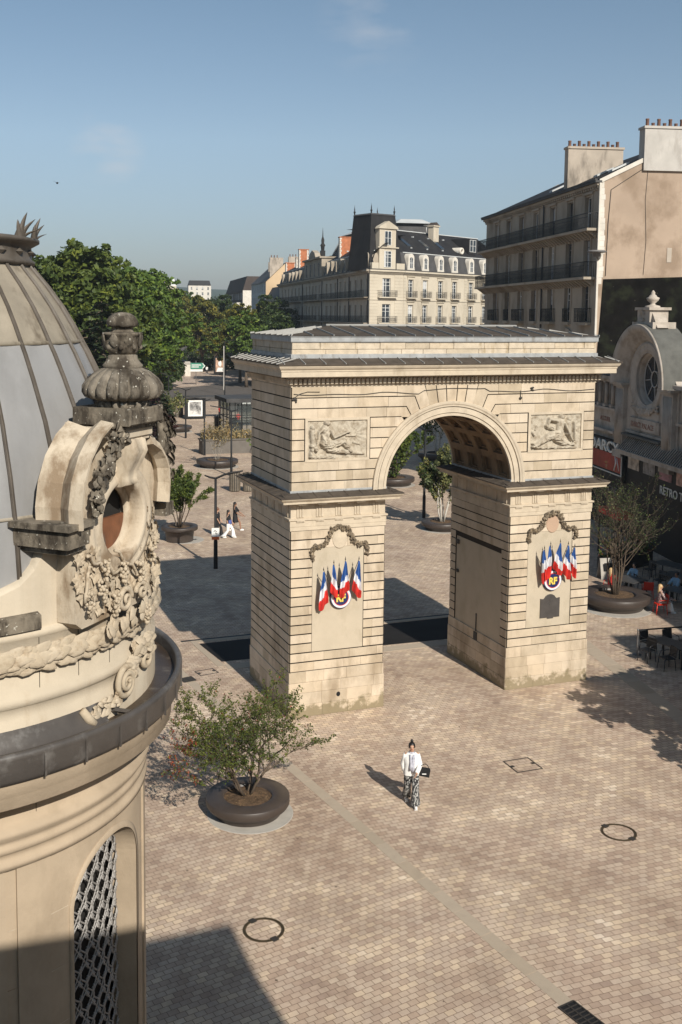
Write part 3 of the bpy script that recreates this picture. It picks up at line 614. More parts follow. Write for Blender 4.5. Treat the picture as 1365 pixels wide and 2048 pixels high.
angs = [-180 + i * 3 for i in range(121)] + [WA - WH, WA + WH] + [WA - WH + 2 * WH * (1 - math.cos(math.pi * i / 26)) / 2 for i in range(27)]
angs = sorted(set(round(a, 4) for a in angs)); angs = [a for i, a in enumerate(angs) if i == 0 or a - angs[i - 1] > .02]
for a, b in zip(angs, angs[1:]):
    ta, tb = wtop(a), wtop(b); 
    if WA - WH - .05 <= a and b <= WA + WH + .05:
        ta = ta or 5.2; tb = tb or 5.2
        mb.add([cylpt(a, ta, rb0), cylpt(b, tb, rb0), cylpt(b, 6.15, rb0), cylpt(a, 6.15, rb0)], [(0, 1, 2, 3)], 0, True)
        mb.add([cylpt(a, 0, rb0), cylpt(b, 0, rb0), cylpt(b, 1.1, rb0), cylpt(a, 1.1, rb0)], [(0, 1, 2, 3)], 0, True)
        mb.add([cylpt(a, ta, rb0), cylpt(b, tb, rb0), cylpt(b, tb, rb0 - .34), cylpt(a, ta, rb0 - .34)], [(3, 2, 1, 0)])
        mb.add([cylpt(a, 1.1, rb0), cylpt(b, 1.1, rb0), cylpt(b, 1.1, rb0 - .34), cylpt(a, 1.1, rb0 - .34)], [(0, 1, 2, 3)])
    else: mb.add([cylpt(a, 0, rb0), cylpt(b, 0, rb0), cylpt(b, 6.15, rb0), cylpt(a, 6.15, rb0)], [(0, 1, 2, 3)], 0, True)
for a in (WA - WH, WA + WH): mb.add([cylpt(a, 1.1, rb0), cylpt(a, 5.2, rb0), cylpt(a, 5.2, rb0 - .34), cylpt(a, 1.1, rb0 - .34)], [(0, 1, 2, 3)])
mb.build('tower_wall', M['towerlow'], tow)
# raised flat band around the window and shallow wall panels
mb = MB()
P = [(WA + WH + 1.2, 1.0)] + [(WA + (WH + 1.2) * math.cos(q), 5.2 + .80 * math.sin(q)) for q in [math.pi * i / 24 for i in range(25)]] + [(WA - WH - 1.2, 1.0)]
Q = [(WA + WH, 1.0)] + [(WA + WH * math.cos(q), 5.2 + .71 * math.sin(q)) for q in [math.pi * i / 24 for i in range(25)]] + [(WA - WH, 1.0)]
for i in range(len(P) - 1):
    mb.add([cylpt(*P[i], rb0 + .018), cylpt(*P[i + 1], rb0 + .018), cylpt(*Q[i + 1], rb0 + .018), cylpt(*Q[i], rb0 + .018), cylpt(*P[i], rb0), cylpt(*P[i + 1], rb0)], [(0, 1, 2, 3), (5, 1, 0, 4)], 0, True)
for a0, a1 in ((-71.5, -63), (-18, -9), (-96, -74.2)):
    for s_ in range(4):
        b0 = a0 + (a1 - a0) * s_ / 4; b1 = a0 + (a1 - a0) * (s_ + 1) / 4
        mb.add([cylpt(b0, 0, rb0 + .03), cylpt(b1, 0, rb0 + .03), cylpt(b1, 6.15, rb0 + .03), cylpt(b0, 6.15, rb0 + .03)], [(0, 1, 2, 3)], 0, True)
    for b in (a0, a1): mb.add([cylpt(b, 0, rb0), cylpt(b, 6.15, rb0), cylpt(b, 6.15, rb0 + .03), cylpt(b, 0, rb0 + .03)], [(0, 1, 2, 3)])
mb.build('wall_band', M['towerlow'], tow)
# metal lattice in the window with its dark backing
mb = MB()
for i in range(20):
    a = WA - WH + 2 * WH * i / 20; b = a + 2 * WH / 20
    mb.add([cylpt(a, 1.0, rb0 - .42), cylpt(b, 1.0, rb0 - .42), cylpt(b, 6.0, rb0 - .42), cylpt(a, 6.0, rb0 - .42)], [(0, 1, 2, 3)])
mb.build('dark_opening', M['darkroom'], tow)
mb = MB(); rg = rb0 - .27
def gpt(s_, z): return cylpt(WA + math.degrees(s_ / rg), z, rg)

PT = .27
for k in range(8):
    for ph in (0, 1):
        pts = []; z = 1.05
        while z < 5.95:
            s_ = -.95 + k * PT + ph * PT / 2 + PT * .30 * math.cos(z * 2 * math.pi / (PT * 1.5) + ph * math.pi)
            if abs(s_) < .775 and (wtop(WA + math.degrees(s_ / rg)) or 0) > z: pts.append(gpt(s_, z))
            else:
                if len(pts) > 1: mb.tube(pts, .014, 4, cap=False)
                pts = []
            z += .045
        if len(pts) > 1: mb.tube(pts, .014, 4, cap=False)
z = 1.2; row = 0
while z < 5.9:
    for k in range(8):
        s_ = -.95 + k * PT + (row % 2) * PT / 2
        if abs(s_) > .74 or (wtop(WA + math.degrees(s_ / rg)) or 0) < z + .05: continue
        for q in range(4):
            an = math.pi / 4 + q * math.pi / 2; L = PT * .50; e = (s_ + L * math.cos(an) * .8, z + L * math.sin(an) * 1.2)
            if abs(e[0]) > .76 or (wtop(WA + math.degrees(e[0] / rg)) or 0) < e[1]: continue
            mb.tube([gpt(s_, z), gpt(*e)], .012, 4, cap=False)
            mb.tube([gpt(e[0] - .036, e[1]), gpt(e[0] + .036, e[1])], .013, 4); mb.tube([gpt(e[0], e[1] - .036), gpt(e[0], e[1] + .036)], .013, 4)
    z += PT * .75; row += 1
mb.build('window_grille', M['grille'], tow)
# mouldings from the wall up to the cornice
mb = MB(); mb.lathe([(2.90, 6.14), (3.0, 6.14), (3.0, 6.22), (2.965, 6.235), (2.965, 6.33), (3.0, 6.35), (3.0, 6.42), (2.975, 6.44), (3.005, 6.50), (3.05, 6.56), (3.06, 6.62), (2.97, 6.66), (2.935, 6.72), (2.93, 6.98), (2.94, 7.03), (3.34, 7.055), (3.36, 7.07), (3.36, 7.20), (3.38, 7.22), (3.40, 7.33), (3.43, 7.40), (3.43, 7.43), (3.1, 7.43)], TC, 128); mb.build('tower_cornice', M['towerlow'], tow)
mb = MB(); mb.lathe([(3.38, 7.40), (3.46, 7.405), (3.465, 7.44), (3.50, 7.48), (3.50, 7.66), (3.515, 7.70), (3.52, 7.74), (3.49, 7.775), (3.44, 7.77), (3.42, 7.73), (3.40, 7.55)], TC, 128)
for k in range(40): a = k * 9 + 3; F = FR(TX + 3.5 * math.cos(R(a)), TY + 3.5 * math.sin(R(a)), 90 - a - 90 if False else -a); mb.fbox(F, -.012, .012, 7.42, 7.74, -.01, .018)
mb.build('gutter', M['gutterm'], tow)
mb = MB(); mb.lathe([(3.41, 7.60), (3.08, 7.62)], TC, 96, sm=False, a0=-50, a1=130); mb.build('gutter_bed', M['wet'], tow)
mb = MB(); mb.lathe([(3.41, 7.62), (3.30, 7.66), (3.20, 7.76), (3.13, 7.90), (3.10, 7.92)], TC, 60, a0=-180, a1=-50); mb.build('lead_slope', M['gutterm'], tow)
F = FR(TX, TY, 0); a = R(-46); mb = MB(); mb.tube([(TX + 3.12 * math.cos(a), TY + 3.12 * math.sin(a), 7.72), (TX + 3.46 * math.cos(a), TY + 3.46 * math.sin(a), 7.74)], .035, 4, sm=False); mb.build('gutter_strut', M['gutterm'], tow)
# drum, with the belt of leaves
mb = MB(); mb.lathe([(3.13, 7.45), (3.13, 7.95), (3.10, 8.0), (3.10, 8.14), (3.135, 8.16), (3.135, 8.26), (3.07, 8.30), (3.07, 8.92), (3.10, 8.94), (3.10, 9.02), (3.02, 9.03), (3.02, 9.1), (2.9, 9.12)], TC, 128); mb.build('drum', M['tower'], tow)
def leaf(mb, c, n, up, L, W_, cup=.25, mi=0):
    n = Vector(n).normalized(); up = Vector(up).normalized(); sd = up.cross(n).normalized(); c = Vector(c); vs = []
    rows = ((0, .15, 0), (.18, .75, .35), (.45, 1.0, .75), (.72, .72, .9), (.92, .35, .7), (1.0, .02, .45))
    for t, w, h in rows:
        b = c + up * (L * (t - .45)); k = n * (h * cup * L)
        vs += [b - sd * (W_ * w * .5) + k * .55, b - sd * (W_ * w * .25) + k, b + k * .75, b + sd * (W_ * w * .25) + k, b + sd * (W_ * w * .5) + k * .55]
    fs = [(i * 5 + j, i * 5 + j + 1, i * 5 + 6 + j, i * 5 + 5 + j) for i in range(5) for j in range(4)]
    mb.add(vs, fs, mi, True)
def vineleaf(mb, c, n, up, L, cup=.22):
    n = Vector(n).normalized(); up = Vector(up); up = (up - n * up.dot(n)).normalized(); sd = up.cross(n).normalized(); c = Vector(c); vs = [c + n * L * .10]; K = 20
    for ring_, f in ((1, .5), (2, 1.0)):
        for i in range(K):
            a = 2 * math.pi * i / K; lob = 1 - .34 * abs(math.sin(a * 2.5)) ** .8; r = L * .5 * f * (lob if ring_ == 2 else 1 - .12 * abs(math.sin(a * 2.5))); h = L * (cup * (.75 if ring_ == 1 else .12) - (.10 * abs(math.sin(a * 2.5)) if ring_ == 1 else 0) + random.uniform(-.03, .03))
            vs.append(c + sd * (r * math.sin(a)) + up * (r * math.cos(a)) + n * h)
    fs = [(0, 1 + i, 1 + (i + 1) % K) for i in range(K)] + [(1 + i, 1 + K + i, 1 + K + (i + 1) % K, 1 + (i + 1) % K) for i in range(K)]
    mb.add(vs, fs, 0, True)
mb = MB()
for k in range(120):
    a = -170 + k * 1.75; 
    if a > 30: break
    for row in range(3):
        aa = R(a + random.uniform(-.6, .6)); n = Vector((math.cos(aa), math.sin(aa), .15)); tng = Vector((-math.sin(aa), math.cos(aa), 0))
        up = (tng * (1.0) + Vector((0, 0, random.uniform(-.9, .5)))) if row else tng + Vector((0, 0, .5))
        z = 8.77 - row * .075 + random.uniform(-.03, .03)
        leaf(mb, cylpt(math.degrees(aa), z, 3.09 + .045 * (1.4 - abs(row - 1))), n, up, random.uniform(.22, .32), random.uniform(.12, .18), .28)
for i in range(0, 60):
    a = -160 + i * 3; mb.tube([cylpt(a, 8.74 + .02 * math.sin(i), 3.09), cylpt(a + 3, 8.74 + .02 * math.sin(i + 1), 3.09)], .075, 8, cap=False)
mb.build('leaf_belt', M['towercarve'], tow)
mb = MB()   # fine block joints of drum and wall
for k in range(26):
    a = -150 + k * 10.5; F_ = FR(*cylpt(a, 0, 0)[:2], 0); n_ = Vector((math.cos(R(a)), math.sin(R(a)), 0)); F_.n = n_; F_.u = Vector((-n_.y, n_.x, 0)); F_.o = Vector((TX, TY, 0)) + n_ * 3.07
    mb.fbox(F_, -.004, .004, 8.31, 8.92, -.01, .002)
    F_.o = Vector((TX, TY, 0)) + n_ * 2.93
    if abs(a - WA) > WH + 3: mb.fbox(F_, -.004, .004, 6.73, 6.97, 0, .004)
mb.build('block_joints', M['joint'], tow)
mb = MB()
for zz in (1.6, 2.35, 3.1, 3.85, 4.6, 5.35):
    mb.lathe([(2.90, zz - .003), (2.9425, zz - .003), (2.9425, zz + .003), (2.90, zz + .003)], TC, 60, a0=-180, a1=WA - WH - 1.4, sm=False)
mb.build('wall_joints', M['towerdirty'], tow)
# dome: lead skin with standing ribs, crown of iron leaves
DP = [(2.98, 9.05), (2.95, 9.6), (2.88, 10.2), (2.75, 10.8), (2.57, 11.4), (2.36, 11.9), (2.22, 12.2), (2.15, 12.33)]
DP2 = [(2.15, 12.33), (2.03, 12.56), (1.89, 12.80), (1.70, 13.07), (1.53, 13.28), (1.47, 13.36)]
def facet(r, z, a):   # slightly flat panels between the 24 ribs
    q = ((math.degrees(a) + 56.4) / 12.857) % 1 - .5; return r * (1 - .010 + .010 * (2 * abs(q)) ** 1.0 * 1.0)
mb = MB(); mb.lathe(DP, TC, 192, fn=facet); mb.build('lead_dome', M['dome'], tow)
mb = MB(); mb.lathe(DP2, TC, 192, fn=facet); mb.lathe([(2.155, 12.31), (2.175, 12.33), (2.155, 12.36)], TC, 96); mb.lathe([(2.86, 10.30), (2.875, 10.31), (2.855, 10.34)], TC, 96); mb.build('upper_dome', M['domeold'], tow)
for k in range(28):
    a = R(k * 12.857 - 56.4); mb = MB(); prof = DP[:-1] + DP2; c_, s_ = math.cos(a), math.sin(a); vs = []
    for r, z in prof:
        w = .013 + .014 * r / 3
        for (dr, dw) in ((-.02, -w), (.02, -w), (.042, -w * .55), (.02, -w * .2), (.02, w * .2), (.042, w * .55), (.02, w), (-.02, w)):
            rr = r + dr; vs.append((TX + rr * c_ - dw * s_, TY + rr * s_ + dw * c_, z))
    n = 8; mb.add(vs, [(i * n + j, i * n + j + 1, (i + 1) * n + j + 1, (i + 1) * n + j) for i in range(len(prof) - 1) for j in range(n - 1)], 0, False)
    mb.build('dome_rib', M['domerib'], tow)
mb = MB(); mb.lathe([(1.46, 13.33), (1.53, 13.36), (1.54, 13.40), (1.50, 13.43), (1.49, 13.60), (1.53, 13.62), (1.60, 13.66), (1.60, 13.70), (1.50, 13.72), (0, 13.78)], TC, 72)
for k in range(24):
    a = k * 15 + 13; p = Vector(cylpt(a, 13.515, 1.50)); n = Vector((math.cos(R(a)), math.sin(R(a)), 0)); t_ = Vector((-n.y, n.x, 0))
    mb.add([p - t_ * .10, p + Vector((0, 0, -.05)), p + t_ * .10, p + Vector((0, 0, .05)), p + n * .06], [(0, 1, 4), (1, 2, 4), (2, 3, 4), (3, 0, 4)])
mb.build('crown_ring', M['domerib'], tow)
for k in range(12):
    a = R(k * 30 - 75 + 13); n = Vector((math.cos(a), math.sin(a), 0)); t_ = Vector((-n.y, n.x, 0)); b = Vector(cylpt(math.degrees(a), 13.68, 1.52)); mb = MB()
    for (s_, hh, cv) in ((0, .34, .10), (-.09, .24, .02), (.09, .26, .16), (.15, .14, .2)):
        vs = []
        for i in range(7):
            q = i / 6; w = .095 * (1 - q) ** .6 + .004; c = b + t_ * (s_ * q * 1.2) + Vector((0, 0, hh * q)) + n * (cv * q * q)
            vs += [c - t_ * w, c + n * w * .5, c + t_ * w, c - n * w * .5]
        mb.add(vs, [(i * 4 + j, i * 4 + (j + 1) % 4, i * 4 + 4 + (j + 1) % 4, i * 4 + 4 + j) for i in range(6) for j in range(4)], 0, True)
    mb.build('crown_leaf', M['domerib'], tow)
# oculus dormer
PH = -42.0; RF = 3.15
nn = Vector((math.cos(R(PH)), math.sin(R(PH)), 0)); fo = Vector((TX, TY, 0)) + nn * RF
FD = FR(fo.x, fo.y, -PH)        # u to the right seen from outside
FD.u = Vector((-nn.y, nn.x, 0)); FD.n = nn
dor = MB(); OC = (-.02, 10.13); OR_ = .47
def oring(mb, prof, n=48, c=OC, a0=0, a1=360, sy=1.0):
    k = len(prof); vs = []; full = a1 - a0 > 359; m = n if full else n + 1
    for i in range(m):
        q = R(a0 + (a1 - a0) * i / n)
        for r, d in prof: vs.append(FD(c[0] + r * math.cos(q), c[1] + r * sy * math.sin(q), d))
    mb.add(vs, [(i * k + j, ((i + 1) % m) * k + j, ((i + 1) % m) * k + j + 1, i * k + j + 1) for i in range(n) for j in range(k - 1)], 0, True)
# body of the dormer: thick slab with a round hole, shoulders sweeping into the dome
out = [(.80, 8.95), (.80, 9.9), (.86, 10.3), (.92, 10.75), (.88, 11.05), (.62, 11.22), (.40, 11.34), (-.40, 11.34), (-.75, 11.05), (-.93, 10.7), (-1.0, 10.25), (-.98, 9.9), (-1.0, 9.5), (-1.0, 8.95)]
def dslab(mb, out, d0, d1, c=OC, r=OR_, n=60):
    def hit(q):
        dx, dy = math.cos(q), math.sin(q); best = 9
        for i in range(len(out)):
            x0, y0 = out[i][0] - c[0], out[i][1] - c[1]; x1, y1 = out[(i + 1) % len(out)][0] - c[0], out[(i + 1) % len(out)][1] - c[1]
            den = dx * (y1 - y0) - dy * (x1 - x0)
            if abs(den) < 1e-9: continue
            t = (x0 * (y1 - y0) - y0 * (x1 - x0)) / den; s_ = (x0 * dy - y0 * dx) / den
            if t > 0 and -1e-6 <= s_ <= 1 + 1e-6: best = min(best, t)
        return best
    vs = []
    for i in range(n):
        q = 2 * math.pi * i / n; h = hit(q)
        for rr, d in ((r, d0), (r, d1), (h, d1), (h, d0)): vs.append(FD(c[0] + rr * math.cos(q), c[1] + rr * math.sin(q), d))
    mb.add(vs, [(i * 4 + j, ((i + 1) % n) * 4 + j, ((i + 1) % n) * 4 + (j + 1) % 4, i * 4 + (j + 1) % 4) for i in range(n) for j in range(4)])
dslab(dor, out, -.55, 0.0)
oring(dor, [(OR_, -.05), (OR_, .05), (.50, .07), (.56, .06), (.60, .03), (.64, .05), (.70, .05), (.72, .0)])
oring(dor, [(OR_ - .07, -.20), (OR_ - .07, -.15), (OR_, -.14)])
dor.build('dormer_front', M['towerdirty'], tow)
mb = MB(); pts = [(OC[0] + (OR_ - .05) * math.cos(q), OC[1] + (OR_ - .05) * math.sin(q)) for q in [2 * math.pi * i / 32 for i in range(32)]]
mb.poly(FD, [p for p in pts if p[1] < 10.16], -.25, -.20); mb.build('oculus_boarding', M['wood'], tow)
mb = MB(); mb.poly(FD, pts, -.265, -.252); mb.build('oculus_dark', M['darkroom'], tow)
# hood: segmental scroll pediment around the top, open to the finial
def ribbon(mb, path, prof, mi=0):   # path in (u,v); prof offsets along path normal and depth
    k = len(prof); vs = []
    for i, p in enumerate(path):
        a = Vector(path[max(0, i - 1)]); b = Vector(path[min(len(path) - 1, i + 1)]); t = (b - a).normalized(); nv = Vector((-t.y, t.x))
        for o_, d in prof: vs.append(FD(p[0] + nv.x * o_, p[1] + nv.y * o_, d))
    mb.add(vs, [(i * k + j, (i + 1) * k + j, (i + 1) * k + (j + 1) % k, i * k + (j + 1) % k) for i in range(len(path) - 1) for j in range(k)] + [tuple(range(k)), tuple(reversed(range(len(vs) - k, len(vs))))], mi)
hp = [(0, -.38), (0, .02), (.03, .10), (.07, .12), (.10, .20), (.17, .23), (.17, .26), (.20, .26), (.23, .10), (.10, -.10), (.20, -.38)]
mb = MB(); ribbon(mb, [(-1.02, 10.24), (-1.03, 10.45), (-.98, 10.70), (-.86, 10.93), (-.68, 11.12), (-.46, 11.24)][::-1], [(-o_, d) for o_, d in hp])
ribbon(mb, [(.95, 10.22), (.985, 10.5), (.96, 10.75), (.86, 10.95), (.70, 11.12), (.46, 11.24)], hp)
mb.build('hood_moulding', M['towerdirty'], tow)
mb = MB()   # bracket blocks at the hood ends
mb.fbox(FD, -1.36, -.93, 10.02, 10.24, -.60, .16); mb.fbox(FD, -1.42, -.90, 10.24, 10.31, -.62, .22); mb.fbox(FD, -1.28, -.95, 9.94, 10.02, -.55, .08)
mb.build('hood_bracket', M['lichen'], tow)
mb = MB(); mb.fbox(FD, .88, 1.10, 10.02, 10.20, -.4, .14)
mb.build('hood_bracket', M['lichen'], tow)
ft = [(-57, 10.12), (-62, 10.05), (-64, 9.93), (-66.5, 9.72), (-70, 9.56), (-75, 9.47), (-82, 9.40), (-95, 9.36), (-125, 9.34)]
fp = []
for (a0, z0), (a1, z1) in zip(ft, ft[1:]):
    for k in range(4): fp.append((a0 + (a1 - a0) * k / 4, z0 + (z1 - z0) * k / 4))
fp.append(ft[-1])
for sgn in (0, 1):
    mb = MB()
    pp = [(a if not sgn else 2 * PH - a, z) for a, z in fp]
    for (a0, z0), (a1, z1) in zip(pp, pp[1:]):
        mb.add([cylpt(a0, 8.98, 3.05), cylpt(a1, 8.98, 3.05), cylpt(a1, z1, 3.05), cylpt(a0, z0, 3.05)], [(0, 1, 2, 3)], 0, True)
        mb.add([cylpt(a0, z0, 3.05), cylpt(a1, z1, 3.05), cylpt(a1, z1 + .05, 3.0), cylpt(a0, z0 + .05, 3.0), cylpt(a1, z1 + .04, 2.8), cylpt(a0, z0 + .04, 2.8)], [(0, 1, 2, 3), (3, 2, 4, 5)], 0, True)
    mb.build('dormer_foot', M['tower'], tow)
# keystone console over the oculus
mb = MB(); kp = [(.02, 11.26), (.30, 11.16), (.34, 11.02), (.27, 10.88), (.20, 10.76), (.19, 10.66), (.22, 10.60), (.10, 10.56)]; vs = []
for d, v in kp:
    w = .13 + .06 * (v - 10.5) / .7
    for j, (f_, dd) in enumerate(((-1, 0), (-.95, d * .8), (-.6, d), (-.45, d - .03), (0, d - .01), (.45, d - .03), (.6, d), (.95, d * .8), (1, 0))): vs.append(FD(w * f_, v, dd))
mb.add(vs, [(i * 9 + j, i * 9 + j + 1, (i + 1) * 9 + j + 1, (i + 1) * 9 + j) for i in range(len(kp) - 1) for j in range(8)], 0, True); mb.build('keystone', M['towerdirty'], tow)
# finial: slab, melon, vase and cap
FZ = Vector(FD(.0, 0, .05)); fc = (FZ.x, FZ.y, 0)
mb = MB(); mb.fbox(FD, -.30, .30, 11.15, 11.36, -.62, .24); mb.fbox(FD, -.33, .33, 11.20, 11.33, -.6, .27); mb.build('finial_pedestal', M['tower'], tow)
mb = MB(); mb.poly(FD, [(-.40, 11.36), (.40, 11.36), (.40, 11.57), (-.40, 11.57)], -.42, .40, 0, .02); mb.fbox(FD, -.34, .34, 11.30, 11.36, -.36, .31); mb.build('finial_slab', M['lichen'], tow)
mb = MB(); lob = lambda r, z, a: r * (1 - .17 * (1 - abs(math.sin(a * 10))) ** 2.2) if r > .28 else r
mb.lathe([(.33, 11.57), (.35, 11.62), (.30, 11.64), (.38, 11.66), (.47, 11.69), (.505, 11.75), (.50, 11.83), (.44, 11.92), (.34, 12.0), (.24, 12.045), (.20, 12.06)], fc, 160, fn=lob)
mb.lathe([(.24, 12.05), (.25, 12.08), (.22, 12.11), (.185, 12.16), (.18, 12.2), (.14, 12.22)], fc, 32)
mb.lathe([(.12, 12.20), (.165, 12.22), (.205, 12.27), (.225, 12.33), (.21, 12.40), (.225, 12.44), (.25, 12.46), (.245, 12.48), (.14, 12.49), (.13, 12.53), (.135, 12.56)], fc, 40, fn=lambda r, z, a: r * (1 + .05 * math.sin(a * 4 + z * 20) * (z > 12.22) * (z < 12.43)))
mb.lathe([(.12, 12.54), (.19, 12.555), (.20, 12.585), (.195, 12.63), (.16, 12.68), (.10, 12.72), (.0, 12.735)], fc, 40, fn=lambda r, z, a: r * (1 - .07 * (1 - abs(math.sin(a * 3)))))
for k in range(8):
    a = R(k * 45 + 10); c = Vector((fc[0] + .225 * math.cos(a), fc[1] + .225 * math.sin(a), 12.38)); leaf(mb, c, (math.cos(a), math.sin(a), .2), (0, 0, 1), .17, .12, .25)
    mb.ball((fc[0] + .215 * math.cos(a + .35), fc[1] + .215 * math.sin(a + .35), 12.30), .035, 6, 5)
mb.build('finial', M['lichen'], tow)
# festoons: dark garland down the left of the hood, clusters at the right, vines and grapes below
mb = MB()
for (u0, v0, u1, v1, w) in ((.0, 11.42, -.30, 11.28, .06), (-.28, 11.30, -.62, 10.95, .14), (-.62, 10.95, -.80, 10.62, .13), (-.80, 10.62, -.86, 10.36, .05)):
    L = math.hypot(u1 - u0, v1 - v0); n = int(L * 90)
    for i in range(n):
        t = i / n; u = u0 + (u1 - u0) * t + random.uniform(-w, w); v = v0 + (v1 - v0) * t + random.uniform(-w, w) * .7; 
        leaf(mb, FD(u, v, .14 + random.uniform(0, .12)), nn + Vector((0, 0, .4)) + FD.u * random.uniform(-.6, .6), FD.u * random.uniform(-1, .3) + Vector((0, 0, random.uniform(-1, .3))), random.uniform(.09, .15), .08, .35)
        if i % 2 == 0: mb.ball(FD(u, v, .18 + random.uniform(0, .08)), random.uniform(.028, .045), 6, 5)
mb.build('dark_festoon', M['lichen'], tow); mb = MB()
for i in range(70):
    t = i / 70; leaf(mb, FD(1.0 + random.uniform(-.06, .10), 11.42 - t * .95, .02 + random.uniform(-.15, .16)), nn * .5 + FD.u + Vector((0, 0, .3)), Vector((0, 0, -1)) + nn * random.uniform(-.6, .6), random.uniform(.08, .14), .07, .35)
mb.tube([FD(1.0, 11.40, .0), FD(1.03, 11.1, .03), FD(1.02, 10.8, .02), FD(1.0, 10.5, 0)], [.05, .09, .08, .03], 7)
for i in range(60): mb.ball(FD(1.02 + random.uniform(-.07, .09), 11.4 - random.random() * .9, .02 + random.uniform(-.08, .1)), random.uniform(.025, .045), 6, 5)
mb.build('dark_festoon', M['lichen'], tow)
mb = MB()
def grapes(c_u, c_v, n, w, h):
    for i in range(n):
        t = random.random(); ww = w * (1 - t) ** .7; mb.ball(FD(c_u + random.uniform(-1, 1) * ww, c_v - t * h, .10 + random.uniform(0, .07)), random.uniform(.022, .030), 6, 5)
for i in range(150):
    u = random.uniform(-1.02, .80); v = random.uniform(9.08, 9.92)
    if (u - OC[0]) ** 2 + (v - OC[1]) ** 2 < .60 ** 2: continue
    if u < -.55 and v < 9.35 - (u + .55) * -.2 and random.random() < .6: continue
    vineleaf(mb, FD(u, v, .0 + random.uniform(0, .06)), nn + Vector((0, 0, random.uniform(0, .35))) + FD.u * random.uniform(-.25, .25), FD.u * random.uniform(-1, 1) + Vector((0, 0, random.uniform(-1, .2))), random.uniform(.15, .25), .14)
for u in (.60, .68, .76):
    for i in range(15): vineleaf(mb, FD(u + random.uniform(-.05, .08), random.uniform(9.3, 10.2), random.uniform(-.1, .05)), nn * .6 + FD.u, Vector((0, 0, -1)) + nn * random.uniform(-.5, .5), random.uniform(.12, .2))
for (u, v, n) in ((-.62, 9.50, 24), (-.90, 9.42, 20), (-.35, 9.25, 34), (-.15, 9.62, 24), (.25, 9.55, 24), (.55, 9.75, 20), (.40, 8.95, 40), (-.55, 9.75, 14)): grapes(u, v, n, .075, .26)
for (u0, v0, u1, v1) in ((-.9, 9.85, -.5, 9.6), (-.5, 9.6, -.05, 9.45), (-.95, 9.3, -.85, 9.75), (-.3, 9.8, .3, 9.35)): mb.tube([FD(u0 + (u1 - u0) * t / 6, v0 + (v1 - v0) * t / 6 + .04 * math.sin(t * 2), .10) for t in range(7)], .022, 6)
# cartouche scroll
def spiral(c_u, c_v, r0, turns, d, tk, sgn=1):
    P = []; n = 40
    for i in range(n + 1): q = i / n * turns * 2 * math.pi; r = r0 * (1 - .82 * i / n); P.append(FD(c_u + sgn * r * math.cos(q), c_v + r * math.sin(q), d + .04 * i / n))
    mb.tube(P, [tk * (1 - .4 * i / n) for i in range(n + 1)], 7)
spiral(-.12, 9.13, .16, 1.6, .12, .04); spiral(.30, 9.15, .12, 1.5, .10, .035, -1)
for i in range(24): leaf(mb, FD(random.uniform(-.5, .5), random.uniform(8.78, 9.02), .06 + random.uniform(0, .08)), nn + Vector((0, 0, .3)), FD.u * random.uniform(-1, 1) + Vector((0, 0, -.6)), random.uniform(.12, .2), .12, .3)
# big volute at the foot of the drum
spiral(-.02, 8.02, .23, 2.1, .06, .045); spiral(.62, 8.12, .16, 1.5, -.05, .05, -1)
for i in range(60):
    t = random.random(); u = .02 + t * .75; leaf(mb, FD(u, 8.10 + .32 * math.sin(t * 2.4) + random.uniform(-.16, .04), .02 - .1 * t + random.uniform(0, .07)), nn + FD.u * .4 + Vector((0, 0, .4)), FD.u + Vector((0, 0, random.uniform(-.5, .8))), random.uniform(.14, .22), .12, .32)
for i in range(34):
    t = random.random(); u = -.15 - t * .55; leaf(mb, FD(u, 7.86 - .10 * t + random.uniform(-.06, .10), .0 - .05 * t + random.uniform(0, .05)), nn + Vector((0, 0, .4)), -FD.u + Vector((0, 0, random.uniform(-.6, .6))), random.uniform(.10, .18), .09, .3)
mb.tube([FD(-.78, 7.90, -.08), FD(-.72, 7.78, -.03), FD(-.66, 7.70, .02)], [.05, .06, .05], 7)
mb.build('carved_vine', M['towercarve'], tow)
# ledge block with grime at the left foot of the dome
mb = MB(); mb.lathe([(3.02, 9.02), (3.14, 9.04), (3.14, 9.20), (3.02, 9.24)], TC, 30, a0=-130, a1=-66, sm=False); mb.build('grimy_ledge', M['lichen'], tow)
# ---------------------------------------------------------------- buildings
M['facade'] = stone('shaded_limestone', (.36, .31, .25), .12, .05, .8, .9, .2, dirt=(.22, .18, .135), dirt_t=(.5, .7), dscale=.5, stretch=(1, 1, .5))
M['facade2'] = stone('pale_ashlar', (.50, .44, .35), .08, .0, .4, .9, .1, dirt=(.36, .31, .24), dirt_t=(.55, .75), dscale=.35, stretch=(1, 1, .5))
M['render'] = stone('brown_render', (.375, .285, .215), .12, 0, .35, .95, .25, dirt=(.265, .195, .14), dirt_t=(.47, .62), dscale=.45, stretch=(1, 1, .8))
M['quoin'] = stone('white_quoin', (.60, .56, .50), .1, .1, 2, .9, .2)
M['chim'] = stone('chimney_render', (.40, .34, .28), .12, 0, 1, .9, .2, dirt=(.20, .17, .14), dirt_t=(.5, .68), dscale=1.4)
M['chimw'] = stone('white_chimney', (.45, .42, .385), .1, 0, 1, .9, .2, dirt=(.32, .29, .26), dirt_t=(.5, .7), dscale=1.2)
M['pot'] = stone('clay_pot', (.16, .09, .07), .3, .3)
M['slate'] = stone('slate_roof', (.022, .021, .022), .25, 0, .8, .7, .3, dirt=(.036, .033, .030), dirt_t=(.5, .75), dscale=.6, spec=.2)
M['slateg'] = stone('grey_slate', (.062, .06, .061), .25, .1, 1, .65, .2, spec=.25)
M['brick'] = stone('red_brick', (.42, .155, .075), .2, 0, 2.5, .9, .2)
M['shutter'] = plain('grey_shutter', (.16, .15, .145), .6)
M['pane'] = plain('dark_pane', (.03, .038, .048), .12, spec=.7)
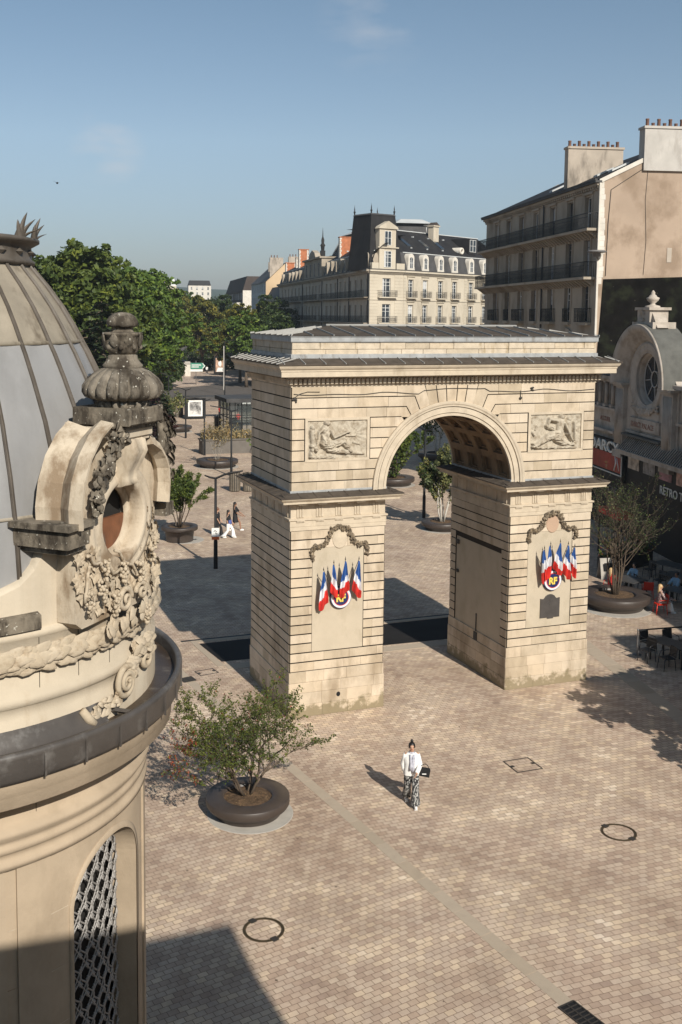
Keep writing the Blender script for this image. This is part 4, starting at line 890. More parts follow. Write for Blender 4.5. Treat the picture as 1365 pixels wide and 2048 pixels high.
M['curtain'] = plain('net_curtain', (.42, .42, .42), .8)
M['gableshade'] = stone('gable_shade_wall', (.006, .0055, .005), .5, 0, 1.2, .95, .3, spec=.1, dirt=(.016, .018, .011), dirt_t=(.52, .66), dscale=.9, stretch=(1, 1, 1), spots=((.20, .19, .14), 3.2, .735))  # near-black stands for shade on the wall, with faint foliage blotches
M['cine'] = stone('cinema_stone', (.42, .365, .31), .12, 0, 1.2, .9, .25, dirt=(.24, .20, .16), dirt_t=(.48, .68), dscale=1.1, stretch=(1, 1, .6))
M['red'] = plain('red_poster', (.30, .03, .015), .5, var=.3, scale=1.5)
M['peach'] = stone('peach_render', (.52, .38, .24), .1, 0, .3)
M['pale'] = stone('pale_blue_render', (.52, .54, .54), .08, 0, .3)
M['brownmetal'] = stone('brown_cladding', (.055, .042, .036), .15, 0, .5)
M['copper'] = stone('green_copper', (.10, .098, .088), .2, 0, 2)
M['whitelead'] = stone('pale_zinc', (.50, .51, .51), .1, .1, .6, .5)
def holes_wall(mb, F, u0, u1, v0, v1, holes, dep=.28, mi=0, d=0.0):
    us = sorted({u0, u1} | {h[0] for h in holes} | {h[1] for h in holes}); vs_ = sorted({v0, v1} | {h[2] for h in holes} | {h[3] for h in holes})
    for a, b in zip(us, us[1:]):
        run = None
        for c, e in zip(vs_, vs_[1:]):
            m = ((a + b) / 2, (c + e) / 2); inh = any(h[0] < m[0] < h[1] and h[2] < m[1] < h[3] for h in holes)
            if not inh: run = (run[0], e) if run else (c, e)
            if inh or e == vs_[-1]:
                if run: mb.add([F(a, run[0], d), F(b, run[0], d), F(b, run[1], d), F(a, run[1], d)], [(0, 1, 2, 3)], mi)
                run = None
    for h in holes:
        a, b, c, e = h[:4]; q = [F(a, c, d), F(b, c, d), F(b, e, d), F(a, e, d), F(a, c, d - dep), F(b, c, d - dep), F(b, e, d - dep), F(a, e, d - dep)]
        mb.add(q, [(0, 4, 5, 1), (1, 5, 6, 2), (2, 6, 7, 3), (3, 7, 4, 0)], mi)
def window(F, u, v0, w, h, par, fm='white', dep=.22, style='cas', pm='pane', sub=True):
    a, b = u - w / 2, u + w / 2; f = MB(); t = .055
    f.fbox(F, a, b, v0 + h - t, v0 + h, -dep, -dep + .05); f.fbox(F, a, b, v0, v0 + t, -dep, -dep + .05); f.fbox(F, a, a + t, v0 + t, v0 + h - t, -dep, -dep + .05); f.fbox(F, b - t, b, v0 + t, v0 + h - t, -dep, -dep + .05)
    f.fbox(F, u - t * .7, u + t * .7, v0 + t, v0 + h - t, -dep, -dep + .055)
    for k in ((.30, .62) if h > 2 else (.5,)): f.fbox(F, a + t, b - t, v0 + h * k - .018, v0 + h * k + .018, -dep, -dep + .04)
    if h > 2.2: f.fbox(F, a + t, b - t, v0 + h * .80 - .03, v0 + h * .80 + .03, -dep, -dep + .05)
    o = f.build('window', M[fm], par)
    p = MB(); p.add([F(a + .01, v0 + .01, -dep + .015), F(b - .01, v0 + .01, -dep + .015), F(b - .01, v0 + h - .01, -dep + .015), F(a + .01, v0 + h - .01, -dep + .015)], [(0, 1, 2, 3)])
    r = random.random()
    if r < .35: p.add([F(a + .05, v0 + .05, -dep + .02), F(a + w * .3, v0 + .05, -dep + .02), F(a + w * .3, v0 + h - .05, -dep + .02), F(a + .05, v0 + h - .05, -dep + .02)], [(0, 1, 2, 3)], 1)
    elif r < .5: p.add([F(a + .05, v0 + h * .5, -dep + .02), F(b - .05, v0 + h * .5, -dep + .02), F(b - .05, v0 + h - .05, -dep + .02), F(a + .05, v0 + h - .05, -dep + .02)], [(0, 1, 2, 3)], 1)
    p.build('pane', [M[pm], M['curtain']], o); return o
def railing(F, u0, u1, v, h, d0, d1, step=.13, ends=True, pat=True):
    m = MB(); m.fbox(F, u0, u1, v + h - .04, v + h, d1 - .04, d1); m.fbox(F, u0, u1, v + .04, v + .07, d1 - .03, d1 - .005)
    if pat: m.fbox(F, u0, u1, v + h * .72, v + h * .75, d1 - .03, d1 - .005)
    n = max(2, int((u1 - u0) / step))
    for k in range(n + 1): u = u0 + (u1 - u0) * k / n; m.fbox(F, u - .011, u + .011, v + .02, v + h, d1 - .03, d1 - .012)
    if pat:
        for k in range(n):
            a = u0 + (u1 - u0) * k / n; b = u0 + (u1 - u0) * (k + 1) / n; z0, z1 = v + .08, v + h * .72
            for (p, q, r, s_) in ((a, z0, b, z1), (a, z1, b, z0)): m.add([F(p, q, d1 - .02), F(p, q + .035, d1 - .02), F(r, s_ + .035, d1 - .02), F(r, s_, d1 - .02)], [(0, 1, 2, 3)])
    if ends:
        for u in (u0, u1):
            m.fbox(F, u - .015, u + .015, v + h - .04, v + h, d0, d1); k = d0
            while k < d1: m.fbox(F, u - .01, u + .01, v + .02, v + h, k, k + .02); k += step
    return m
def pots(F, us, v, d, hs, par, r=.11):
    for u, h in zip(us, hs):
        m = MB(); p = F(u, v, d); m.lathe([(r, 0), (r * .9, h * .8), (r * 1.05, h * .85), (r * 1.0, h), (r * .7, h), (r * .65, h * .5)], p, 10); m.build('chimney_pot', M['pot'], par)
def solidroof(mb, pts, fs, mi=0): mb.add(pts, fs, mi)

# --- apartment building on the right
FRR = FR(35.11, 50.37, 194); G1 = FR(28.82, 25.147, 104)
apt = thing('apartment_building', 'shaded stone apartment block with iron balconies, slate roof and blank brown gable above the cinema', 'building', (32, 38, 0))
wu = [48 - t for t in (24.0, 27.3, 30.8, 34.45, 37.9, 41.3, 44.7)]
wl = MB(); hs_ = []
for u in wu: hs_ += [(u - .55, u + .55, 18.38, 20.35), (u - .55, u + .55, 15.38, 17.65), (u - .58, u + .58, 12.45, 14.75), (u - .55, u + .55, 9.0, 11.3), (u - .7, u + .7, 1.0, 4.2), (u - .55, u + .55, 5.2, 7.5)]
holes_wall(wl, FRR, 0, 26, 0, 21.0, hs_); wl.build('street_wall', M['facade'], apt)
bk = MB(); bk.hexa([FRR(.3, 0, -.5), FRR(25.7, 0, -.5), FRR(25.7, 0, -13), FRR(.3, 0, -13), FRR(.3, 20.9, -.5), FRR(25.7, 20.9, -.5), FRR(25.7, 20.9, -13), FRR(.3, 20.9, -13)]); bk.build('dark_core', M['darkroom'], apt)
g = MB(); g.add([G1(0, 0, 0), G1(13, 0, 0), G1(13, 21, 0), G1(6.3, 24.2, 0), G1(0, 21.05, 0)], [(0, 1, 2, 3, 4)]); g.build('gable_wall', M['render'], apt)
g = MB(); g.add([FRR(0, 0, 0), FRR(0, 0, -13), FRR(0, 21, -13), FRR(0, 24.2, -6.3), FRR(0, 21.05, 0)], [(4, 3, 2, 1, 0)]); g.build('far_gable', M['facade'], apt)
g = MB(); g.poly(G1, [(.02, 9.2), (13, 9.2), (13, 15.6), (.32, 15.1)], 0, .05); g.build('gable_shade_sheet', M['gableshade'], apt)  # dark sheet painting the shadow on the lower gable
g = MB(); z = 14.8
while z < 21: h_ = random.uniform(.3, .45); w_ = random.uniform(.18, .34); g.fbox(G1, 0, w_, z, z + h_ - .01, 0, .02); z += h_
g.build('quoins', M['quoin'], apt)
g = MB(); g.fbox(G1, -.14, -.02, .2, 21.0, -.02, .10); g.build('drainpipe', M['quoin'], apt)
g = MB(); q = G1; g.hexa([q(-.15, 20.95, .08), q(6.3, 24.1, .08), q(6.3, 24.1, -.10), q(-.15, 20.95, -.10), q(-.15, 21.22, .08), q(6.3, 24.4, .08), q(6.3, 24.4, -.10), q(-.15, 21.22, -.10)]); g.build('verge', M['quoin'], apt)
rf = MB(); e = .35
rf.add([FRR(-.2, 21.16, e), FRR(26.02, 21.16, e), FRR(26.02, 24.25, -6.3), FRR(3.0, 24.25, -6.3), FRR(-.2, 21.16, -13.3), FRR(26.02, 21.16, -13.3)], [(0, 1, 2, 3), (3, 4, 0), (4, 3, 2, 5)])
rfo = rf.build('roof', M['slate'], apt)
g = MB(); g.fbox(FRR, -.3, 26.1, 21.02, 21.15, 0, .42); g.fbox(FRR, -.3, 26.1, 21.151, 21.24, .30, .46); g.build('gutter', M['slateg'], apt)
g = MB(); g.fbox(FRR, -.15, 26, 20.62, 20.70, 0, .08); g.fbox(FRR, -.2, 26.0, 20.86, 21.02, 0, .26)
for k in range(66): g.fbox(FRR, .1 + k * .395, .27 + k * .395, 20.71, 20.855, 0, .2)
g.build('eaves_cornice', M['facade'], apt)
for u in wu:   # stone surrounds and panels
    g = MB()
    for (z0, z1) in ((18.38, 20.35), (15.38, 17.65), (12.45, 14.75)):
        g.fbox(FRR, u - .74, u - .56, z0, z1 + .14, 0, .06); g.fbox(FRR, u + .56, u + .74, z0, z1 + .14, 0, .06); g.fbox(FRR, u - .8, u + .8, z1 + .14, z1 + .26, 0, .14)
        if z0 < 14: g.fbox(FRR, u - .9, u + .9, z1 + .26, z1 + .34, 0, .3)
    g.build('window_surround', M['facade'], apt)
for i, (z0, h) in enumerate(((18.38, 1.97), (15.38, 2.27), (12.45, 2.3), (9.0, 2.3), (5.2, 2.3))):
    for j, u in enumerate(wu):
        window(FRR, u, z0, 1.1, h, apt, 'shutter' if (i + j) % 3 else 'white', .24)
for z0, ua, ub in ((18.2, .0, 25.9), (15.2, -.6, 25.6)):
    g = MB(); g.fbox(FRR, ua, ub, z0 - .10, z0 + .06, 0, .80)
    for k in range(44): u = ua + .4 + k * (ub - ua - .8) / 43; g.hexa([FRR(u - .09, z0 - .55, .02), FRR(u + .09, z0 - .55, .02), FRR(u + .09, z0 - .55, 0), FRR(u - .09, z0 - .55, 0), FRR(u - .09, z0 - .102, .65), FRR(u + .09, z0 - .102, .65), FRR(u + .09, z0 - .102, 0), FRR(u - .09, z0 - .102, 0)])
    o = g.build('long_balcony', M['facade'], apt); railing(FRR, ua + .05, ub - .05, z0 + .06, .95, 0, .78).build('railing', M['black'], o)
for j, u in enumerate(wu):
    g = MB(); w_ = 1.05 if j % 2 == 0 else .62; g.fbox(FRR, u - w_, u + w_, 12.22, 12.40, 0, .42 if j % 2 == 0 else .2); o = g.build('balcony', M['facade'], apt)
    railing(FRR, u - w_ + .05, u + w_ - .05, 12.40, .92, 0, .40 if j % 2 == 0 else .18, .12).build('railing', M['black'], o)
    if j % 2: g = MB(); g.poly(FRR, [(u + 1.1 * math.cos(q), 11.45 + .55 * math.sin(q)) for q in [math.pi * i / 12 for i in range(13)]], 0, .12); g.poly(FRR, [(u + .6 * math.cos(q), 11.47 + .3 * math.sin(q)) for q in [math.pi * i / 12 for i in range(13)]], .12, .125); g.build('arched_pediment', M['facade'], apt)
g = MB(); u = 48 - 32.6
for z0, z1 in ((9, 15.0), (15.4, 17.9), (18.4, 21)): g.tube([FRR(u, z0, .09), FRR(u, z1, .09)], .055, 7)
g.build('drainpipe', M['slateg'], apt)
for t_, w_ in ((28.6, .0), (22.25, 2.55)):   # chimney stacks on the party walls
    P = FRR.sub(48 - t_, 0); FS = FR(P.o.x, P.o.y, 104)
    g = MB()
    if w_ == 0: g.fbox(FS, .05, 3.9, 20.6, 24.05, -.35, .35); g.fbox(FS, -.02, 3.97, 24.051, 24.2, -.42, .42); o = g.build('chimney_stack', M['chim'], rfo); pots(FS, [.25 + k * .335 for k in range(11)], 24.2, 0, [.42 if k % 2 == 0 else .22 for k in range(11)], o)
    else: g.fbox(FS, 2.6, 6.2, 21.8, 24.35, -.4, .42); g.fbox(FS, 2.53, 6.27, 24.351, 24.5, -.47, .49); o = g.build('chimney_stack', M['chimw'], rfo); pots(FS, [2.9 + k * .37 for k in range(8)], 24.5, 0, [.5 if k % 2 == 0 else .25 for k in range(8)], o)
P = FRR.sub(48 - 31.0, 0); FS = FR(P.o.x, P.o.y, 104); g = MB(); g.fbox(FS, 2.2, 3.0, 22, 24.0, -.3, .3); g.fbox(FS, 1.6, 2.2, 21.7, 23.3, -.3, .3); o = g.build('chimney_stack', M['chim'], rfo)
for u in (24.3, 21.8, 13.0): # skylights
    g = MB(); sl = .463
    for (a, b, m_) in ((1.2, 2.3, 0),): g.hexa([FRR(u - .35, 21.2 + sl * (e + a), -a), FRR(u + .35, 21.2 + sl * (e + a), -a), FRR(u + .35, 21.2 + sl * (e + b), -b), FRR(u - .35, 21.2 + sl * (e + b), -b), FRR(u - .35, 21.32 + sl * (e + a), -a), FRR(u + .35, 21.32 + sl * (e + a), -a), FRR(u + .35, 21.32 + sl * (e + b), -b), FRR(u - .35, 21.32 + sl * (e + b), -b)])
    g.build('skylight', M['whitelead'], rfo)
g = MB()
for (a, b, c_, d_) in ((5.6, 6.3, 18.2, 19.6), (4.4, 4.7, 16.2, 17.1)): g.fbox(G1, a, b, c_, d_, 0, .03)
g.build('render_patch', M['chim'], apt)
g = MB(); g.tube([G1(.45, 15.3, .04), G1(.5, 18.5, .04), G1(.62, 20.6, .04), G1(2.6, 21.9, .04)], .018, 5); g.tube([G1(2.9, 15.4, .03), G1(3.0, 17.5, .03), G1(2.85, 20.0, .03), G1(2.95, 21.9, .03)], .012, 4); g.build('wall_cable', M['iron'], apt)
g = MB(); g.fbox(G1, 5.9, 6.5, 17.0, 18.9, .03, .06); g.build('blind_window', M['facade'], apt)
# dish lamp on the corner pipe
g = MB(); c = G1(-.35, 16.75, .5); g.lathe([(.0, .12), (.45, .10), (.62, .02), (.60, -.02), (.42, -.06), (.25, -.08), (.2, -.3), (0, -.32)], c, 20); g.tube([c + Vector((0, 0, -.2)), G1(-.05, 16.3, .05)], .07, 6); g.build('lamp_dish', M['shutter'], apt)

# --- the cinema in front of it
FC = FR(28.82, 25.147, 194)
cin = thing('cinema', 'grey carved stone cinema with round spoked window under an arched gable, letters over a canopy', 'cinema', (26, 16, 0))
CU = 7.95
w0 = MB(); w0.hexa([FC(0, 0, -.6), FC(20, 0, -.6), FC(20, 0, -12), FC(0, 0, -12), FC(0, 9.2, -.6), FC(20, 9.2, -.6), FC(20, 9.2, -12), FC(0, 9.2, -12)]); w0.build('hall', M['cine'], cin)
w0 = MB(); holes_wall(w0, FC, 0, 4.1, 4.2, 9.1, [(.45, 1.15, 7.5, 8.85), (1.45, 2.15, 7.5, 8.85), (2.45, 3.15, 7.5, 8.85)], .45)
n = 48; vs = []   # centre bay wall with round hole
outp = [(4.1, 4.2), (11.9, 4.2), (11.9, 9.0)] + [(CU + 3.4 * math.cos(q), 9.0 + 3.3 * math.sin(q)) for q in [math.pi * i / 20 for i in range(1, 20)]] + [(4.1, 9.0)]
def ringslab(mb, F, out, c, r, d0, d1, n=64):
    def hit(q):
        dx, dy = math.cos(q), math.sin(q); best = 99
        for i in range(len(out)):
            x0, y0 = out[i][0] - c[0], out[i][1] - c[1]; x1, y1 = out[(i + 1) % len(out)][0] - c[0], out[(i + 1) % len(out)][1] - c[1]; den = dx * (y1 - y0) - dy * (x1 - x0)
            if abs(den) < 1e-9: continue
            t = (x0 * (y1 - y0) - y0 * (x1 - x0)) / den; s_ = (x0 * dy - y0 * dx) / den
            if t > 0 and -1e-6 <= s_ <= 1 + 1e-6: best = min(best, t)
        return best
    vs = []
    for i in range(n):
        q = 2 * math.pi * i / n; h = hit(q)
        for rr, d in ((r, d0), (r, d1), (h, d1), (h, d0)): vs.append(F(c[0] + rr * math.cos(q), c[1] + rr * math.sin(q), d))
    mb.add(vs, [(i * 4 + j, ((i + 1) % n) * 4 + j, ((i + 1) % n) * 4 + (j + 1) % 4, i * 4 + (j + 1) % 4) for i in range(n) for j in range(4)])
CC = (CU, 9.35)
ringslab(w0, FC, outp, CC, 1.45, -.6, .1); holes_wall(w0, FC, 11.9, 20, 4.2, 9.1, [(12.7, 13.4, 7.5, 8.85), (13.7, 14.4, 7.5, 8.85)], .45)
w0.build('front_wall', M['cine'], cin)
def ringm(mb, F, c, prof, n=48, a0=0, a1=360, sy=1.0):
    k = len(prof); vs = []; full = a1 - a0 > 359; m = n if full else n + 1
    for i in range(m):
        q = R(a0 + (a1 - a0) * i / n)
        for r, d in prof: vs.append(F(c[0] + r * math.cos(q), c[1] + r * sy * math.sin(q), d))
    mb.add(vs, [(i * k + j, ((i + 1) % m) * k + j, ((i + 1) % m) * k + j + 1, i * k + j + 1) for i in range(n) for j in range(k - 1)], 0, True)
g = MB(); ringm(g, FC, CC, [(1.36, -.4), (1.36, -.1), (1.45, -.05), (1.5, .1), (1.75, .18), (1.85, .14), (1.9, .20), (2.0, .20), (2.05, .1)]); g.build('round_frame', M['cine'], cin)
g = MB(); ringm(g, FC, (CU, 9.0), [(2.55, .1), (2.6, .3), (2.8, .32), (2.85, .5), (3.05, .52), (3.1, .7), (3.45, .85), (3.5, .8), (3.5, -.4)], 40, 0, 180, .97); g.build('arched_hood', M['cine'], cin)
g = MB(); ringm(g, FC, (CU, 9.0), [(3.51, .75), (3.52, -.9), (3.3, -1.0)], 30, 0, 90, .97); g.build('copper_flashing', M['copper'], cin)
g = MB(); ringm(g, FC, CC, [(1.30, -.38), (1.37, -.38), (1.37, -.32), (1.30, -.32), (1.30, -.38)]); ringm(g, FC, CC, [(.42, -.38), (.47, -.38), (.47, -.32), (.42, -.32), (.42, -.38)], 32)
for k in range(8):
    q = k * math.pi / 4 + .1; g.tube([FC(CC[0] + .46 * math.cos(q), CC[1] + .46 * math.sin(q), -.35), FC(CC[0] + 1.31 * math.cos(q), CC[1] + 1.31 * math.sin(q), -.35)], .028, 5)
o = g.build('round_window', M['chimw'], cin)
g = MB(); g.poly(FC, [(CC[0] + 1.36 * math.cos(q), CC[1] + 1.36 * math.sin(q)) for q in [2 * math.pi * i / 40 for i in range(40)]], -.42, -.40); g.build('pane', M['glass'], o)
for u0 in (4.25, 10.55):
    g = MB(); g.fbox(FC, u0, u0 + 1.15, 5.0, 8.75, .1, .34)
    for k in range(6): g.tube([FC(u0 + .15 + k * .17, 5.4, .35), FC(u0 + .15 + k * .17, 8.6, .35)], .06, 6)
    g.fbox(FC, u0 - .1, u0 + 1.25, 8.751, 8.86, 0, .48); g.fbox(FC, u0 - .2, u0 + 1.35, 8.861, 9.0, 0, .60); g.fbox(FC, u0 - .06, u0 + 1.21, 4.6, 4.999, 0, .42); g.build('pilaster', M['cine'], cin)
g = MB(); g.fbox(FC, 5.6, 10.4, 6.2, 6.32, .1, .25); g.fbox(FC, 6.0, 9.9, 6.45, 7.1, .1, .2); g.fbox(FC, 5.5, 10.5, 5.3, 5.45, .1, .3)
for i in range(60): 
    t = random.uniform(-1, 1); leaf(g, FC(CU + t * 1.7, 7.45 + .25 * abs(t) + random.uniform(-.12, .2), .15), FC.n, FC.u * (1 if t > 0 else -1) + Vector((0, 0, .3)), .35, .22, .35)
g.build('carved_panel', M['cine'], cin)
g = MB(); g.fbox(FC, CU - 1.35, CU + 1.35, 12.05, 12.5, -.8, .5); g.fbox(FC, CU - .8, CU + .8, 12.5, 13.15, -.6, .45); g.fbox(FC, CU - .95, CU + .95, 13.15, 13.3, -.7, .55)
g.poly(FC, [(CU - 1.5, 12.2), (CU - .8, 12.5), (CU - .8, 13.0)], -.4, .3); g.poly(FC, [(CU + 1.5, 12.2), (CU + .8, 13.0), (CU + .8, 12.5)], -.4, .3)
ringm(g, FC, (CU - .1, 12.82), [(.20, .45), (.24, .55), (.30, .5), (.34, .45)], 20, 20, 330); g.build('crest_pedestal', M['cine'], cin)
g = MB(); c = FC(CU, 13.3, -.05); g.lathe([(.42, 0), (.40, .08), (.16, .14), (.12, .22), (.30, .38), (.36, .52), (.22, .58), (.18, .66), (.10, .72), (.12, .80), (.04, .92), (0, .95)], c, 16); g.build('urn', M['cine'], cin)
g = MB(); g.fbox(FC, -.05, 3.95, 9.1, 9.28, -.6, .55); g.fbox(FC, -.02, 4.0, 8.9, 9.1, -.1, .3); g.fbox(FC, 0, 4.05, 7.2, 7.34, 0, .3); g.fbox(FC, 0, 4.05, 5.85, 6.0, 0, .35); g.build('cornice', M['cine'], cin); g = MB(); g.fbox(FC, 12.05, 20, 9.1, 9.28, -.6, .55); g.fbox(FC, 12.05, 20, 7.2, 7.34, 0, .3); g.build('cornice', M['cine'], cin)
for u in (.3, 1.3, 2.3, 3.3): g = MB(); g.tube([FC(u, 7.5, .1), FC(u, 8.8, .1)], .12, 10); g.fbox(FC, u - .16, u + .16, 8.8, 8.9, -.05, .27); g.fbox(FC, u - .16, u + .16, 7.36, 7.5, -.05, .27); g.build('column', M['cine'], cin)
g = MB()
for u in (.45, 1.45, 2.45, 12.7, 13.7): g.add([FC(u, 7.5, -.4), FC(u + .7, 7.5, -.4), FC(u + .7, 8.85, -.4), FC(u, 8.85, -.4)], [(0, 1, 2, 3)])
g.build('window_glass', M['glass'], cin)
g = MB(); g.add([FC(-.1, 9.3, .6), FC(4, 9.3, .6), FC(4, 10.3, -3), FC(-.1, 10.3, -3)], [(0, 1, 2, 3)]); g.build('side_roof', M['slateg'], cin)
def textmesh(txt, F, u, v, d, size, mat, name, par, ext=.02, bold=0.0, sx=1.0, align='LEFT'):
    c = bpy.data.curves.new(name, 'FONT'); c.body = txt; c.size = size; c.extrude = ext; c.offset = bold; c.align_x = align
    o = bpy.data.objects.new(name + '_src', c); COL.objects.link(o); bpy.context.view_layer.update()
    me = bpy.data.meshes.new_from_object(o.evaluated_get(bpy.context.evaluated_depsgraph_get())); bpy.data.objects.remove(o)
    for vv in me.vertices: p = F(u + vv.co.x * sx, v + vv.co.y, d + vv.co.z); vv.co = p
    me.materials.clear(); me.materials.append(mat); ob = bpy.data.objects.new(name, me); COL.objects.link(ob); ob.parent = par; return ob
M['letterw'] = plain('white_letters', (.70, .68, .62), .5); M['letterd'] = plain('faded_red_letters', (.26, .13, .09), .7); M['yellow'] = plain('gold_letters', (.75, .55, .10), .4)
textmesh('DARCY PALACE', FC, 6.25, 6.60, .21, .42, M['letterd'], 'lettering', cin, .01)
textmesh('ACCUEIL', FC, 1.2, 6.45, .02, .40, M['letterd'], 'lettering', cin, .01)
g = MB()   # steep ribbed canopy
g.add([FC(6.0, 5.95, .25), FC(6.0, 5.22, .85), FC(20, 5.22, .85), FC(20, 5.95, .25), FC(6.0, 5.1, .3), FC(20, 5.1, .3)], [(0, 1, 2, 3), (1, 4, 5, 2), (0, 4, 1)])
o = g.build('canopy', M['slateg'], cin)
g = MB()
for k in range(56): u = 6.05 + k * .25; g.hexa([FC(u, 5.95, .26), FC(u + .04, 5.95, .26), FC(u + .04, 5.23, .86), FC(u, 5.23, .86), FC(u, 6.0, .28), FC(u + .04, 6.0, .28), FC(u + .04, 5.27, .88), FC(u, 5.27, .88)])
g.fbox(FC, 5.95, 20, 5.02, 5.22, .85, .93); g.fbox(FC, 5.9, 20, 5.221, 5.27, .85, .98); g.build('canopy_edge', M['cine'], o)
g = MB(); g.fbox(FC, 5.6, 10.5, 6.02, 6.14, .1, .5); g.build('copper_flashing', M['copper'], cin)
g = MB(); g.fbox(FC, 0, 20, 0, 5.0, -.5, .0); g.fbox(FC, 5.6, 20, 3.2, 4.95, .0, .12); g.build('dark_shopfront', M['black'], cin)
for k in range(6):
    u = 5.95 + k * 2.05; g = MB(); g.fbox(FC, u, u + 1.5, 4.12, 4.82, .125, .15); g.build('poster', plain('poster_%s' % ('sand', 'grey', 'plum', 'rose', 'dun', 'ochre')[k], ((.42, .34, .27), (.22, .2, .19), (.32, .14, .15), (.46, .26, .20), (.2, .17, .15), (.4, .3, .2))[k], .5, var=.6, scale=3), cin)
textmesh('RETRO TANGO', FC, 10.15, 3.36, .13, .62, M['letterw'], 'lettering', cin, .01, .006, 1.1)
g = MB(); g.fbox(FC, .45, 5.65, 3.15, 5.45, .02, .34); o = g.build('sign_box', M['black'], cin)
g = MB(); g.fbox(FC, .55, 5.45, 3.66, 4.68, .341, .36); g.build('red_poster', M['red'], o)
g = MB()
for (a, b, c_, d_) in ((.5, 5.56, 3.50, 3.555), (5.50, 5.56, 3.555, 4.7)): g.fbox(FC, a, b, c_, d_, .341, .39)
g.tube([FC(4.5, 3.75, .37), FC(4.75, 4.2, .37), FC(4.6, 4.6, .37)], [.05, .06, .04], 5); g.tube([FC(4.85, 4.5, .37), FC(5.2, 3.8, .37)], .03, 5); g.build('light_strip', M['letterw'], o)
textmesh('DARCY', FC, .62, 4.74, .36, .92, M['letterw'], 'lettering', o, .06, .014, 1.45)
textmesh('CINE', FC, 2.9, 2.2, .03, .6, M['shutter'], 'lettering', cin, .01); textmesh('PUB', FC, 3.1, 1.5, .03, .5, M['shutter'], 'lettering', cin, .01)
# neighbours out of view on the right and behind the camera: they throw the shade seen in the square
def plainhouse(name, lab, F, L, D, H, wallm, roofm, rows, bay=3.0, mans=2.2):
    t = thing(name, lab, 'building', F(L / 2, 0, -D / 2)); hs = []; us = [bay * (k + .5) + (L - bay * int(L / bay)) / 2 for k in range(int(L / bay))]
    for k in range(rows):
        z0 = 1.0 + k * (H - 1.2) / rows
        for u in us: hs.append((u - .5, u + .5, z0, z0 + min(2.2, (H - 1.2) / rows - .9)))
    m = MB(); holes_wall(m, F, 0, L, 0, H, hs)
    for s_ in (0, L): m.add([F(s_, 0, 0), F(s_, 0, -D), F(s_, H, -D), F(s_, H, 0)], [(0, 1, 2, 3)])
    m.add([F(0, 0, -D), F(L, 0, -D), F(L, H, -D), F(0, H, -D)], [(0, 1, 2, 3)]); m.add([F(0, H - .02, 0), F(L, H - .02, 0), F(L, H - .02, -D), F(0, H - .02, -D)], [(0, 1, 2, 3)]); m.build('wall', wallm, t)
    for h in hs: window(F, (h[0] + h[1]) / 2, h[2], 1.0, h[3] - h[2], t)
    m = MB(); m.fbox(F, -.1, L + .1, H, H + .18, -D, .25); m.build('cornice', wallm, t)
    m = MB(); q = mans; m.add([F(0, H + .18, 0), F(L, H + .18, 0), F(L, H + .18, -D), F(0, H + .18, -D), F(q * .8, H + q, -q * 1.2), F(L - q * .8, H + q, -q * 1.2), F(L - q * .8, H + q, -D + q * 1.2), F(q * .8, H + q, -D + q * 1.2)], [(0, 1, 5, 4), (1, 2, 6, 5), (2, 3, 7, 6), (3, 0, 4, 7), (4, 5, 6, 7)]); m.build('roof', roofm, t)
    return t
P1 = FC(20.02, 0); plainhouse('town_house', 'low stone row house next to the cinema, outside the view', FR(P1.x, P1.y, 194), 28, 11, 10.3, M['cine'], M['slate'], 3, 3.5, .5)
P1 = FC(48.2, 0); plainhouse('town_house', 'tall stone corner house right of the square, outside the view', FR(P1.x, P1.y, 194), 24, 12, 17.0, M['facade'], M['slate'], 5, 3.4, .3)
plainhouse('town_house', 'stone house behind the viewpoint facing the gate', FR(-3.25, -31.75, -90, 0), 32, 14, 14.2, M['facade2'], M['slate'], 4, 3.2, .3)

# --- pale corner block with mansard at the far side of the square
FB = FR(54.13, 107.75, 62.4); FH = FR(48.12, 106.14, 75); FW = FR(61.83, 188.0, 189.5)
cb = thing('corner_block', 'pale stone block with black mansard, corner pavilion and long shaded wing of dormers', 'building', (60, 120, 0))
fu = [1.75, 5.3, 9.2, 12.9, 17.4, 21.3, 25.2]; rows_ = (15.35, 11.68, 8.0, 4.3)
m = MB(); hs = [(u - .62, u + .62, z, z + 2.65) for u in fu for z in rows_]; holes_wall(m, FB, 0, 28, 0, 18.6, hs, .3)
hs2 = [(3.1 - .75, 3.1 + .75, z, z + 2.7) for z in rows_]; holes_wall(m, FH, 0, 6.22, 0, 18.6, hs2, .3); m.build('front_wall', M['facade2'], cb)
wt = [1.4 + 3.68 * k for k in range(9)] + [37.3 + 3.1 * k for k in range(5)] + [53.8 + 4.15 * k for k in range(7)]; ww = [83 - t for t in wt]
m = MB(); hs3 = [(u - .55, u + .55, z, z + 2.6) for u in ww for z in rows_[:3]]; holes_wall(m, FW, 0, 83, 0, 18.6, hs3, .3); M['wing'] = stone('wing_limestone', (.46, .405, .335), .12, .05, .8, .9, .2, dirt=(.32, .27, .21), dirt_t=(.5, .7), dscale=.5, stretch=(1, 1, .5)); m.build('wing_wall', M['wing'], cb)
m = MB(); m.hexa([FB(0, 0, -.5), FB(28, 0, -.5), FB(28, 0, -14), FB(8, 0, -14), FB(0, 18.5, -.5), FB(28, 18.5, -.5), FB(28, 18.5, -14), FB(8, 18.5, -14)]); m.hexa([FW(0, 0, -.5), FW(82.5, 0, -.5), FW(74, 0, -12), FW(0, 0, -12), FW(0, 18.5, -.5), FW(82.5, 18.5, -.5), FW(74, 18.5, -12), FW(0, 18.5, -12)]); m.build('dark_core', M['darkroom'], cb)
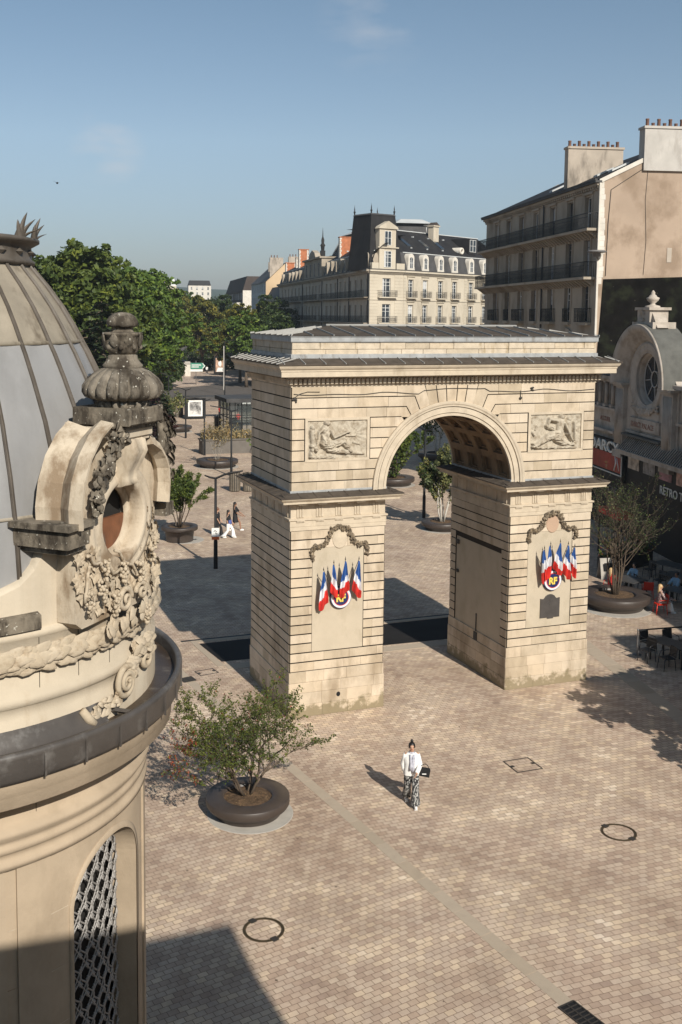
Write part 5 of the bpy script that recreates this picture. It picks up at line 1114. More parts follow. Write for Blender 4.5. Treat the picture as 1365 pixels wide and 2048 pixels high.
for F_, L_ in ((FB, 28), (FH, 6.22), (FW, 83)):
    m = MB(); m.fbox(F_, -.1, L_ + .1, 18.6, 18.75, 0, .12); m.fbox(F_, -.2, L_ + .2, 18.751, 18.95, 0, .30); m.fbox(F_, -.3, L_ + .3, 18.951, 19.2, -.3, .55); m.fbox(F_, 0, L_, 14.95, 15.1, 0, .12); m.fbox(F_, 0, L_, 11.3, 11.42, 0, .12); m.build('cornice', M['facade2'] if F_ is not FW else M['facade'], cb)
    m = MB(); m.fbox(F_, -.3, L_ + .3, 19.201, 19.33, .25, .58); m.build('gutter', M['slateg'], cb)
for u in (.0, 15.6, 27.5):
    m = MB()
    for k in range(40): m.fbox(FB, u, u + (.55 if u < 1 else .6), .2 + k * .46, .62 + k * .46, 0, .045)
    m.build('rusticated_pilaster', M['facade2'], cb)
for u in (.0, 4.6):
    m = MB()
    for k in range(40): m.fbox(FH, u, u + 1.5, .2 + k * .46, .62 + k * .46, 0, .04)
    m.build('rusticated_pilaster', M['facade2'], cb)
for u in fu:
    m = MB()
    for z in rows_: m.fbox(FB, u - .85, u - .63, z, z + 2.85, 0, .07); m.fbox(FB, u + .63, u + .85, z, z + 2.85, 0, .07); m.fbox(FB, u - .85, u + .85, z + 2.65, z + 2.9, 0, .08); m.fbox(FB, u - .95, u + .95, z + 3.05, z + 3.15, 0, .16)
    m.build('window_surround', M['facade2'], cb)
for i, z in enumerate(rows_):
    for u in fu:
        window(FB, u, z, 1.24, 2.65, cb, 'white', .22)
        m = MB(); m.fbox(FB, u - 1.1, u + 1.1, z - .12, z + .02, 0, .55)
        for s_ in (-.8, .8): m.hexa([FB(u + s_ - .1, z - .5, .03), FB(u + s_ + .1, z - .5, .03), FB(u + s_ + .1, z - .5, 0), FB(u + s_ - .1, z - .5, 0), FB(u + s_ - .1, z - .121, .4), FB(u + s_ + .1, z - .121, .4), FB(u + s_ + .1, z - .121, 0), FB(u + s_ - .1, z - .121, 0)])
        o = m.build('balcony', M['facade2'], cb); railing(FB, u - 1.05, u + 1.05, z + .02, .95, 0, .52, .16).build('railing', M['iron'], o)
    window(FH, 3.1, z, 1.5, 2.7, cb, 'white', .22); m = MB(); m.fbox(FH, 1.4, 4.8, z - .12, z + .02, 0, .55); o = m.build('balcony', M['facade2'], cb); railing(FH, 1.45, 4.75, z + .02, .95, 0, .52, .16).build('railing', M['iron'], o)
for z in rows_[:3]:
    for u in ww: window(FW, u, z, 1.1, 2.6, cb, 'shutter', .24)
for z in rows_[:2]:
    m = MB(); m.fbox(FW, 49.5, 82.5, z - .12, z + .02, 0, .7); m.fbox(FW, 31, 48, z - .12, z + .02, 0, .9); m.fbox(FW, .3, 28, z - .12, z + .02, 0, .7); o = m.build('long_balcony', M['facade'], cb)
    for (a, b, dd) in ((49.6, 82.4, .68), (31.1, 47.9, .88), (.4, 27.9, .68)): railing(FW, a, b, z + .02, .98, 0, dd, .22, pat=True).build('railing', M['black'], o)
for u in [83 - t for t in (.8, 13.0, 21.5, 34.5, 54.0)]: m = MB(); m.fbox(FW, u - .08, u + .08, 8, 18.6, 0, .14); m.build('drainpipe', M['slateg'], cb)
# roofs
m = MB()
def mans(F_, u0, u1, zb=19.25, z1=21.9, z2=25.6, s1=.9, s2=6.0, eL=0, eR=0, g0=0, g1=1, back=5):
    m.add([F_(u0, zb, 0), F_(u1, zb, 0), F_(u1, z1, -s1), F_(u0, z1, -s1)], [(0, 1, 2, 3)], g0)
    m.add([F_(u0, z1, -s1), F_(u1, z1, -s1), F_(u1 - eR, z2, -s2), F_(u0 + eL, z2, -s2)], [(0, 1, 2, 3)], g1)
    m.add([F_(u0 + eL, z2, -s2), F_(u1 - eR, z2, -s2), F_(u1 - eR, z2, -s2 - back), F_(u0 + eL, z2, -s2 - back)], [(0, 1, 2, 3)], g1)
mans(FB, 0, 28); m.build('mansard_roof', [M['slateg'], M['slate']], cb); m = MB(); mans(FW, 49, 76, z2=24.6, s2=5.0, back=2); mans(FW, 76, 82.9, z2=23.0, s2=2.4, back=.5); m.build('mansard_roof', [M['slateg'], M['slate']], cb); m = MB(); mans(FW, 0, 31, z2=24.0, s2=5.0)
m.build('mansard_roof', [M['slateg'], M['slate']], cb)
m = MB(); m.fbox(FB, .9, 28, 21.86, 21.98, -.98, -.82); m.fbox(FW, 49, 82, 21.86, 21.98, -.98, -.82); m.fbox(FW, 0, 31, 21.86, 21.98, -.98, -.82); m.fbox(FB, 2.2, 28, 25.6, 25.72, -6.2, -5.9)
for u in (4, 8, 12, 16, 20, 24): 
    for q in (.15, .8): m.fbox(FB, u, u + .12, 22.2 + q * 3.0, 22.4 + q * 3.0, -1.2 - q * 4.4, -1.0 - q * 4.2)
for k in range(10): u = 50 + k * 3.2; m.fbox(FW, u, u + .25, 23.2, 23.4, -2.8, -2.5)
m.build('zinc_trim', M['whitelead'], cb)
for u in (4.6, 9.2, 13.2):
    m = MB(); m.hexa([FB(u - .6, 23.0, -2.45), FB(u + .3, 23.0, -2.45), FB(u + .3, 24.1, -4.0), FB(u - .6, 24.1, -4.0), FB(u - .6, 23.15, -2.45), FB(u + .3, 23.15, -2.45), FB(u + .3, 24.25, -4.0), FB(u - .6, 24.25, -4.0)]); m.build('skylight', M['pane'], cb)
def dormer(F_, u, z0, z1, w, mat, arched=True, fm='white', mi='dormer'):
    m = MB(); h = z1 - z0
    if arched:
        P = [(u - w, z0), (u + w, z0), (u + w * .85, z0 + h * .25), (u + w * .85, z0 + h * .72)] + [(u + w * .85 * math.cos(q), z0 + h * .72 + h * .28 * math.sin(q)) for q in [math.pi * i / 8 for i in range(1, 8)]] + [(u - w * .85, z0 + h * .72), (u - w * .85, z0 + h * .25)]
    else: P = [(u - w, z0), (u + w, z0), (u + w, z1 - .3), (u, z1), (u - w, z1 - .3)]
    m.poly(F_, P, -1.4, .06); o = m.build(mi, mat, cb)
    g = MB(); a = w * .45; zt = z0 + h * .62; Q = [(u - a, z0 + h * .12), (u + a, z0 + h * .12), (u + a, zt)] + [(u + a * math.cos(q), zt + a * math.sin(q)) for q in [math.pi * i / 6 for i in range(1, 6)]] + [(u - a, zt)]
    g.poly(F_, Q, .06, .075); g2 = g.build('window', M['pane'], o)
    g = MB(); g.fbox(F_, u - .03, u + .03, z0 + h * .12, zt + a * .9, .076, .10); g.fbox(F_, u - a, u - a + .06, z0 + h * .12, zt, .076, .1); g.fbox(F_, u + a - .06, u + a, z0 + h * .12, zt, .076, .1); g.fbox(F_, u - a, u + a, z0 + h * .42, z0 + h * .42 + .05, .076, .1); g.build('window_bars', M[fm], g2)
for u in fu: dormer(FB, u, 19.35, 21.75, .85, M['quoin'])
for i, u in enumerate(ww):
    if i < 9: dormer(FW, u, 19.35, 21.7, .72, M['facade'], True, 'shutter')
    elif i > 13: dormer(FW, u, 19.35, 21.4, .68, M['facade'], True, 'shutter')
m = MB(); m.fbox(FB, 19.0, 21.0, 22.5, 25.0, -5, -1.6); m.build('roof_dormer', M['slate'], cb); window(FB.sub(0, 0, -1.3), 20.0, 22.9, 1.7, 1.9, cb, 'white', .24, sub=False)
m = MB(); ringm(m, FB, (16.6, 22.9), [(.28, -1.5), (.28, -1.2), (.5, -1.2), (.55, -1.4), (.55, -3)], 20); m.build('bull_eye_dormer', M['quoin'], cb)
# corner pavilion
m = MB(); m.fbox(FH, 1.6, 4.6, 19.2, 25.0, -3.0, .12); m.build('pavilion_dormer', M['facade2'], cb)
m = MB(); m.poly(FH, [(1.3, 25.0), (4.9, 25.0), (4.7, 25.3), (3.1, 26.1), (1.5, 25.3)], -.6, .35); m.build('pediment', M['facade2'], cb); m = MB(); m.fbox(FH, 1.2, 5.0, 22.3, 22.45, .12, .35); m.build('string_course', M['facade2'], cb)
for (a_, b_) in ((.3, 1.5), (4.8, 6.3)): m = MB(); m.fbox(FH, a_, b_, 19.2, 20.2, -.4, .15); m.build('parapet_block', M['facade2'], cb)
for (z, h, w_) in ((19.6, 2.3, 1.3), (22.7, 2.0, 1.2)): window(FH.sub(0, 0, .12), 3.1, z, w_, h, cb, 'white', -.02)
m = MB(); b0, b1 = (.2, 6.6), (1.1, 5.6); zt = 27.0
pts = [FH(.2, 19.2, -.3), FH(6.3, 19.2, -.3), FH(6.6, 19.2, -6), FH(.6, 19.2, -6), FH(1.0, zt, -1.1), FH(5.4, zt, -1.1), FH(5.4, zt, -5.2), FH(1.0, zt, -5.2)]; m.hexa(pts); m.build('pavilion_roof', M['slate'], cb)
m = MB(); m.hexa([FH(.9, zt, -1.0), FH(5.5, zt, -1.0), FH(5.5, zt, -5.3), FH(.9, zt, -5.3), FH(1.1, zt + .22, -1.2), FH(5.3, zt + .22, -1.2), FH(5.3, zt + .22, -5.1), FH(1.1, zt + .22, -5.1)]); m.build('roof_cap', M['slateg'], cb)
for (u, d) in ((1.1, -1.2), (5.3, -1.2), (5.3, -5.1), (1.1, -5.1)):
    m = MB(); m.lathe([(.10, 0), (.12, .3), (.2, .4), (.06, .55), (.09, .7), (.02, 1.2), (0, 1.5)], FH(u, zt + .2, d), 8); m.build('roof_finial', M['slate'], cb)
def brickstack(F_, u, d0, d1, z0, z1, mat=None, npot=0):
    p = F_(u, 0); FS = FR(p.x, p.y, F_.az - 90); s_ = MB(); s_.fbox(FS, d0, d1, z0, z1, -.5, .5); s_.fbox(FS, d0 - .1, d1 + .1, z1, z1 + .15, -.6, .6); o = s_.build('chimney_stack', mat or M['brick'], cb)
    s_ = MB(); z = z0
    while z < z1 - .2:
        for a in (d0 - .03, d1 - .32): s_.fbox(FS, a, a + .35 * (1 if int(z * 3) % 2 else .7), z, z + .3, -.53, .53)
        z += .34
    s_.build('chimney_quoins', M['quoin'], o); return o
FS0 = FW
brickstack(FW, 55.2, 1.5, 3.9, 21.9, 25.6); brickstack(FW, 65.3, 1.5, 4.2, 21.9, 25.6); brickstack(FW, 16.0, 1.5, 3.4, 21.9, 25.9); brickstack(FW, 9.5, 2.0, 3.6, 21.5, 24.6, M['chim']); brickstack(FW, 1.0, 1.2, 3.4, 20.5, 23.9)
m = MB(); m.fbox(FB, 13.0, 14.4, 22.4, 26.6, -5.2, -4.2); m.fbox(FB, 12.85, 14.55, 26.6, 26.8, -5.35, -4.05); o = m.build('chimney_stack', M['facade2'], cb); m = MB(); m.poly(FB, [(12.85, 26.8), (14.55, 26.8), (13.7, 27.3)], -5.3, -4.1); m.build('chimney_cap', M['brownmetal'], o)
m = MB(); c = FB(12.2, 26.6, -5.0); m.lathe([(0, .02), (.3, .05), (.5, .16), (.52, .18), (.3, .07), (0, .04)], c, 14); m.tube([c, c + Vector((0, 0, -1))], .04, 5); m.build('satellite_dish', M['white'], cb)
# central pavilion of the wing with its big lead roof
m = MB(); m.fbox(FW, 31, 48, 19.2, 22.6, -8, .05); m.fbox(FW, 30.8, 48.2, 22.6, 22.9, -8, .45); m.poly(FW, [(36, 22.9), (43, 22.9), (42, 23.8), (39.5, 24.4), (37, 23.8)], -.8, .2); m.build('wing_pavilion', M['facade'], cb)
for k in range(4): window(FW.sub(0, 0, .05), 33.5 + k * 4, 19.6, 1.1, 2.3, cb, 'shutter', -.01)
m = MB(); P = [FW(10, 21.5, -8), FW(66, 21.5, -8), FW(66, 21.5, -16), FW(10, 21.5, -16), FW(21.5, 28.4, -9.5), FW(62, 27.6, -9.5), FW(62, 27.6, -15), FW(21.5, 28.4, -15)]; m.hexa(P, 0); m.build('great_roof', M['slateg'], cb)
m = MB(); m.hexa([FW(20.5, 28.4, -9), FW(63, 27.6, -9), FW(63, 27.6, -15.3), FW(20.5, 28.4, -15.3), FW(24, 29.1, -10.5), FW(61, 28.4, -10.5), FW(61, 28.4, -14), FW(24, 29.1, -14)]); m.tube([FW(10, 21.6, -7.9), FW(21.5, 28.4, -9.4)], .22, 6); m.build('lead_roof', M['whitelead'], cb)
m = MB(); m.fbox(FW, 40.6, 41.4, 22.9, 24.3, -1.9, -1.1); m.lathe([(.3, 0), (.35, .8), (.5, 1.0), (.25, 1.4), (.3, 2.0), (.1, 2.6), (.03, 4.0), (0, 4.3)], FW(41.0, 24.2, -1.5), 10); m.build('roof_finial', M['slate'], cb)
m = MB(); m.tube([FW(44, 28.8, -11), FW(44, 31, -11)], .05, 5); m.tube([FW(42, 28.8, -11), FW(42, 29.7, -11)], .05, 5); m.ball(FW(42.2, 29.8, -11), .3, 8, 6); m.build('roof_mast', M['shutter'], cb)

# --- houses further down the boulevard
def house(name, lab, F_, L, D, H, wallm, roofm, rows, bay, rz=2.5, gable=False, wm='white', chim_=(), group=None, mansard=False, sidem=None, ww_=1.0, hh=1.7, sidewin=False):
    t = thing(name, lab, 'building', F_(L / 2, 0, -D / 2), group); us = [bay * (k + .5) + (L - bay * int(L / bay)) / 2 for k in range(int(L / bay))]; hs = []
    for k in range(rows):
        z0 = H - (k + 1) * 3.0 + .5
        if z0 < .3: break
        hs += [(u - ww_ / 2, u + ww_ / 2, z0, z0 + hh) for u in us]
    m = MB(); holes_wall(m, F_, 0, L, 0, H, hs, .2); m.build('wall', wallm, t)
    m = MB()
    for s_, r_ in ((0, 1), (L, 0)):
        q = [F_(s_, 0, 0), F_(s_, 0, -D), F_(s_, H, -D)] + ([F_(s_, H + rz, -D / 2)] if gable else []) + [F_(s_, H, 0)]; m.add(q, [tuple(range(len(q)))])
    m.add([F_(0, 0, -D), F_(L, 0, -D), F_(L, H, -D), F_(0, H, -D)], [(0, 1, 2, 3)]); m.build('side_wall', sidem or wallm, t)
    for h in hs: window(F_, (h[0] + h[1]) / 2, h[2], ww_, hh, t, wm, .15)
    if sidewin:
        p = F_(L, 0, 0); Fs = FR(p.x, p.y, F_.az - 90)
        for k in range(min(rows, 3)): window(Fs.sub(0, 0, .2), D * .3, H - (k + 1) * 3 + .5, 1, 1.6, t, wm, .15)
    m = MB()
    if gable: m.add([F_(-.2, H - .1, .3), F_(L + .2, H - .1, .3), F_(L + .2, H + rz, -D / 2), F_(-.2, H + rz, -D / 2), F_(-.2, H - .1, -D - .3), F_(L + .2, H - .1, -D - .3)], [(0, 1, 2, 3), (3, 2, 5, 4)])
    else: m.add([F_(0, H, 0), F_(L, H, 0), F_(L, H, -D), F_(0, H, -D), F_(.8, H + rz, -1.3), F_(L - .8, H + rz, -1.3), F_(L - .8, H + rz, -D + 1.3), F_(.8, H + rz, -D + 1.3)], [(0, 1, 5, 4), (1, 2, 6, 5), (2, 3, 7, 6), (3, 0, 4, 7), (4, 5, 6, 7)])
    ro = m.build('roof', roofm, t)
    for (u, d, w_, z1, cm) in chim_:
        m = MB(); m.fbox(F_, u, u + .8, H, z1, -d - w_, -d); o = m.build('chimney_stack', cm, ro); pots(F_.sub(u, 0, -d), [.4] * 3, z1, -.4, [.6] * 1, o)
        for k in range(3): mm = MB(); mm.lathe([(.13, 0), (.11, .6)], F_(u + .4, z1, -d - .4 - k * .7), 7); mm.build('chimney_pot', M['pot'], o)
    return t
wdir = FR(48.12, 106.14, 9.5)
def boul(t): p = wdir(t, 0, 0); return FR(p.x, p.y, 189.5)
house('boulevard_house', 'low stone house with slate attic squeezed beyond the long wing', boul(103), 19, 10, 16.5, M['facade'], M['slateg'], 3, 2.6, 2.6, chim_=((18, 2, 3.0, 19.5, M['chim']),))
house('boulevard_house', 'tall pale blue fronted house with a peach gable wall and big chimneys on the boulevard', boul(131), 27, 9.5, 20.5, M['pale'], M['slateg'], 5, 3.2, 4.6, gable=True, sidem=M['peach'], chim_=((26, 1.0, 3.2, 26.3, M['chim']), (26, 5.5, 2.6, 26.6, M['chim']), (10, 3, 3, 26.0, M['chim'])), ww_=1.5, hh=2.0)
house('modern_block', 'dark brown stepped apartment block with white balconies at the left end of the boulevard', boul(196), 46, 14, 19.5, M['brownmetal'], M['brownmetal'], 6, 4.0, 4.0, sidem=M['quoin'], ww_=2.6, hh=1.9)
mbk = [o for o in bpy.data.objects if o.name.startswith('modern_block')][0]
for k in range(5):
    F_ = boul(196); m = MB(); 
    for s_ in range(4): m.fbox(F_, 1 + s_ * 11.5, 9.5 + s_ * 11.5, 3.2 + k * 3.0, 4.1 + k * 3.0, .02, 1.5)
    m.build('balcony', M['quoin'], mbk)
for (x, y, az, L, D, H, wm_, rm_, rows, gb, lab) in (
    (130, 560, 100, 13, 10, 29, M['quoin'], M['slate'], 5, False, 'white house with balconies far beyond the tree tops'), (73.5, 368, 96, 6, 9, 23.5, M['facade2'], M['whitelead'], 5, False, 'white block half hidden by the big tree tops'),
    (155, 520, 105, 14, 11, 24, M['brick'], M['brownmetal'], 3, True, 'small red brick house far behind the park trees'), (118, 430, 100, 16, 12, 14.5, M['chim'], M['brownmetal'], 3, True, 'low brown roofed house far behind the park trees'),
    (146, 455, 60, 18, 12, 18, M['facade2'], M['slateg'], 4, True, 'grey gabled house with bright roof edge far behind the trees'), (172, 540, 100, 20, 12, 26, M['facade2'], M['slateg'], 4, False, 'pale flat block far behind beside the dark brown block'), (100, 470, 95, 30, 12, 17, M['chim'], M['brownmetal'], 3, True, 'long brown roofed row far behind the park trees')):
    house('distant_house', lab, FR(x, y, az), L, D, H, wm_, rm_, rows, 3.2, 3.0, gable=gb, group='distant houses beyond the park')
# ---------------------------------------------------------------- trees and planting
M['bark'] = stone('tree_bark', (.10, .075, .055), .25, 0, 4, .95, .6)
M['barkpale'] = stone('pale_bark', (.30, .27, .23), .2, 0, 4, .95, .4)
M['bole'] = stone('white_bark', (.50, .47, .42), .15, 0, 5, .9, .3)
M['leaf'] = leafmat('green_leaves', (.088, .128, .030)); M['leafdark'] = leafmat('dark_leaves', (.042, .072, .020)); M['leafmid'] = leafmat('olive_leaves', (.095, .125, .030)); M['leafyel'] = leafmat('yellow_green_leaves', (.135, .140, .028))
M['needle'] = leafmat('cedar_needles', (.030, .045, .024), .4, .05); M['leafbright'] = leafmat('bright_leaves', (.095, .16, .032)); M['leafred'] = leafmat('red_leaves', (.18, .05, .03)); M['leafgrey'] = leafmat('pale_leaves', (.16, .18, .085)); M['straw'] = leafmat('straw_grass', (.30, .25, .15)); M['plum'] = leafmat('plum_leaves', (.03, .015, .018))
rng = random.Random(11)
def rv(): 
    while True:
        v = Vector((rng.uniform(-1, 1), rng.uniform(-1, 1), rng.uniform(-1, 1)))
        if .05 < v.length < 1: return v.normalized()
def leafcard(mb, c, s, nrm=None, long_=1.4, mi=0, fold=True):
    n = (nrm or rv()); a = n.cross(rv()); a = a.normalized() if a.length > .01 else Vector((1, 0, 0)); b = n.cross(a).normalized()
    L = s * long_ * .5; w = s * .5
    if fold: mb.add([c - b * L, c + a * w * .9 + n * s * .12, c + b * L, c - a * w * .9 + n * s * .12], [(0, 1, 2), (0, 2, 3)], mi)
    else: mb.add([c - b * L, c + a * w, c + b * L, c - a * w], [(0, 1, 2, 3)], mi)
def crownmesh(blobs, nleaf, size, seed, up=.35, shell=.55, yellow=0.0):
    """leaf cards massed in many small clumps set over the surface and inside of the big blobs"""
    global rng
    rng = random.Random(seed); mb = MB(); vol = sum(b[3] * b[4] for b in blobs)
    for (x, y, z, r, rz) in blobs:
        n = int(nleaf * r * rz / vol); nc = max(6, int(n / 38))
        for k in range(nc):
            d = rv(); 
            if d.z < -.55: d.z *= -.6
            q = shell + (1 - shell) * rng.random() ** .5; 
            q *= 1 + .16 * noise.noise((d.x * 2.2 + seed, d.y * 2.2, d.z * 2.2))
            c = Vector((x + d.x * r * q, y + d.y * r * q, z + d.z * rz * q)); cr = r * rng.uniform(.13, .27)
            for j in range(38):
                o_ = rv() * cr * rng.random() ** .4; o_.z *= .65; nn_ = (d * .5 + rv() * .8 + Vector((0, 0, up))).normalized(); leafcard(mb, c + o_, size * rng.uniform(.6, 1.35), nn_)
    return mb
def limbs(blobs, base, h0, r0, seed, spread=1.0):
    rn = random.Random(seed); mb = MB(); b = Vector(base); t = b + Vector((0, 0, h0)); mb.tube([b, b + Vector((rn.uniform(-.1, .1), rn.uniform(-.1, .1), h0 * .5)), t], [r0 * 1.25, r0, r0 * .85], 9)
    for (x, y, z, r, rz) in blobs:
        e = Vector((x, y, z)); m1 = t.lerp(e, .4) + Vector((rn.uniform(-.4, .4), rn.uniform(-.4, .4), .4)); mb.tube([t - Vector((0, 0, .2)), m1, e], [r0 * .55, r0 * .35, r0 * .12], 6)
        for k in range(4):
            d = Vector((rn.uniform(-1, 1), rn.uniform(-1, 1), rn.uniform(-.1, 1))).normalized(); s_ = m1.lerp(e, rn.uniform(.1, .8)); mb.tube([s_, s_ + Vector((d.x * r * .4, d.y * r * .4, d.z * rz * .4)), s_ + Vector((d.x * r * .8, d.y * r * .8, d.z * rz * .8 + .2))], [r0 * .2, r0 * .12, r0 * .04], 5)
    return mb
PROTO = {}
def bigtree(kind):
    if kind in PROTO: return PROTO[kind]
    t = bpy.data.objects.new('tree', None); COL.objects.link(t)
    if kind == 'plane': B = [(0, 0, 12, 4.6, 4.6), (3.6, .8, 10, 3.6, 3.6), (-3.4, 1.2, 10.2, 3.7, 3.4), (.6, -3.4, 9.4, 3.6, 3.3), (-.8, 3.4, 10, 3.6, 3.4), (1.8, -1.2, 14.6, 2.9, 2.8), (-1.8, -.6, 15.2, 2.6, 2.6), (-3.0, -2.4, 7.6, 2.8, 2.6), (3.2, -2.6, 7.4, 2.8, 2.6)]; a = (B, 15000, .40, 3, 'leaf', 4.2, .38)
    elif kind == 'round': B = [(0, 0, 8, 3.6, 3.6), (2.4, -.8, 6.6, 2.6, 2.5), (-2.4, .3, 6.8, 2.6, 2.5), (.2, -2.4, 6.2, 2.5, 2.3), (.3, 2.3, 7, 2.6, 2.4), (.6, 0, 10.2, 2.3, 2.2), (1.6, 1.6, 4.2, 2.3, 1.8), (-1.8, -1.4, 4.0, 2.3, 1.8), (1.4, -1.8, 3.6, 2.1, 1.6)]; a = (B, 9500, .34, 5, 'leafdark', 2.8, .26)
    elif kind == 'yellow': B = [(0, 0, 8.4, 3.6, 3.8), (2.0, -1.4, 6.8, 2.5, 2.6), (-2.3, .3, 7.2, 2.5, 2.6), (.2, 2.4, 6.6, 2.6, 2.5), (-.4, -2.2, 5.6, 2.3, 2.1), (-.6, .4, 11.2, 2.2, 2.2), (1.8, .8, 4.4, 2.2, 1.7), (-1.6, -1.2, 4.2, 2.2, 1.7)]; a = (B, 9500, .34, 9, 'leafyel', 2.6, .25)
    elif kind == 'bright': B = [(0, 0, 8, 3.4, 3.4), (2.2, -.6, 6.2, 2.4, 2.4), (-2.2, -.9, 6.4, 2.4, 2.3), (0, -2.2, 5.4, 2.2, 2.0), (.3, .2, 10.4, 2.1, 2.0)]; a = (B, 8500, .34, 13, 'leafbright', 2.6, .24)
    elif kind == 'cone': B = [(0, 0, 1.6 + k * 1.15, 3.0 * (1 - k / 9.2) + .25, 1.1) for k in range(9)]; a = (B, 9500, .30, 17, 'leafdark', 1.2, .25)
    B, n, s_, sd_, mt, h0, r0 = a
    c = crownmesh(B, n, s_, sd_).build('crown', M[mt], t); w = limbs(B[:8] if kind != 'cone' else B[5:8], (0, 0, 0), h0, r0, sd_).build('trunk', M['bark'], t)
    PROTO[kind] = t; t['_used'] = 0; return t
def placetree(kind, x, y, s, lab, group='park trees beyond the square', sz=1.0, rot=None, mat=None):
    p = bigtree(kind)
    if not p['_used']: p['_used'] = 1; o = p
    else: o = copy_tree(p)
    o.location = (x, y, 0); o.scale = (s, s, s * sz); o.rotation_euler = (0, 0, rng.uniform(0, 6.28) if rot is None else rot); tagit(o, lab, 'tree', group)
    if mat:
        for ch in o.children:
            if ch.name.startswith('crown'): ch.data = ch.data.copy(); ch.data.materials[0] = M[mat]
    return o
# cedar: tiers of flat dark boughs
def cedar(x, y, H, lab, s=1.0):
    t = thing('cedar_tree', lab, 'tree', None, 'cedars in the park'); t.location = (x, y, 0); rn = random.Random(int(x * 7)); w = MB(); c = MB()
    w.tube([(0, 0, 0), (.1, 0, H * .5), (0, .1, H)], [.42 * s, .28 * s, .05], 8)
    global rng
    for k in range(15):
        z = H * (.18 + .78 * k / 14); L = (5.6 * (1 - (k / 14) ** 1.6) + .8) * s
        for j in range(5):
            a = k * 1.2 + j * 1.257 + rn.uniform(-.2, .2); LL = L * rn.uniform(.75, 1.1); d = Vector((math.cos(a), math.sin(a), 0)); e = d * LL + Vector((0, 0, z + .25 - .10 * LL)); w.tube([(0, 0, z), d * LL * .5 + Vector((0, 0, z + .35)), e], [.10, .06, .02], 5)
            sd = Vector((-d.y, d.x, 0))
            for q in range(int(130 * LL / 5)):
                u = rn.uniform(.15, 1.05); p = d * LL * u + sd * rn.uniform(-1, 1) * (LL * .20 * (1.3 - u)) + Vector((0, 0, z + .3 * math.sin(u * 3) - .10 * LL * u * u + rn.uniform(-.16, .1))); leafcard(c, p, rn.uniform(.28, .55), (Vector((0, 0, 1)) + rv() * .45).normalized(), 1.8)
    w.build('trunk', M['bark'], t); c.build('crown', M['needle'], t); return t
placetree('plane', 4.6, 79, 1.13, 'tallest leafy plane tree in the park just right of the dome', sz=1.02)
placetree('plane', -1.0, 76, 1.08, 'leafy plane tree rising directly behind the dome crown')
placetree('plane', 10.2, 90, 1.05, 'plane tree on the right shoulder of the tall park group', sz=1.0, mat='leafbright')
placetree('plane', 17.0, 112, 1.12, 'bright plane tree standing before the far white block', sz=.98, mat='leafbright')
placetree('plane', 24.5, 150, 1.15, 'green park tree left of the far skyline gap', sz=.85)
placetree('plane', -7.0, 84, 1.0, 'plane tree hidden mostly behind the dome')
cedar(4.4, 66, 13.8, 'dark spreading cedar in front of the tall plane trees', .95)
cedar(-4.2, 57, 18.2, 'tall cedar whose top bough shows left of the dome crown', 1.0)
cedar(8.2, 74, 9.5, 'smaller blue green cedar below the plane trees', .7)
placetree('cone', 21.2, 128, 1.05, 'brown tinged conical conifer at the near edge of the park', mat='leafdark', sz=1.0)
placetree('cone', 28.0, 150, 1.15, 'dark conical evergreen beside the park gate pillars', sz=1.05)
placetree('cone', 24.8, 142, 1.25, 'broad dark evergreen between the two conifers', sz=1.0)
placetree('round', 14.2, 104, .95, 'low dark round tree behind the melon finial', sz=.8)
placetree('yellow', 19.5, 122, .85, 'small olive coloured tree right of the finial cap', sz=.8)
placetree('round', 35.0, 205, 1.5, 'dark round park tree over the parked car', sz=.95)
placetree('yellow', 33.5, 182, 1.35, 'yellow green tree in the middle of the park edge', sz=1.0)
placetree('yellow', 46.0, 194, 1.25, 'yellow tinged street tree above the advertising column', sz=1.05)
placetree('bright', 49.0, 192, 1.05, 'bright young street tree with low branches by the road', sz=.9)
placetree('round', 41.0, 212, 1.55, 'dark tree behind the yellow street tree', sz=.95)
placetree('round', 52.0, 205, 1.4, 'dark street tree left of the gate attic', sz=1.0)
placetree('yellow', 44.2, 158, 1.15, 'yellow green tree just left of the gate roof corner', sz=1.0)
placetree('bright', 41.6, 145, 1.15, 'bright green tree behind the left end of the gate roof', sz=.95)
placetree('round', 46.4, 143, 1.1, 'dark green tree behind the gate roof corner', sz=1.0)
placetree('round', 53.5, 165, 1.35, 'dark tree standing before the low houses of the boulevard', sz=1.0)
placetree('yellow', 58.0, 186, 1.2, 'yellow green tree at the foot of the pale blue house', sz=1.0)
placetree('round', 61.0, 240, 1.5, 'distant dark tree before the brown stepped block', sz=.95)
placetree('yellow', 52.0, 250, 1.6, 'distant yellowish tree in the boulevard row', sz=.95)
placetree('round', 38.0, 262, 1.7, 'distant dark tree left of the brown stepped block', sz=.95)
placetree('bright', 68.0, 300, 1.7, 'distant pale green tree before the white houses', sz=.95)
placetree('round', 60.0, 318, 1.9, 'far dark tree on the skyline gap', sz=.85)
placetree('round', 27.5, 190, 1.45, 'dark park tree behind the conifers', sz=1.0)
placetree('yellow', 38.0, 232, 1.6, 'olive tree deep in the park', sz=1.0)
placetree('round', 71.0, 350, 2.0, 'far dark tree below the brick house', sz=.8)
placetree('yellow', 54.0, 176, 1.2, 'olive tree in front of the wing foot', sz=.9)
m_ = placetree('round', 6.8, 58, .55, 'small plum coloured tree between cedar and dome', sz=.9, mat='plum')
# a big street tree out of view at the right: its shade falls beside the right pier
placetree('plane', 13.6, -10.6, .62, 'street tree right of the square outside the view', 'street trees near the viewpoint', sz=.62)
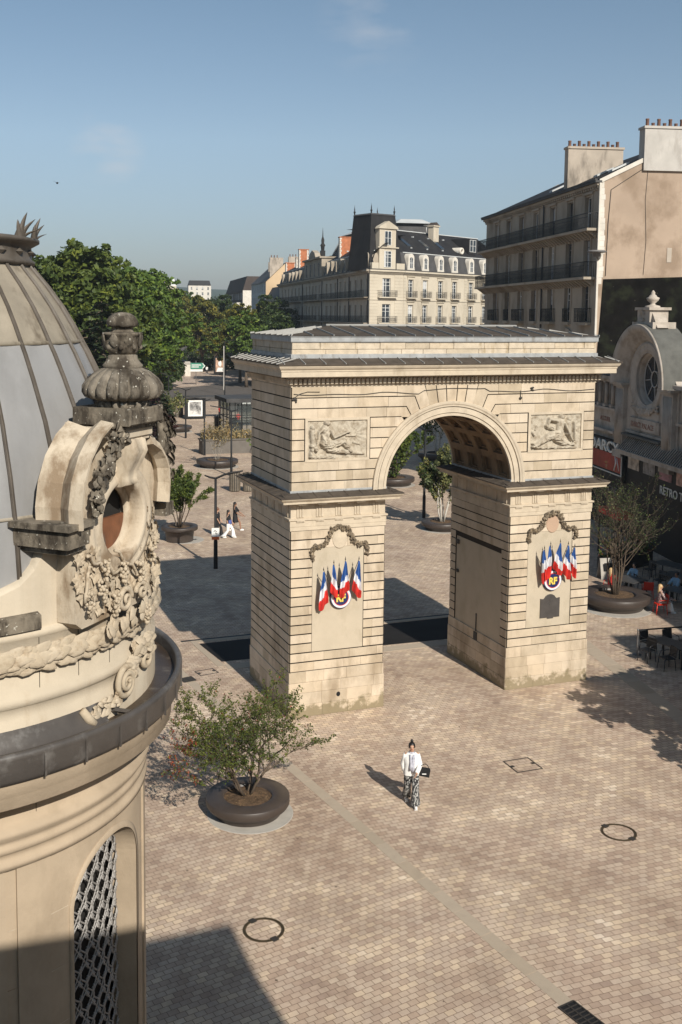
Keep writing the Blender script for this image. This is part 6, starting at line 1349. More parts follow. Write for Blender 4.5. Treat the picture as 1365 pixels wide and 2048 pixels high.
# ---------------------------------------------------------------- planters with trees
M['planter'] = stone('brown_metal_planter', (.052, .040, .034), .15, 0, 2, .45, .08, spec=.5)
M['conc'] = stone('pale_concrete', (.40, .37, .33), .1, 0, 3)
def planter(x, y, r, H, lab, bowl=True, disc=(0, 0)):
    t = thing('planter', lab, 'planter', None, 'round dark planters'); t.location = (x, y, 0)
    m = MB()
    if bowl: m.lathe([(r * .80, .02), (r * .84, H * .30), (r * .97, H * .48), (r, H * .60), (r, H * .96), (r * .985, H), (r * .60, H * 1.0), (r * .585, H * .985), (r * .57, H * .75)], (0, 0, 0), 56)
    else: m.lathe([(r * .74, .02), (r * .76, H * .3), (r * .80, H * .72), (r * .98, H * .76), (r, H * .80), (r, H * .97), (r * .985, H), (r * .66, H), (r * .65, H * .98), (r * .63, H * .8)], (0, 0, 0), 56)
    m.build('bowl', M['planter'], t)
    m = MB(); n = 26; vs = [(0, 0, H * .90)]; 
    for k in range(1, 7):
        for i in range(n): a = 2 * math.pi * i / n; q = r * .62 * k / 6; vs.append((q * math.cos(a), q * math.sin(a), H * .86 + .05 * noise.noise((q * 3 * math.cos(a) + x, q * 3 * math.sin(a), 1)) + .04 * (1 - k / 6)))
    fs = [(0, 1 + i, 1 + (i + 1) % n) for i in range(n)] + [(1 + (k - 1) * n + i, 1 + k * n + i, 1 + k * n + (i + 1) % n, 1 + (k - 1) * n + (i + 1) % n) for k in range(1, 6) for i in range(n)]
    m.add(vs, fs, 0, True); m.build('mulch', M['soilm'], t)
    if disc is not None: m = MB(); m.lathe([(0, .008), (r * 1.02, .008), (r * 1.03, .0)], (disc[0], disc[1], 0), 56, sm=False); m.build('base_disc', M['conc'], t)
    return t
def shrub(x, y, z, lab, stems, L, levels, leafsz, nleaf, mats, spread, droop=0.0, bark='bark', r0=.035, seed=1, cl='leaves', long_=1.5, name='potted_tree', cat='tree', minlev=1, flat=.6, lens=(.62, .8), rise=.15, redx=-.6):
    global rng
    rng = random.Random(seed); t = thing(name, lab, cat, None, 'trees in the round planters'); t.location = (x, y, z); w = MB(); lv = MB()
    def grow(p, d, L_, r, lev):
        n = 4; pts = [p]; dd = d.normalized()
        for k in range(n):
            dd = (dd + rv() * .17 + Vector((0, 0, rise * (.5 if lev else 1) - droop * lev * .12))).normalized(); pts.append(pts[-1] + dd * L_ / n)
        w.tube(pts, [r * (1 - .5 * k / n) for k in range(n + 1)], 5 if lev < 2 else 4)
        if lev >= minlev:
            for k in range(nleaf):
                q = rng.random() ** .6; i = min(n - 1, int(q * n)); c = pts[i].lerp(pts[i + 1], q * n - i) + rv() * leafsz * 1.1; leafcard(lv, c, leafsz * rng.uniform(.6, 1.3), (rv() * .8 + Vector((0, 0, flat))).normalized(), long_, 1 if (len(mats) > 1 and (c.x < redx and rng.random() < .5 or rng.random() < .03)) else 0)
        if lev < levels:
            for k in range(3 if lev else 4):
                q = rng.uniform(.45, 1.0) if k else 1.0; i = min(n - 1, int(q * n - .01)); c = pts[i].lerp(pts[i + 1], min(1, q * n - i)); s_ = rv(); s_.z *= flat; grow(c, (dd + s_ * .95).normalized(), L_ * rng.uniform(*lens), r * .5, lev + 1)
    for k in range(stems):
        a = 2 * math.pi * k / stems + rng.uniform(-.4, .4); b = Vector((math.cos(a) * .09 * (stems > 1), math.sin(a) * .09 * (stems > 1), -.06)); grow(b, Vector((math.cos(a) * spread, math.sin(a) * spread, 1)), L * rng.uniform(.85, 1.1), r0, 0)
    w.build('branches', M[bark], t); lv.build('leaves', [M[m_] for m_ in mats], t); return t
planter(-3.03, -5.55, 1.07, .46, 'wide dark bowl planter in the foreground with bark mulch', disc=(.04, -.09))
shrub(-3.03, -5.40, .42, 'wide spreading small leaved tree with reddish tips in the foreground planter', 6, 1.18, 4, .043, 15, ('leafmid', 'leafred'), .85, r0=.044, seed=5, flat=.42, lens=(.62, .90), rise=.055, redx=-1.6)
planter(2.55, 26.6, 1.03, .86, 'tall dark pot planter left of the gate', False, disc=(.35, .1))
shrub(2.55, 26.6, .82, 'bushy multi stemmed tree with long green leaves in the tall pot', 7, 1.7, 2, .085, 60, ('leaf',), .42, r0=.04, seed=8, long_=3.6, minlev=1, bark='bark', lens=(.5, .68), droop=.2)
planter(18.2, 24.9, 1.25, .50, 'bowl planter seen through the gate passage')
shrub(18.2, 24.9, .46, 'white stemmed flowering tree with pale leaves seen through the gate', 6, 2.35, 2, .13, 85, ('leafgrey', 'leafdark'), .34, bark='bole', r0=.05, seed=12, minlev=1, lens=(.5, .66))
planter(17.75, 7.45, 1.50, .62, 'large dark bowl planter right of the gate by the cafe', disc=(-.1, -.18))
shrub(17.75, 7.45, .55, 'tall sparse bare branched tree right of the gate', 9, 2.5, 4, .050, 3, ('leafdark', 'leafgrey'), .20, bark='bark', r0=.042, seed=21, flat=1.0, minlev=2, lens=(.45, .72), rise=.35)
planter(14.4, 80.6, 1.85, .62, 'distant bowl planter near the bus shelter'); shrub(14.4, 80.6, .55, 'small open tree with loose leaves near the bus shelter', 3, 2.0, 2, .20, 26, ('leafgrey', 'leafdark'), .35, bark='barkpale', seed=31, r0=.05)
planter(12.0, 53.8, 1.75, .62, 'bowl planter left of the gate behind the lamp posts'); shrub(12.0, 53.8, .55, 'thin straw coloured shrub in a bowl planter', 6, 1.6, 2, .10, 16, ('straw',), .30, bark='barkpale', seed=33, r0=.025, rise=.3)
planter(12.9, 41.8, 1.4, .62, 'bowl planter half hidden by the gate impost'); shrub(12.9, 41.8, .55, 'slender leafy tree beside the left edge of the gate', 3, 1.9, 2, .14, 34, ('leafbright',), .22, bark='barkpale', seed=35, r0=.04)
planter(31.4, 51.5, 1.7, .75, 'bowl planter framed by the arch opening'); shrub(31.4, 51.5, .7, 'pale stemmed tree framed by the top of the arch opening', 4, 2.9, 2, .18, 44, ('leaf',), .22, bark='bole', seed=37, r0=.08)
planter(22.3, 40.9, 1.6, .6, 'planter behind the left springing of the arch'); shrub(22.3, 40.9, .55, 'dense green shrub tree behind the left springing of the arch', 8, 2.3, 2, .17, 80, ('leaf',), .55, seed=39, r0=.05, minlev=0)
planter(36.2, 88.0, 2.2, .7, 'planter beyond the bus shelter at the kerb'); shrub(36.2, 88.0, .65, 'rounded bright tree behind the glazed kiosk', 5, 3.0, 2, .30, 66, ('leafbright', 'leafdark'), .4, seed=41, r0=.09)
planter(30.5, 60.5, 1.8, .8, 'dark planter at the upper edge of the arch opening'); planter(9.6, 92.0, 1.7, .8, 'planter hidden behind the finial slab'); shrub(9.6, 92.0, .7, 'leafy shrub just right of the finial slab', 5, 1.7, 2, .22, 40, ('leafdark',), .4, seed=43, r0=.05)
# ---------------------------------------------------------------- street furniture
def lamp(x, y, H, ang, lab, arm=1.7):
    t = thing('street_lamp', lab, 'street lamp', None, 'slim dark street lamps'); t.location = (x, y, 0); t.rotation_euler = (0, 0, R(ang))
    m = MB(); m.lathe([(.105, 0), (.10, 1.4), (.095, 1.42), (.075, 1.5), (.06, H), (0, H)], (0, 0, 0), 12); m.build('pole', M['black'], t)
    m = MB(); P = [(-.55, 0, H + .12), (-.3, 0, H + .02), (0, 0, H - .04), (.45, 0, H + .16), (arm, 0, H + .34)]; m.tube(P, [.035, .05, .06, .055, .04], 6); m.build('arm', M['black'], t)
    m = MB(); m.hexa([(arm - .75, -.09, H + .22), (arm, -.09, H + .32), (arm, .09, H + .32), (arm - .75, .09, H + .22), (arm - .75, -.09, H + .26), (arm, -.09, H + .37), (arm, .09, H + .37), (arm - .75, .09, H + .26)]); m.build('lamp_head', M['iron'], t); return t
lp = lamp(2.8, 19.65, 4.62, -18, 'nearest dark street lamp, with a small white and orange notice', 1.35)
m = MB(); m.box(-.19, .19, -.125, -.112, 1.66, 2.10); m.build('notice', M['white'], lp); m = MB(); m.box(-.19, .19, -.126, -.113, 1.50, 1.655, 0); m.build('notice_band', plain('orange_vinyl', (.62, .13, .03), .5), lp)
m = MB(); m.tube([(-.08, -.13, 1.92), (-.02, -.13, 1.98), (.05, -.13, 1.92), (.0, -.13, 1.84), (.10, -.13, 1.80)], .018, 5); m.build('notice_symbol', M['black'], lp)
lamp(2.45, 33.6, 5.0, -18, 'street lamp hidden in part by the tower dormer', 1.2)
lamp(12.7, 60.9, 5.0, 170, 'street lamp left of the straw shrub planter'); lamp(14.1, 74.2, 5.0, 165, 'street lamp behind the small open tree'); lamp(11.7, 48.4, 5.2, 150, 'street lamp in front of the glazed kiosk'); lamp(14.6, 84.6, 5.8, 175, 'street lamp with a rounded double arm near the melon finial', .9)
lamp(18.7, 28.4, 5.6, 120, 'street lamp seen through the arch opening')
lamp(33.0, 128, 8.4, 10, 'distant lamp post behind the tree by the road')
# bus shelter and glazed kiosk
dd = FR(22.0, 92.6, 100)
bs = thing('bus_shelter', 'long low dark bus shelter with a framed poster panel', 'bus shelter', (22, 92.6, 0))
F = FR(18.6, 93.2, 96); m = MB(); m.fbox(F, -.2, 11.5, 2.55, 2.75, -1.7, .3); m.build('shelter_roof', M['slateg'], bs)
for u in (0, 4.2, 8.4, 11.2):
    for d in (-.12, -1.5): m = MB(); m.fbox(F, u, u + .12, 0, 2.55, d, d + .11); m.build('post', M['black'], bs)
m = MB(); m.fbox(F, -.15, 2.4, .12, 2.5, -.25, .05); m.build('poster_case', M['black'], bs); m = MB(); m.fbox(F, .25, 2.0, .35, 2.3, .051, .07); m.build('poster', M['white'], bs)
pm_, pnt, pb = newmat('poster_photo'); pg = pnt.nodes.new('ShaderNodeNewGeometry'); pnt.links.new(ramp(pnt, noisef(pnt, pg.outputs['Position'], 1.1, 4, .6), [(.38, (.03, .03, .03)), (.62, (.62, .6, .58))]), pb.inputs['Base Color'])
m = MB(); m.fbox(F, .42, 1.83, .55, 2.12, .071, .08); m.build('poster_picture', pm_, bs)
m = MB(); m.fbox(F, 5.0, 8.2, .45, .52, -1.3, -.8); m.fbox(F, 5.3, 5.4, 0, .45, -1.2, -.9); m.fbox(F, 7.8, 7.9, 0, .45, -1.2, -.9); m.build('bench', M['black'], bs)
m = MB(); m.fbox(F, 4.3, 8.3, .3, 2.3, -1.47, -1.45); g_ = plain('clear_glass', (.4, .45, .45), .05, spec=.6); g_.node_tree.nodes['Principled BSDF'].inputs['Transmission Weight'].default_value = .92; m.build('glass_panel', g_, bs)
m = MB(); m.fbox(F, 4.5, 5.6, 2.58, 2.72, .31, .34); m.build('name_plate', M['white'], bs)
ks = thing('glazed_kiosk', 'square dark glazed kiosk with flat roof beside the gate', 'kiosk', (20, 66, 0))
F = FR(16.7, 66.9, 92); m = MB(); m.fbox(F, -.4, 8.6, 4.25, 4.62, -4.6, .5); m.build('kiosk_roof', M['slateg'], ks)
m = MB()
for u in (0, 1.2, 2.4, 3.6, 4.8, 6.0, 7.2, 8.3):
    m.fbox(F, u, u + .10, 0, 4.25, -.1, 0); m.fbox(F, u, u + .08, 0, 4.25, -4.1, -4.0)
for d in (-1.3, -2.7): m.fbox(F, 0, .1, 0, 4.25, d, d + .1)
for z in (.9, 2.15, 2.65): m.fbox(F, 0, 8.3, z, z + .08, -.08, -.02); m.fbox(F, 0, 8.3, z, z + .08, -4.1, -4.03); m.fbox(F, .02, .08, z, z + .08, -4, -.1)
m.build('frame', M['black'], ks)
m = MB(); m.add([F(0, 0, -.05), F(8.3, 0, -.05), F(8.3, 4.2, -.05), F(0, 4.2, -.05), F(.05, 0, -4), F(.05, 0, -.1), F(.05, 4.2, -.1), F(.05, 4.2, -4)], [(0, 1, 2, 3), (4, 5, 6, 7)]); m.build('glass_panel', g_, ks)
m = MB(); m.fbox(F, .6, 1.6, 0, 2.2, -2.2, -1.4); m.fbox(F, 4.2, 5.2, 0, 1.3, -3.2, -1.8); m.build('counter', M['black'], ks)
m = MB(); m.fbox(F, -.4, 8.4, .02, .45, .4, .8); m.build('bench', M['conc'], ks)
def bin_(x, y, lab, r=.42, H=1.1, tall=False):
    t = thing('litter_bin', lab, 'litter bin', None, 'slatted litter bins'); t.location = (x, y, 0); m = MB()
    for k in range(18): a = R(k * 20); F_ = FR(r * math.cos(a), r * math.sin(a), -k * 20); F_.n = Vector((math.cos(a), math.sin(a), 0)); F_.u = Vector((-math.sin(a), math.cos(a), 0)); m.fbox(F_, -.045, .045, .06, H, -.02, 0)
    m.build('slats', M['wood2'], t); m = MB(); m.lathe([(r - .05, .05), (r - .04, H * .95), (r - .08, H * .95), (r - .1, .1), (0, .1)], (0, 0, 0), 20); m.build('liner', M['black'], t)
    if tall: m = MB(); m.tube([(0, 0, H), (0, 0, H + .5)], .03, 6); m.box(-.75, .75, -.06, .06, H + .5, H + .56); m.build('rail', M['black'], t)
    return t
M['wood2'] = stone('weathered_slats', (.17, .145, .115), .3, .3)
bin_(10.05, 41.6, 'slatted bin a step left of the gate edge', .40, 1.35); bin_(10.95, 41.3, 'slatted bin touching the gate edge', .36, 1.35)
bin_(4.1, 40.2, 'slatted bin with a top rail right of the tower finial', .55, 1.4, True); bin_(17.6, 72.3, 'tall slatted column in front of the bus shelter', .95, 2.4)
bin_(14.5, 101, 'grey bins beside the road behind the small tree', .9, 2.0, True); bin_(18.4, 96, 'dark slim bin at the end of the bus shelter', .5, 1.3)
bin_(33.2, 65.5, 'slatted column through the arch opening', .8, 2.6); bin_(32.0, 66.5, 'second slatted column beside the lamp in the arch opening', .7, 2.5)
bs2 = thing('bicycle_rack', 'low metal rack left of the kiosk', 'bicycle rack', None); bs2.location = (17.2, 60.5, 0); 
for k in range(3): m = MB(); m.tube([(k * .8, 0, 0), (k * .8, 0, .75), (k * .8 + .1, .3, .85), (k * .8 + .1, .9, .85), (k * .8, 1.1, .7), (k * .8, 1.1, 0)], .035, 6); m.build('hoop', M['iron'], bs2)
gb = MB(); F = FR(12.6, 61.6, 93); gb.fbox(F, 0, 5.6, 0, 1.25, -1.2, 0); gb.fbox(F, -.1, 5.7, 1.25, 1.35, -1.3, .1); gt = thing('raised_bed', 'grey raised planting bed with straw coloured grasses', 'planting bed', (15.4, 62.2, 0)); gb.build('bed_wall', stone('grey_bed_wall', (.14, .125, .11), .1), gt)
gb = MB()
for k in range(900): c = F(random.uniform(.1, 5.5), 1.35 + random.random() ** 2 * .8, random.uniform(-1.1, -.1)); leafcard(gb, c, .12, rv(), 4.0)
gb.build('grasses', M['straw'], gt)
# park edge: pillars, wall, fence, signs
def pillar(x, y, H, lab, w=.55):
    t = thing('gate_pillar', lab, 'gate pillar', (x, y, 0), 'pale stone gate pillars'); F_ = FR(x, y, 95); m = MB(); m.fbox(F_, -w, w, 0, H * .84, -w, w); m.build('shaft', M['quoin'], t); m = MB(); m.fbox(F_, -w * 1.25, w * 1.25, H * .84, H * .92, -w * 1.25, w * 1.25); m.fbox(F_, -w * .9, w * .9, H * .92, H, -w * .9, w * .9); m.build('capital', M['conc'], t)
pillar(32.3, 171.5, 2.9, 'leftmost pale pillar of the park wall', .62); pillar(39.3, 180, 3.0, 'pale pillar at the right end of the park wall', .6); pillar(38.8, 196, 3.1, 'slimmer pale pillar behind the end pillar', .45)
t = thing('park_wall', 'low stone wall between the pale pillars', 'wall', (36, 177, 0)); F = FR(32.9, 172.2, math.degrees(math.atan2(39.0 - 32.9, 179.8 - 172.2))); m = MB(); m.fbox(F, 0, 9.5, 0, .7, -.4, .0); m.fbox(F, 0, 9.5, .7, .8, -.5, .1); m.build('wall', M['cine'], t)
t = thing('direction_sign', 'green and white direction arrow sign on a post by the road', 'road sign', (34.4, 152.5, 0)); F = FR(34.4, 152.5, 100); m = MB(); m.tube([F(0, 0, 0), F(0, 4.4, 0)], .06, 6); m.build('post', M['shutter'], t)
m = MB(); m.poly(F, [(-1.0, 2.9), (1.2, 2.9), (1.7, 3.45), (1.2, 4.0), (-1.0, 4.0)], .07, .10); o = m.build('sign_plate', plain('green_sign', (.05, .22, .15), .5), t); m = MB(); m.fbox(F, -1.0, 1.2, 2.45, 2.85, .07, .10); m.poly(F, [(1.1, 3.0), (1.25, 3.0), (1.65, 3.45), (1.25, 3.9), (1.1, 3.9), (1.45, 3.45)], .101, .115); m.fbox(F, -.8, .9, 3.55, 3.7, .101, .11); m.fbox(F, -.8, .5, 3.2, 3.35, .101, .11); m.build('sign_text', M['white'], o)
t = thing('advertising_panel', 'dark advertising column with a portrait poster', 'advertising panel', (46.6, 181.5, 0)); F = FR(45.6, 181.6, 100); m = MB(); m.fbox(F, -.2, 2.4, 0, 3.9, -.5, 0); m.build('case', M['black'], t); m = MB(); m.fbox(F, .15, 2.05, .7, 3.6, .01, .04); m.build('poster', plain('poster_tan', (.42, .26, .18), .5, var=.5, scale=1.2), t); m = MB(); m.ball(F(1.1, 2.4, .05), (.5, .05, .6), 10, 8); m.poly(F, [(.3, .75), (1.9, .75), (1.6, 1.6), (.6, 1.6)], .045, .06); m.build('poster_figure', M['white'], t)
for (x, y, w_, H, lab, mt) in ((28.8, 166.5, 1.3, 2.2, 'red poster board by the park wall', 'red'), (34.2, 178.5, 1.0, 2.4, 'black poster board on the dry lawn', 'black')):
    t = thing('poster_board', lab, 'poster board', (x, y, 0)); F = FR(x, y, 100); m = MB(); m.fbox(F, -w_, w_, .5, H, 0, .08); m.build('board', M[mt], t); m = MB(); m.fbox(F, -w_ * .6, w_ * .2, H * .5, H * .75, .081, .09); m.fbox(F, -w_ * .2, w_ * .6, H * .3, H * .42, .081, .09); m.build('print', M['white'], t); m = MB(); m.fbox(F, -w_, -w_ + .08, 0, .5, 0, .08); m.fbox(F, w_ - .08, w_, 0, .5, 0, .08); m.build('leg', M['black'], t)
t = thing('flag_mast', 'slim pale mast left of the gate cornice', 'mast', (36, 139.5, 0)); m = MB(); m.lathe([(.12, 0), (.09, 4), (.07, 7.4), (0, 7.45)], (36, 139.5, 0), 8); m.build('pole', M['chimw'], t)
# parked car under the trees
def car(x, y, az, lab):
    t = thing('parked_car', lab, 'car', (x, y, 0)); F_ = FR(x, y, az); m = MB(); pr_ = [(-2.1, .35), (-2.15, .75), (-1.95, .95), (-1.25, 1.05), (-.75, 1.42), (.2, 1.50), (1.2, 1.42), (1.85, 1.05), (2.12, .95), (2.15, .4), (1.7, .28), (-1.7, .28)]
    m.poly(F_, pr_, -.85, .85, 0, .08, True); m.build('body', plain('silver_paint', (.55, .56, .57), .3, .4, coat=.6), t)
    m = MB(); m.poly(F_, [(-1.15, 1.06), (-.72, 1.36), (-.1, 1.42), (-.1, 1.06)], .851, .862); m.poly(F_, [(0, 1.06), (0, 1.42), (1.1, 1.36), (1.5, 1.06)], .851, .862); m.build('side_window', M['glass'], t)
    for u in (-1.35, 1.35):
        for d in (.70, -.88):
            m = MB(); c = F_(u, .33, d); vs = []
            for i in range(16): a = 2 * math.pi * i / 16; vs += [F_(u + .33 * math.cos(a), .33 + .33 * math.sin(a), d), F_(u + .33 * math.cos(a), .33 + .33 * math.sin(a), d + .19)]
            m.add(vs, [(2 * i, (2 * i + 2) % 32, (2 * i + 3) % 32, 2 * i + 1) for i in range(16)] + [tuple(range(1, 32, 2))]); o = m.build('wheel', M['black'], t)
            m = MB(); m.poly(F_, [(u + .2 * math.cos(a), .33 + .2 * math.sin(a)) for a in [2 * math.pi * i / 10 for i in range(10)]], d + .19, d + .2); m.build('rim', M['shutter'], o)
car(47.5, 221, 96, 'silver car parked in the shade under the park trees')
# ---------------------------------------------------------------- flags and roundels on the gate
M['fblue'] = plain('flag_blue', (.025, .09, .30), .6, var=.15, scale=6); M['fwhite'] = plain('flag_white', (.66, .66, .69), .6, var=.06, scale=6); M['fred'] = plain('flag_red', (.56, .025, .018), .6, var=.2, scale=6); M['navy'] = plain('navy_enamel', (.018, .025, .10), .4)
def flag(u, z, L, w, lean, twist, lab, grp, foot, seed, prop=(.44, .70), slant=.22):
    rn = random.Random(seed); t = thing('flag', lab, 'flag', Ff(u, z, .3), grp); tip = Ff(u, z, .46); base = Ff(foot[0], foot[1], .06)
    m = MB(); m.tube([base, base.lerp(tip, .5), tip], [.014, .013, .011], 6); m.lathe([(.0, .0), (.022, .03), (.012, .07), (0, .14)], tip - Vector((0, 0, .02)), 6); m.build('pole', M['iron'], t)
    m = MB(); nx, ny = 14, 34; vs = []; ph = rn.uniform(0, 6)
    for j in range(ny + 1):
        q = j / ny; ww = .018 + 1.08 * w * (q ** .75) * (1 - .18 * max(0, q - .8) / .2)
        for i in range(nx + 1):
            s_ = i / nx * 2 - 1; zz = z - .05 - L * q * (1 - .10 * abs(s_ + twist * .5) * q) + .06 * s_ * twist * q
            fold = .05 * math.sin(s_ * 5.2 + ph + q * 1.5) * min(1, q * 2.2); dpt = .45 - .20 * q + fold + .02 * math.sin(q * 9 + ph)
            vs.append(Ff(u + lean * q + ww * (s_ + .12 * math.sin(q * 5 + ph)), zz, dpt))
    for j in range(ny):
        for i in range(nx):
            q = (j + .5) / ny; s_ = (i + .5) / nx * 2 - 1; b = q + .45 * slant * s_ * (1 if twist > 0 else -1); mi = 0 if b < prop[0] else (1 if b < prop[1] else 2)
            m.v and None; m.f.append([j * (nx + 1) + i, j * (nx + 1) + i + 1, (j + 1) * (nx + 1) + i + 1, (j + 1) * (nx + 1) + i]); m.m.append(mi); m.sm.append(True)
    m.v = [tuple(v) for v in vs]; m.build('cloth', [M['fblue'], M['fwhite'], M['fred']], t)
def roundel(u, z, lab):
    t = thing('roundel', lab, 'emblem', Ff(u, z, .1), 'round emblems on the gate')
    for r, d, mt, nm in ((.355, .12, 'navy', 'rim'), (.335, .135, 'fwhite', 'white_ring'), (.262, .145, 'fred', 'red_ring'), (.238, .155, 'navy', 'blue_disc')):
        m = MB(); m.poly(Ff, [(u + r * math.cos(a), z + r * math.sin(a)) for a in [2 * math.pi * i / 40 for i in range(40)]], d - .10 if nm == 'rim' else d - .012, d, 0, .004); m.build(nm, M[mt], t)
    textmesh('RF', Ff, u - .185, z - .115, .16, .33, M['yellow'], 'letters', t, .008, .014, .92)
roundel(1.66, 3.80, 'round blue white and red emblem with gold letters on the left pier')
roundel(9.49, 3.72, 'round blue white and red emblem with gold letters on the right pier')
gl, gr_ = 'flags on the left pier', 'flags on the right pier'
flag(.93, 4.82, 1.30, .15, .10, 1, 'leftmost flag of the left pier, its red end hanging lowest', gl, (1.56, 3.7), 1, (.40, .66), .30)
flag(1.27, 5.02, 1.12, .14, .10, -1, 'second flag from the left on the left pier', gl, (1.62, 3.7), 2, (.42, .68), .22)
flag(1.66, 5.10, 1.22, .15, .07, 1, 'flag on the left pier draped over its round emblem', gl, (1.66, 3.7), 3, (.50, .68), .16)
flag(2.12, 5.08, 1.25, .14, .02, -1, 'rightmost flag of the left pier', gl, (1.75, 3.7), 4, (.44, .68), .25)
flag(8.90, 4.95, 1.22, .13, .20, 1, 'leftmost flag of the right pier behind its neighbour', gr_, (9.36, 3.7), 5, (.34, .62), .1)
flag(9.14, 5.08, 1.28, .15, .06, 1, 'broad flag on the right pier left of the emblem', gr_, (9.42, 3.7), 6, (.32, .62), .05)
flag(9.52, 5.14, 1.16, .16, .06, -1, 'middle flag of the right pier, pointing highest', gr_, (9.49, 3.7), 7, (.46, .74), .3)
flag(9.84, 5.04, 1.24, .15, .10, -1, 'flag right of the middle one on the right pier', gr_, (9.56, 3.7), 8, (.42, .64), .2)
flag(10.10, 4.95, 1.12, .13, .10, -1, 'rightmost flag of the right pier', gr_, (9.62, 3.7), 9, (.34, .62), .15)
# ---------------------------------------------------------------- people
M['skin'] = plain('skin', (.48, .28, .19), .6, var=.05); M['skindark'] = plain('tanned_skin', (.30, .16, .10), .6, var=.05); M['hairb'] = plain('black_hair', (.012, .009, .008), .5, var=.3, scale=30); M['hairbr'] = plain('brown_hair', (.12, .05, .025), .5, var=.3, scale=30); M['hairbl'] = plain('blonde_hair', (.50, .33, .16), .5, var=.3, scale=30)
M['cwhite'] = plain('white_cotton', (.78, .77, .75), .8, var=.05, scale=12, bmp=.3); M['cblack'] = plain('black_cloth', (.014, .014, .016), .8, bmp=.2, scale=12); M['cblue'] = plain('blue_cloth', (.07, .10, .30), .8, bmp=.2, scale=12); M['clblue'] = plain('light_blue_cloth', (.22, .36, .50), .8, scale=12); M['cred'] = plain('red_cloth', (.48, .03, .02), .7); M['clav'] = plain('pale_lavender_cloth', (.40, .40, .46), .8, var=.3, scale=14)
def pattern():
    m, nt, b = newmat('zigzag_print_cloth'); tc = nt.nodes.new('ShaderNodeTexCoord'); mp = nt.nodes.new('ShaderNodeMapping'); mp.inputs['Scale'].default_value = (34, 20, 20); nt.links.new(tc.outputs['Object'], mp.inputs[0])
    v = nt.nodes.new('ShaderNodeTexVoronoi'); v.distance = 'CHEBYCHEV'; v.inputs['Scale'].default_value = 1.0; nt.links.new(mp.outputs[0], v.inputs[0])
    w_ = nt.nodes.new('ShaderNodeTexWave'); w_.inputs['Scale'].default_value = .55; w_.inputs['Distortion'].default_value = 3.5; nt.links.new(mp.outputs[0], w_.inputs[0])
    a = ramp(nt, v.outputs['Distance'], [(.36, 1), (.40, 0)]); c = ramp(nt, w_.outputs[1] if len(w_.outputs) > 1 else w_.outputs[0], [(.38, 0), (.44, 1)]); x = mix(nt, 1.0, a, c, 'MULTIPLY'); col = mix(nt, x, (.015, .015, .017), (.68, .67, .64)); nt.links.new(col, b.inputs['Base Color']); b.inputs['Roughness'].default_value = .8; return m
M['print'] = pattern()
def floral():
    m, nt, b = newmat('speckled_blouse'); g = nt.nodes.new('ShaderNodeNewGeometry'); col = ramp(nt, noisef(nt, g.outputs['Position'], 22, 3), [(.42, (.03, .02, .03)), (.5, (.30, .18, .17)), (.6, (.5, .42, .4))]); nt.links.new(col, b.inputs['Base Color']); return m
M['floral'] = floral()
def ring(c, rx, ry, n, tilt=0.0, wav=0.0, k=7, ph=0.0):
    out = []
    for i in range(n):
        a = 2 * math.pi * i / n; q = 1 + wav * math.sin(a * k + ph); out.append(Vector((c[0] + rx * q * math.cos(a), c[1] + ry * q * math.sin(a), c[2] + tilt * math.sin(a))))
    return out
def loft(mb, rings, mi=0, capb=False, capt=False):
    n = len(rings[0]); vs = [p for r in rings for p in r]; fs = [(j * n + i, j * n + (i + 1) % n, (j + 1) * n + (i + 1) % n, (j + 1) * n + i) for j in range(len(rings) - 1) for i in range(n)]
    if capb: fs.append(tuple(reversed(range(n))))
    if capt: fs.append(tuple(range(len(vs) - n, len(vs))))
    mb.add(vs, fs, mi, True)
def skinbody(name, par, J, mat):
    """J: list of (x, y, z, radius, parent index) -> one continuous skinned body"""
    me = bpy.data.meshes.new(name); me.from_pydata([j[:3] for j in J], [(j[4], i) for i, j in enumerate(J) if j[4] is not None], [])
    me.materials.append(mat); o = bpy.data.objects.new(name, me); COL.objects.link(o); o.parent = par
    md = o.modifiers.new('Skin', 'SKIN'); md.use_smooth_shade = True; md.branch_smoothing = .4
    for i, sv in enumerate(me.skin_vertices[0].data):
        r = J[i][3]; sv.radius = r if hasattr(r, '__len__') else (r, r); sv.use_root = i == 0
    s_ = o.modifiers.new('Subdivision', 'SUBSURF'); s_.levels = 2; s_.render_levels = 2; return o
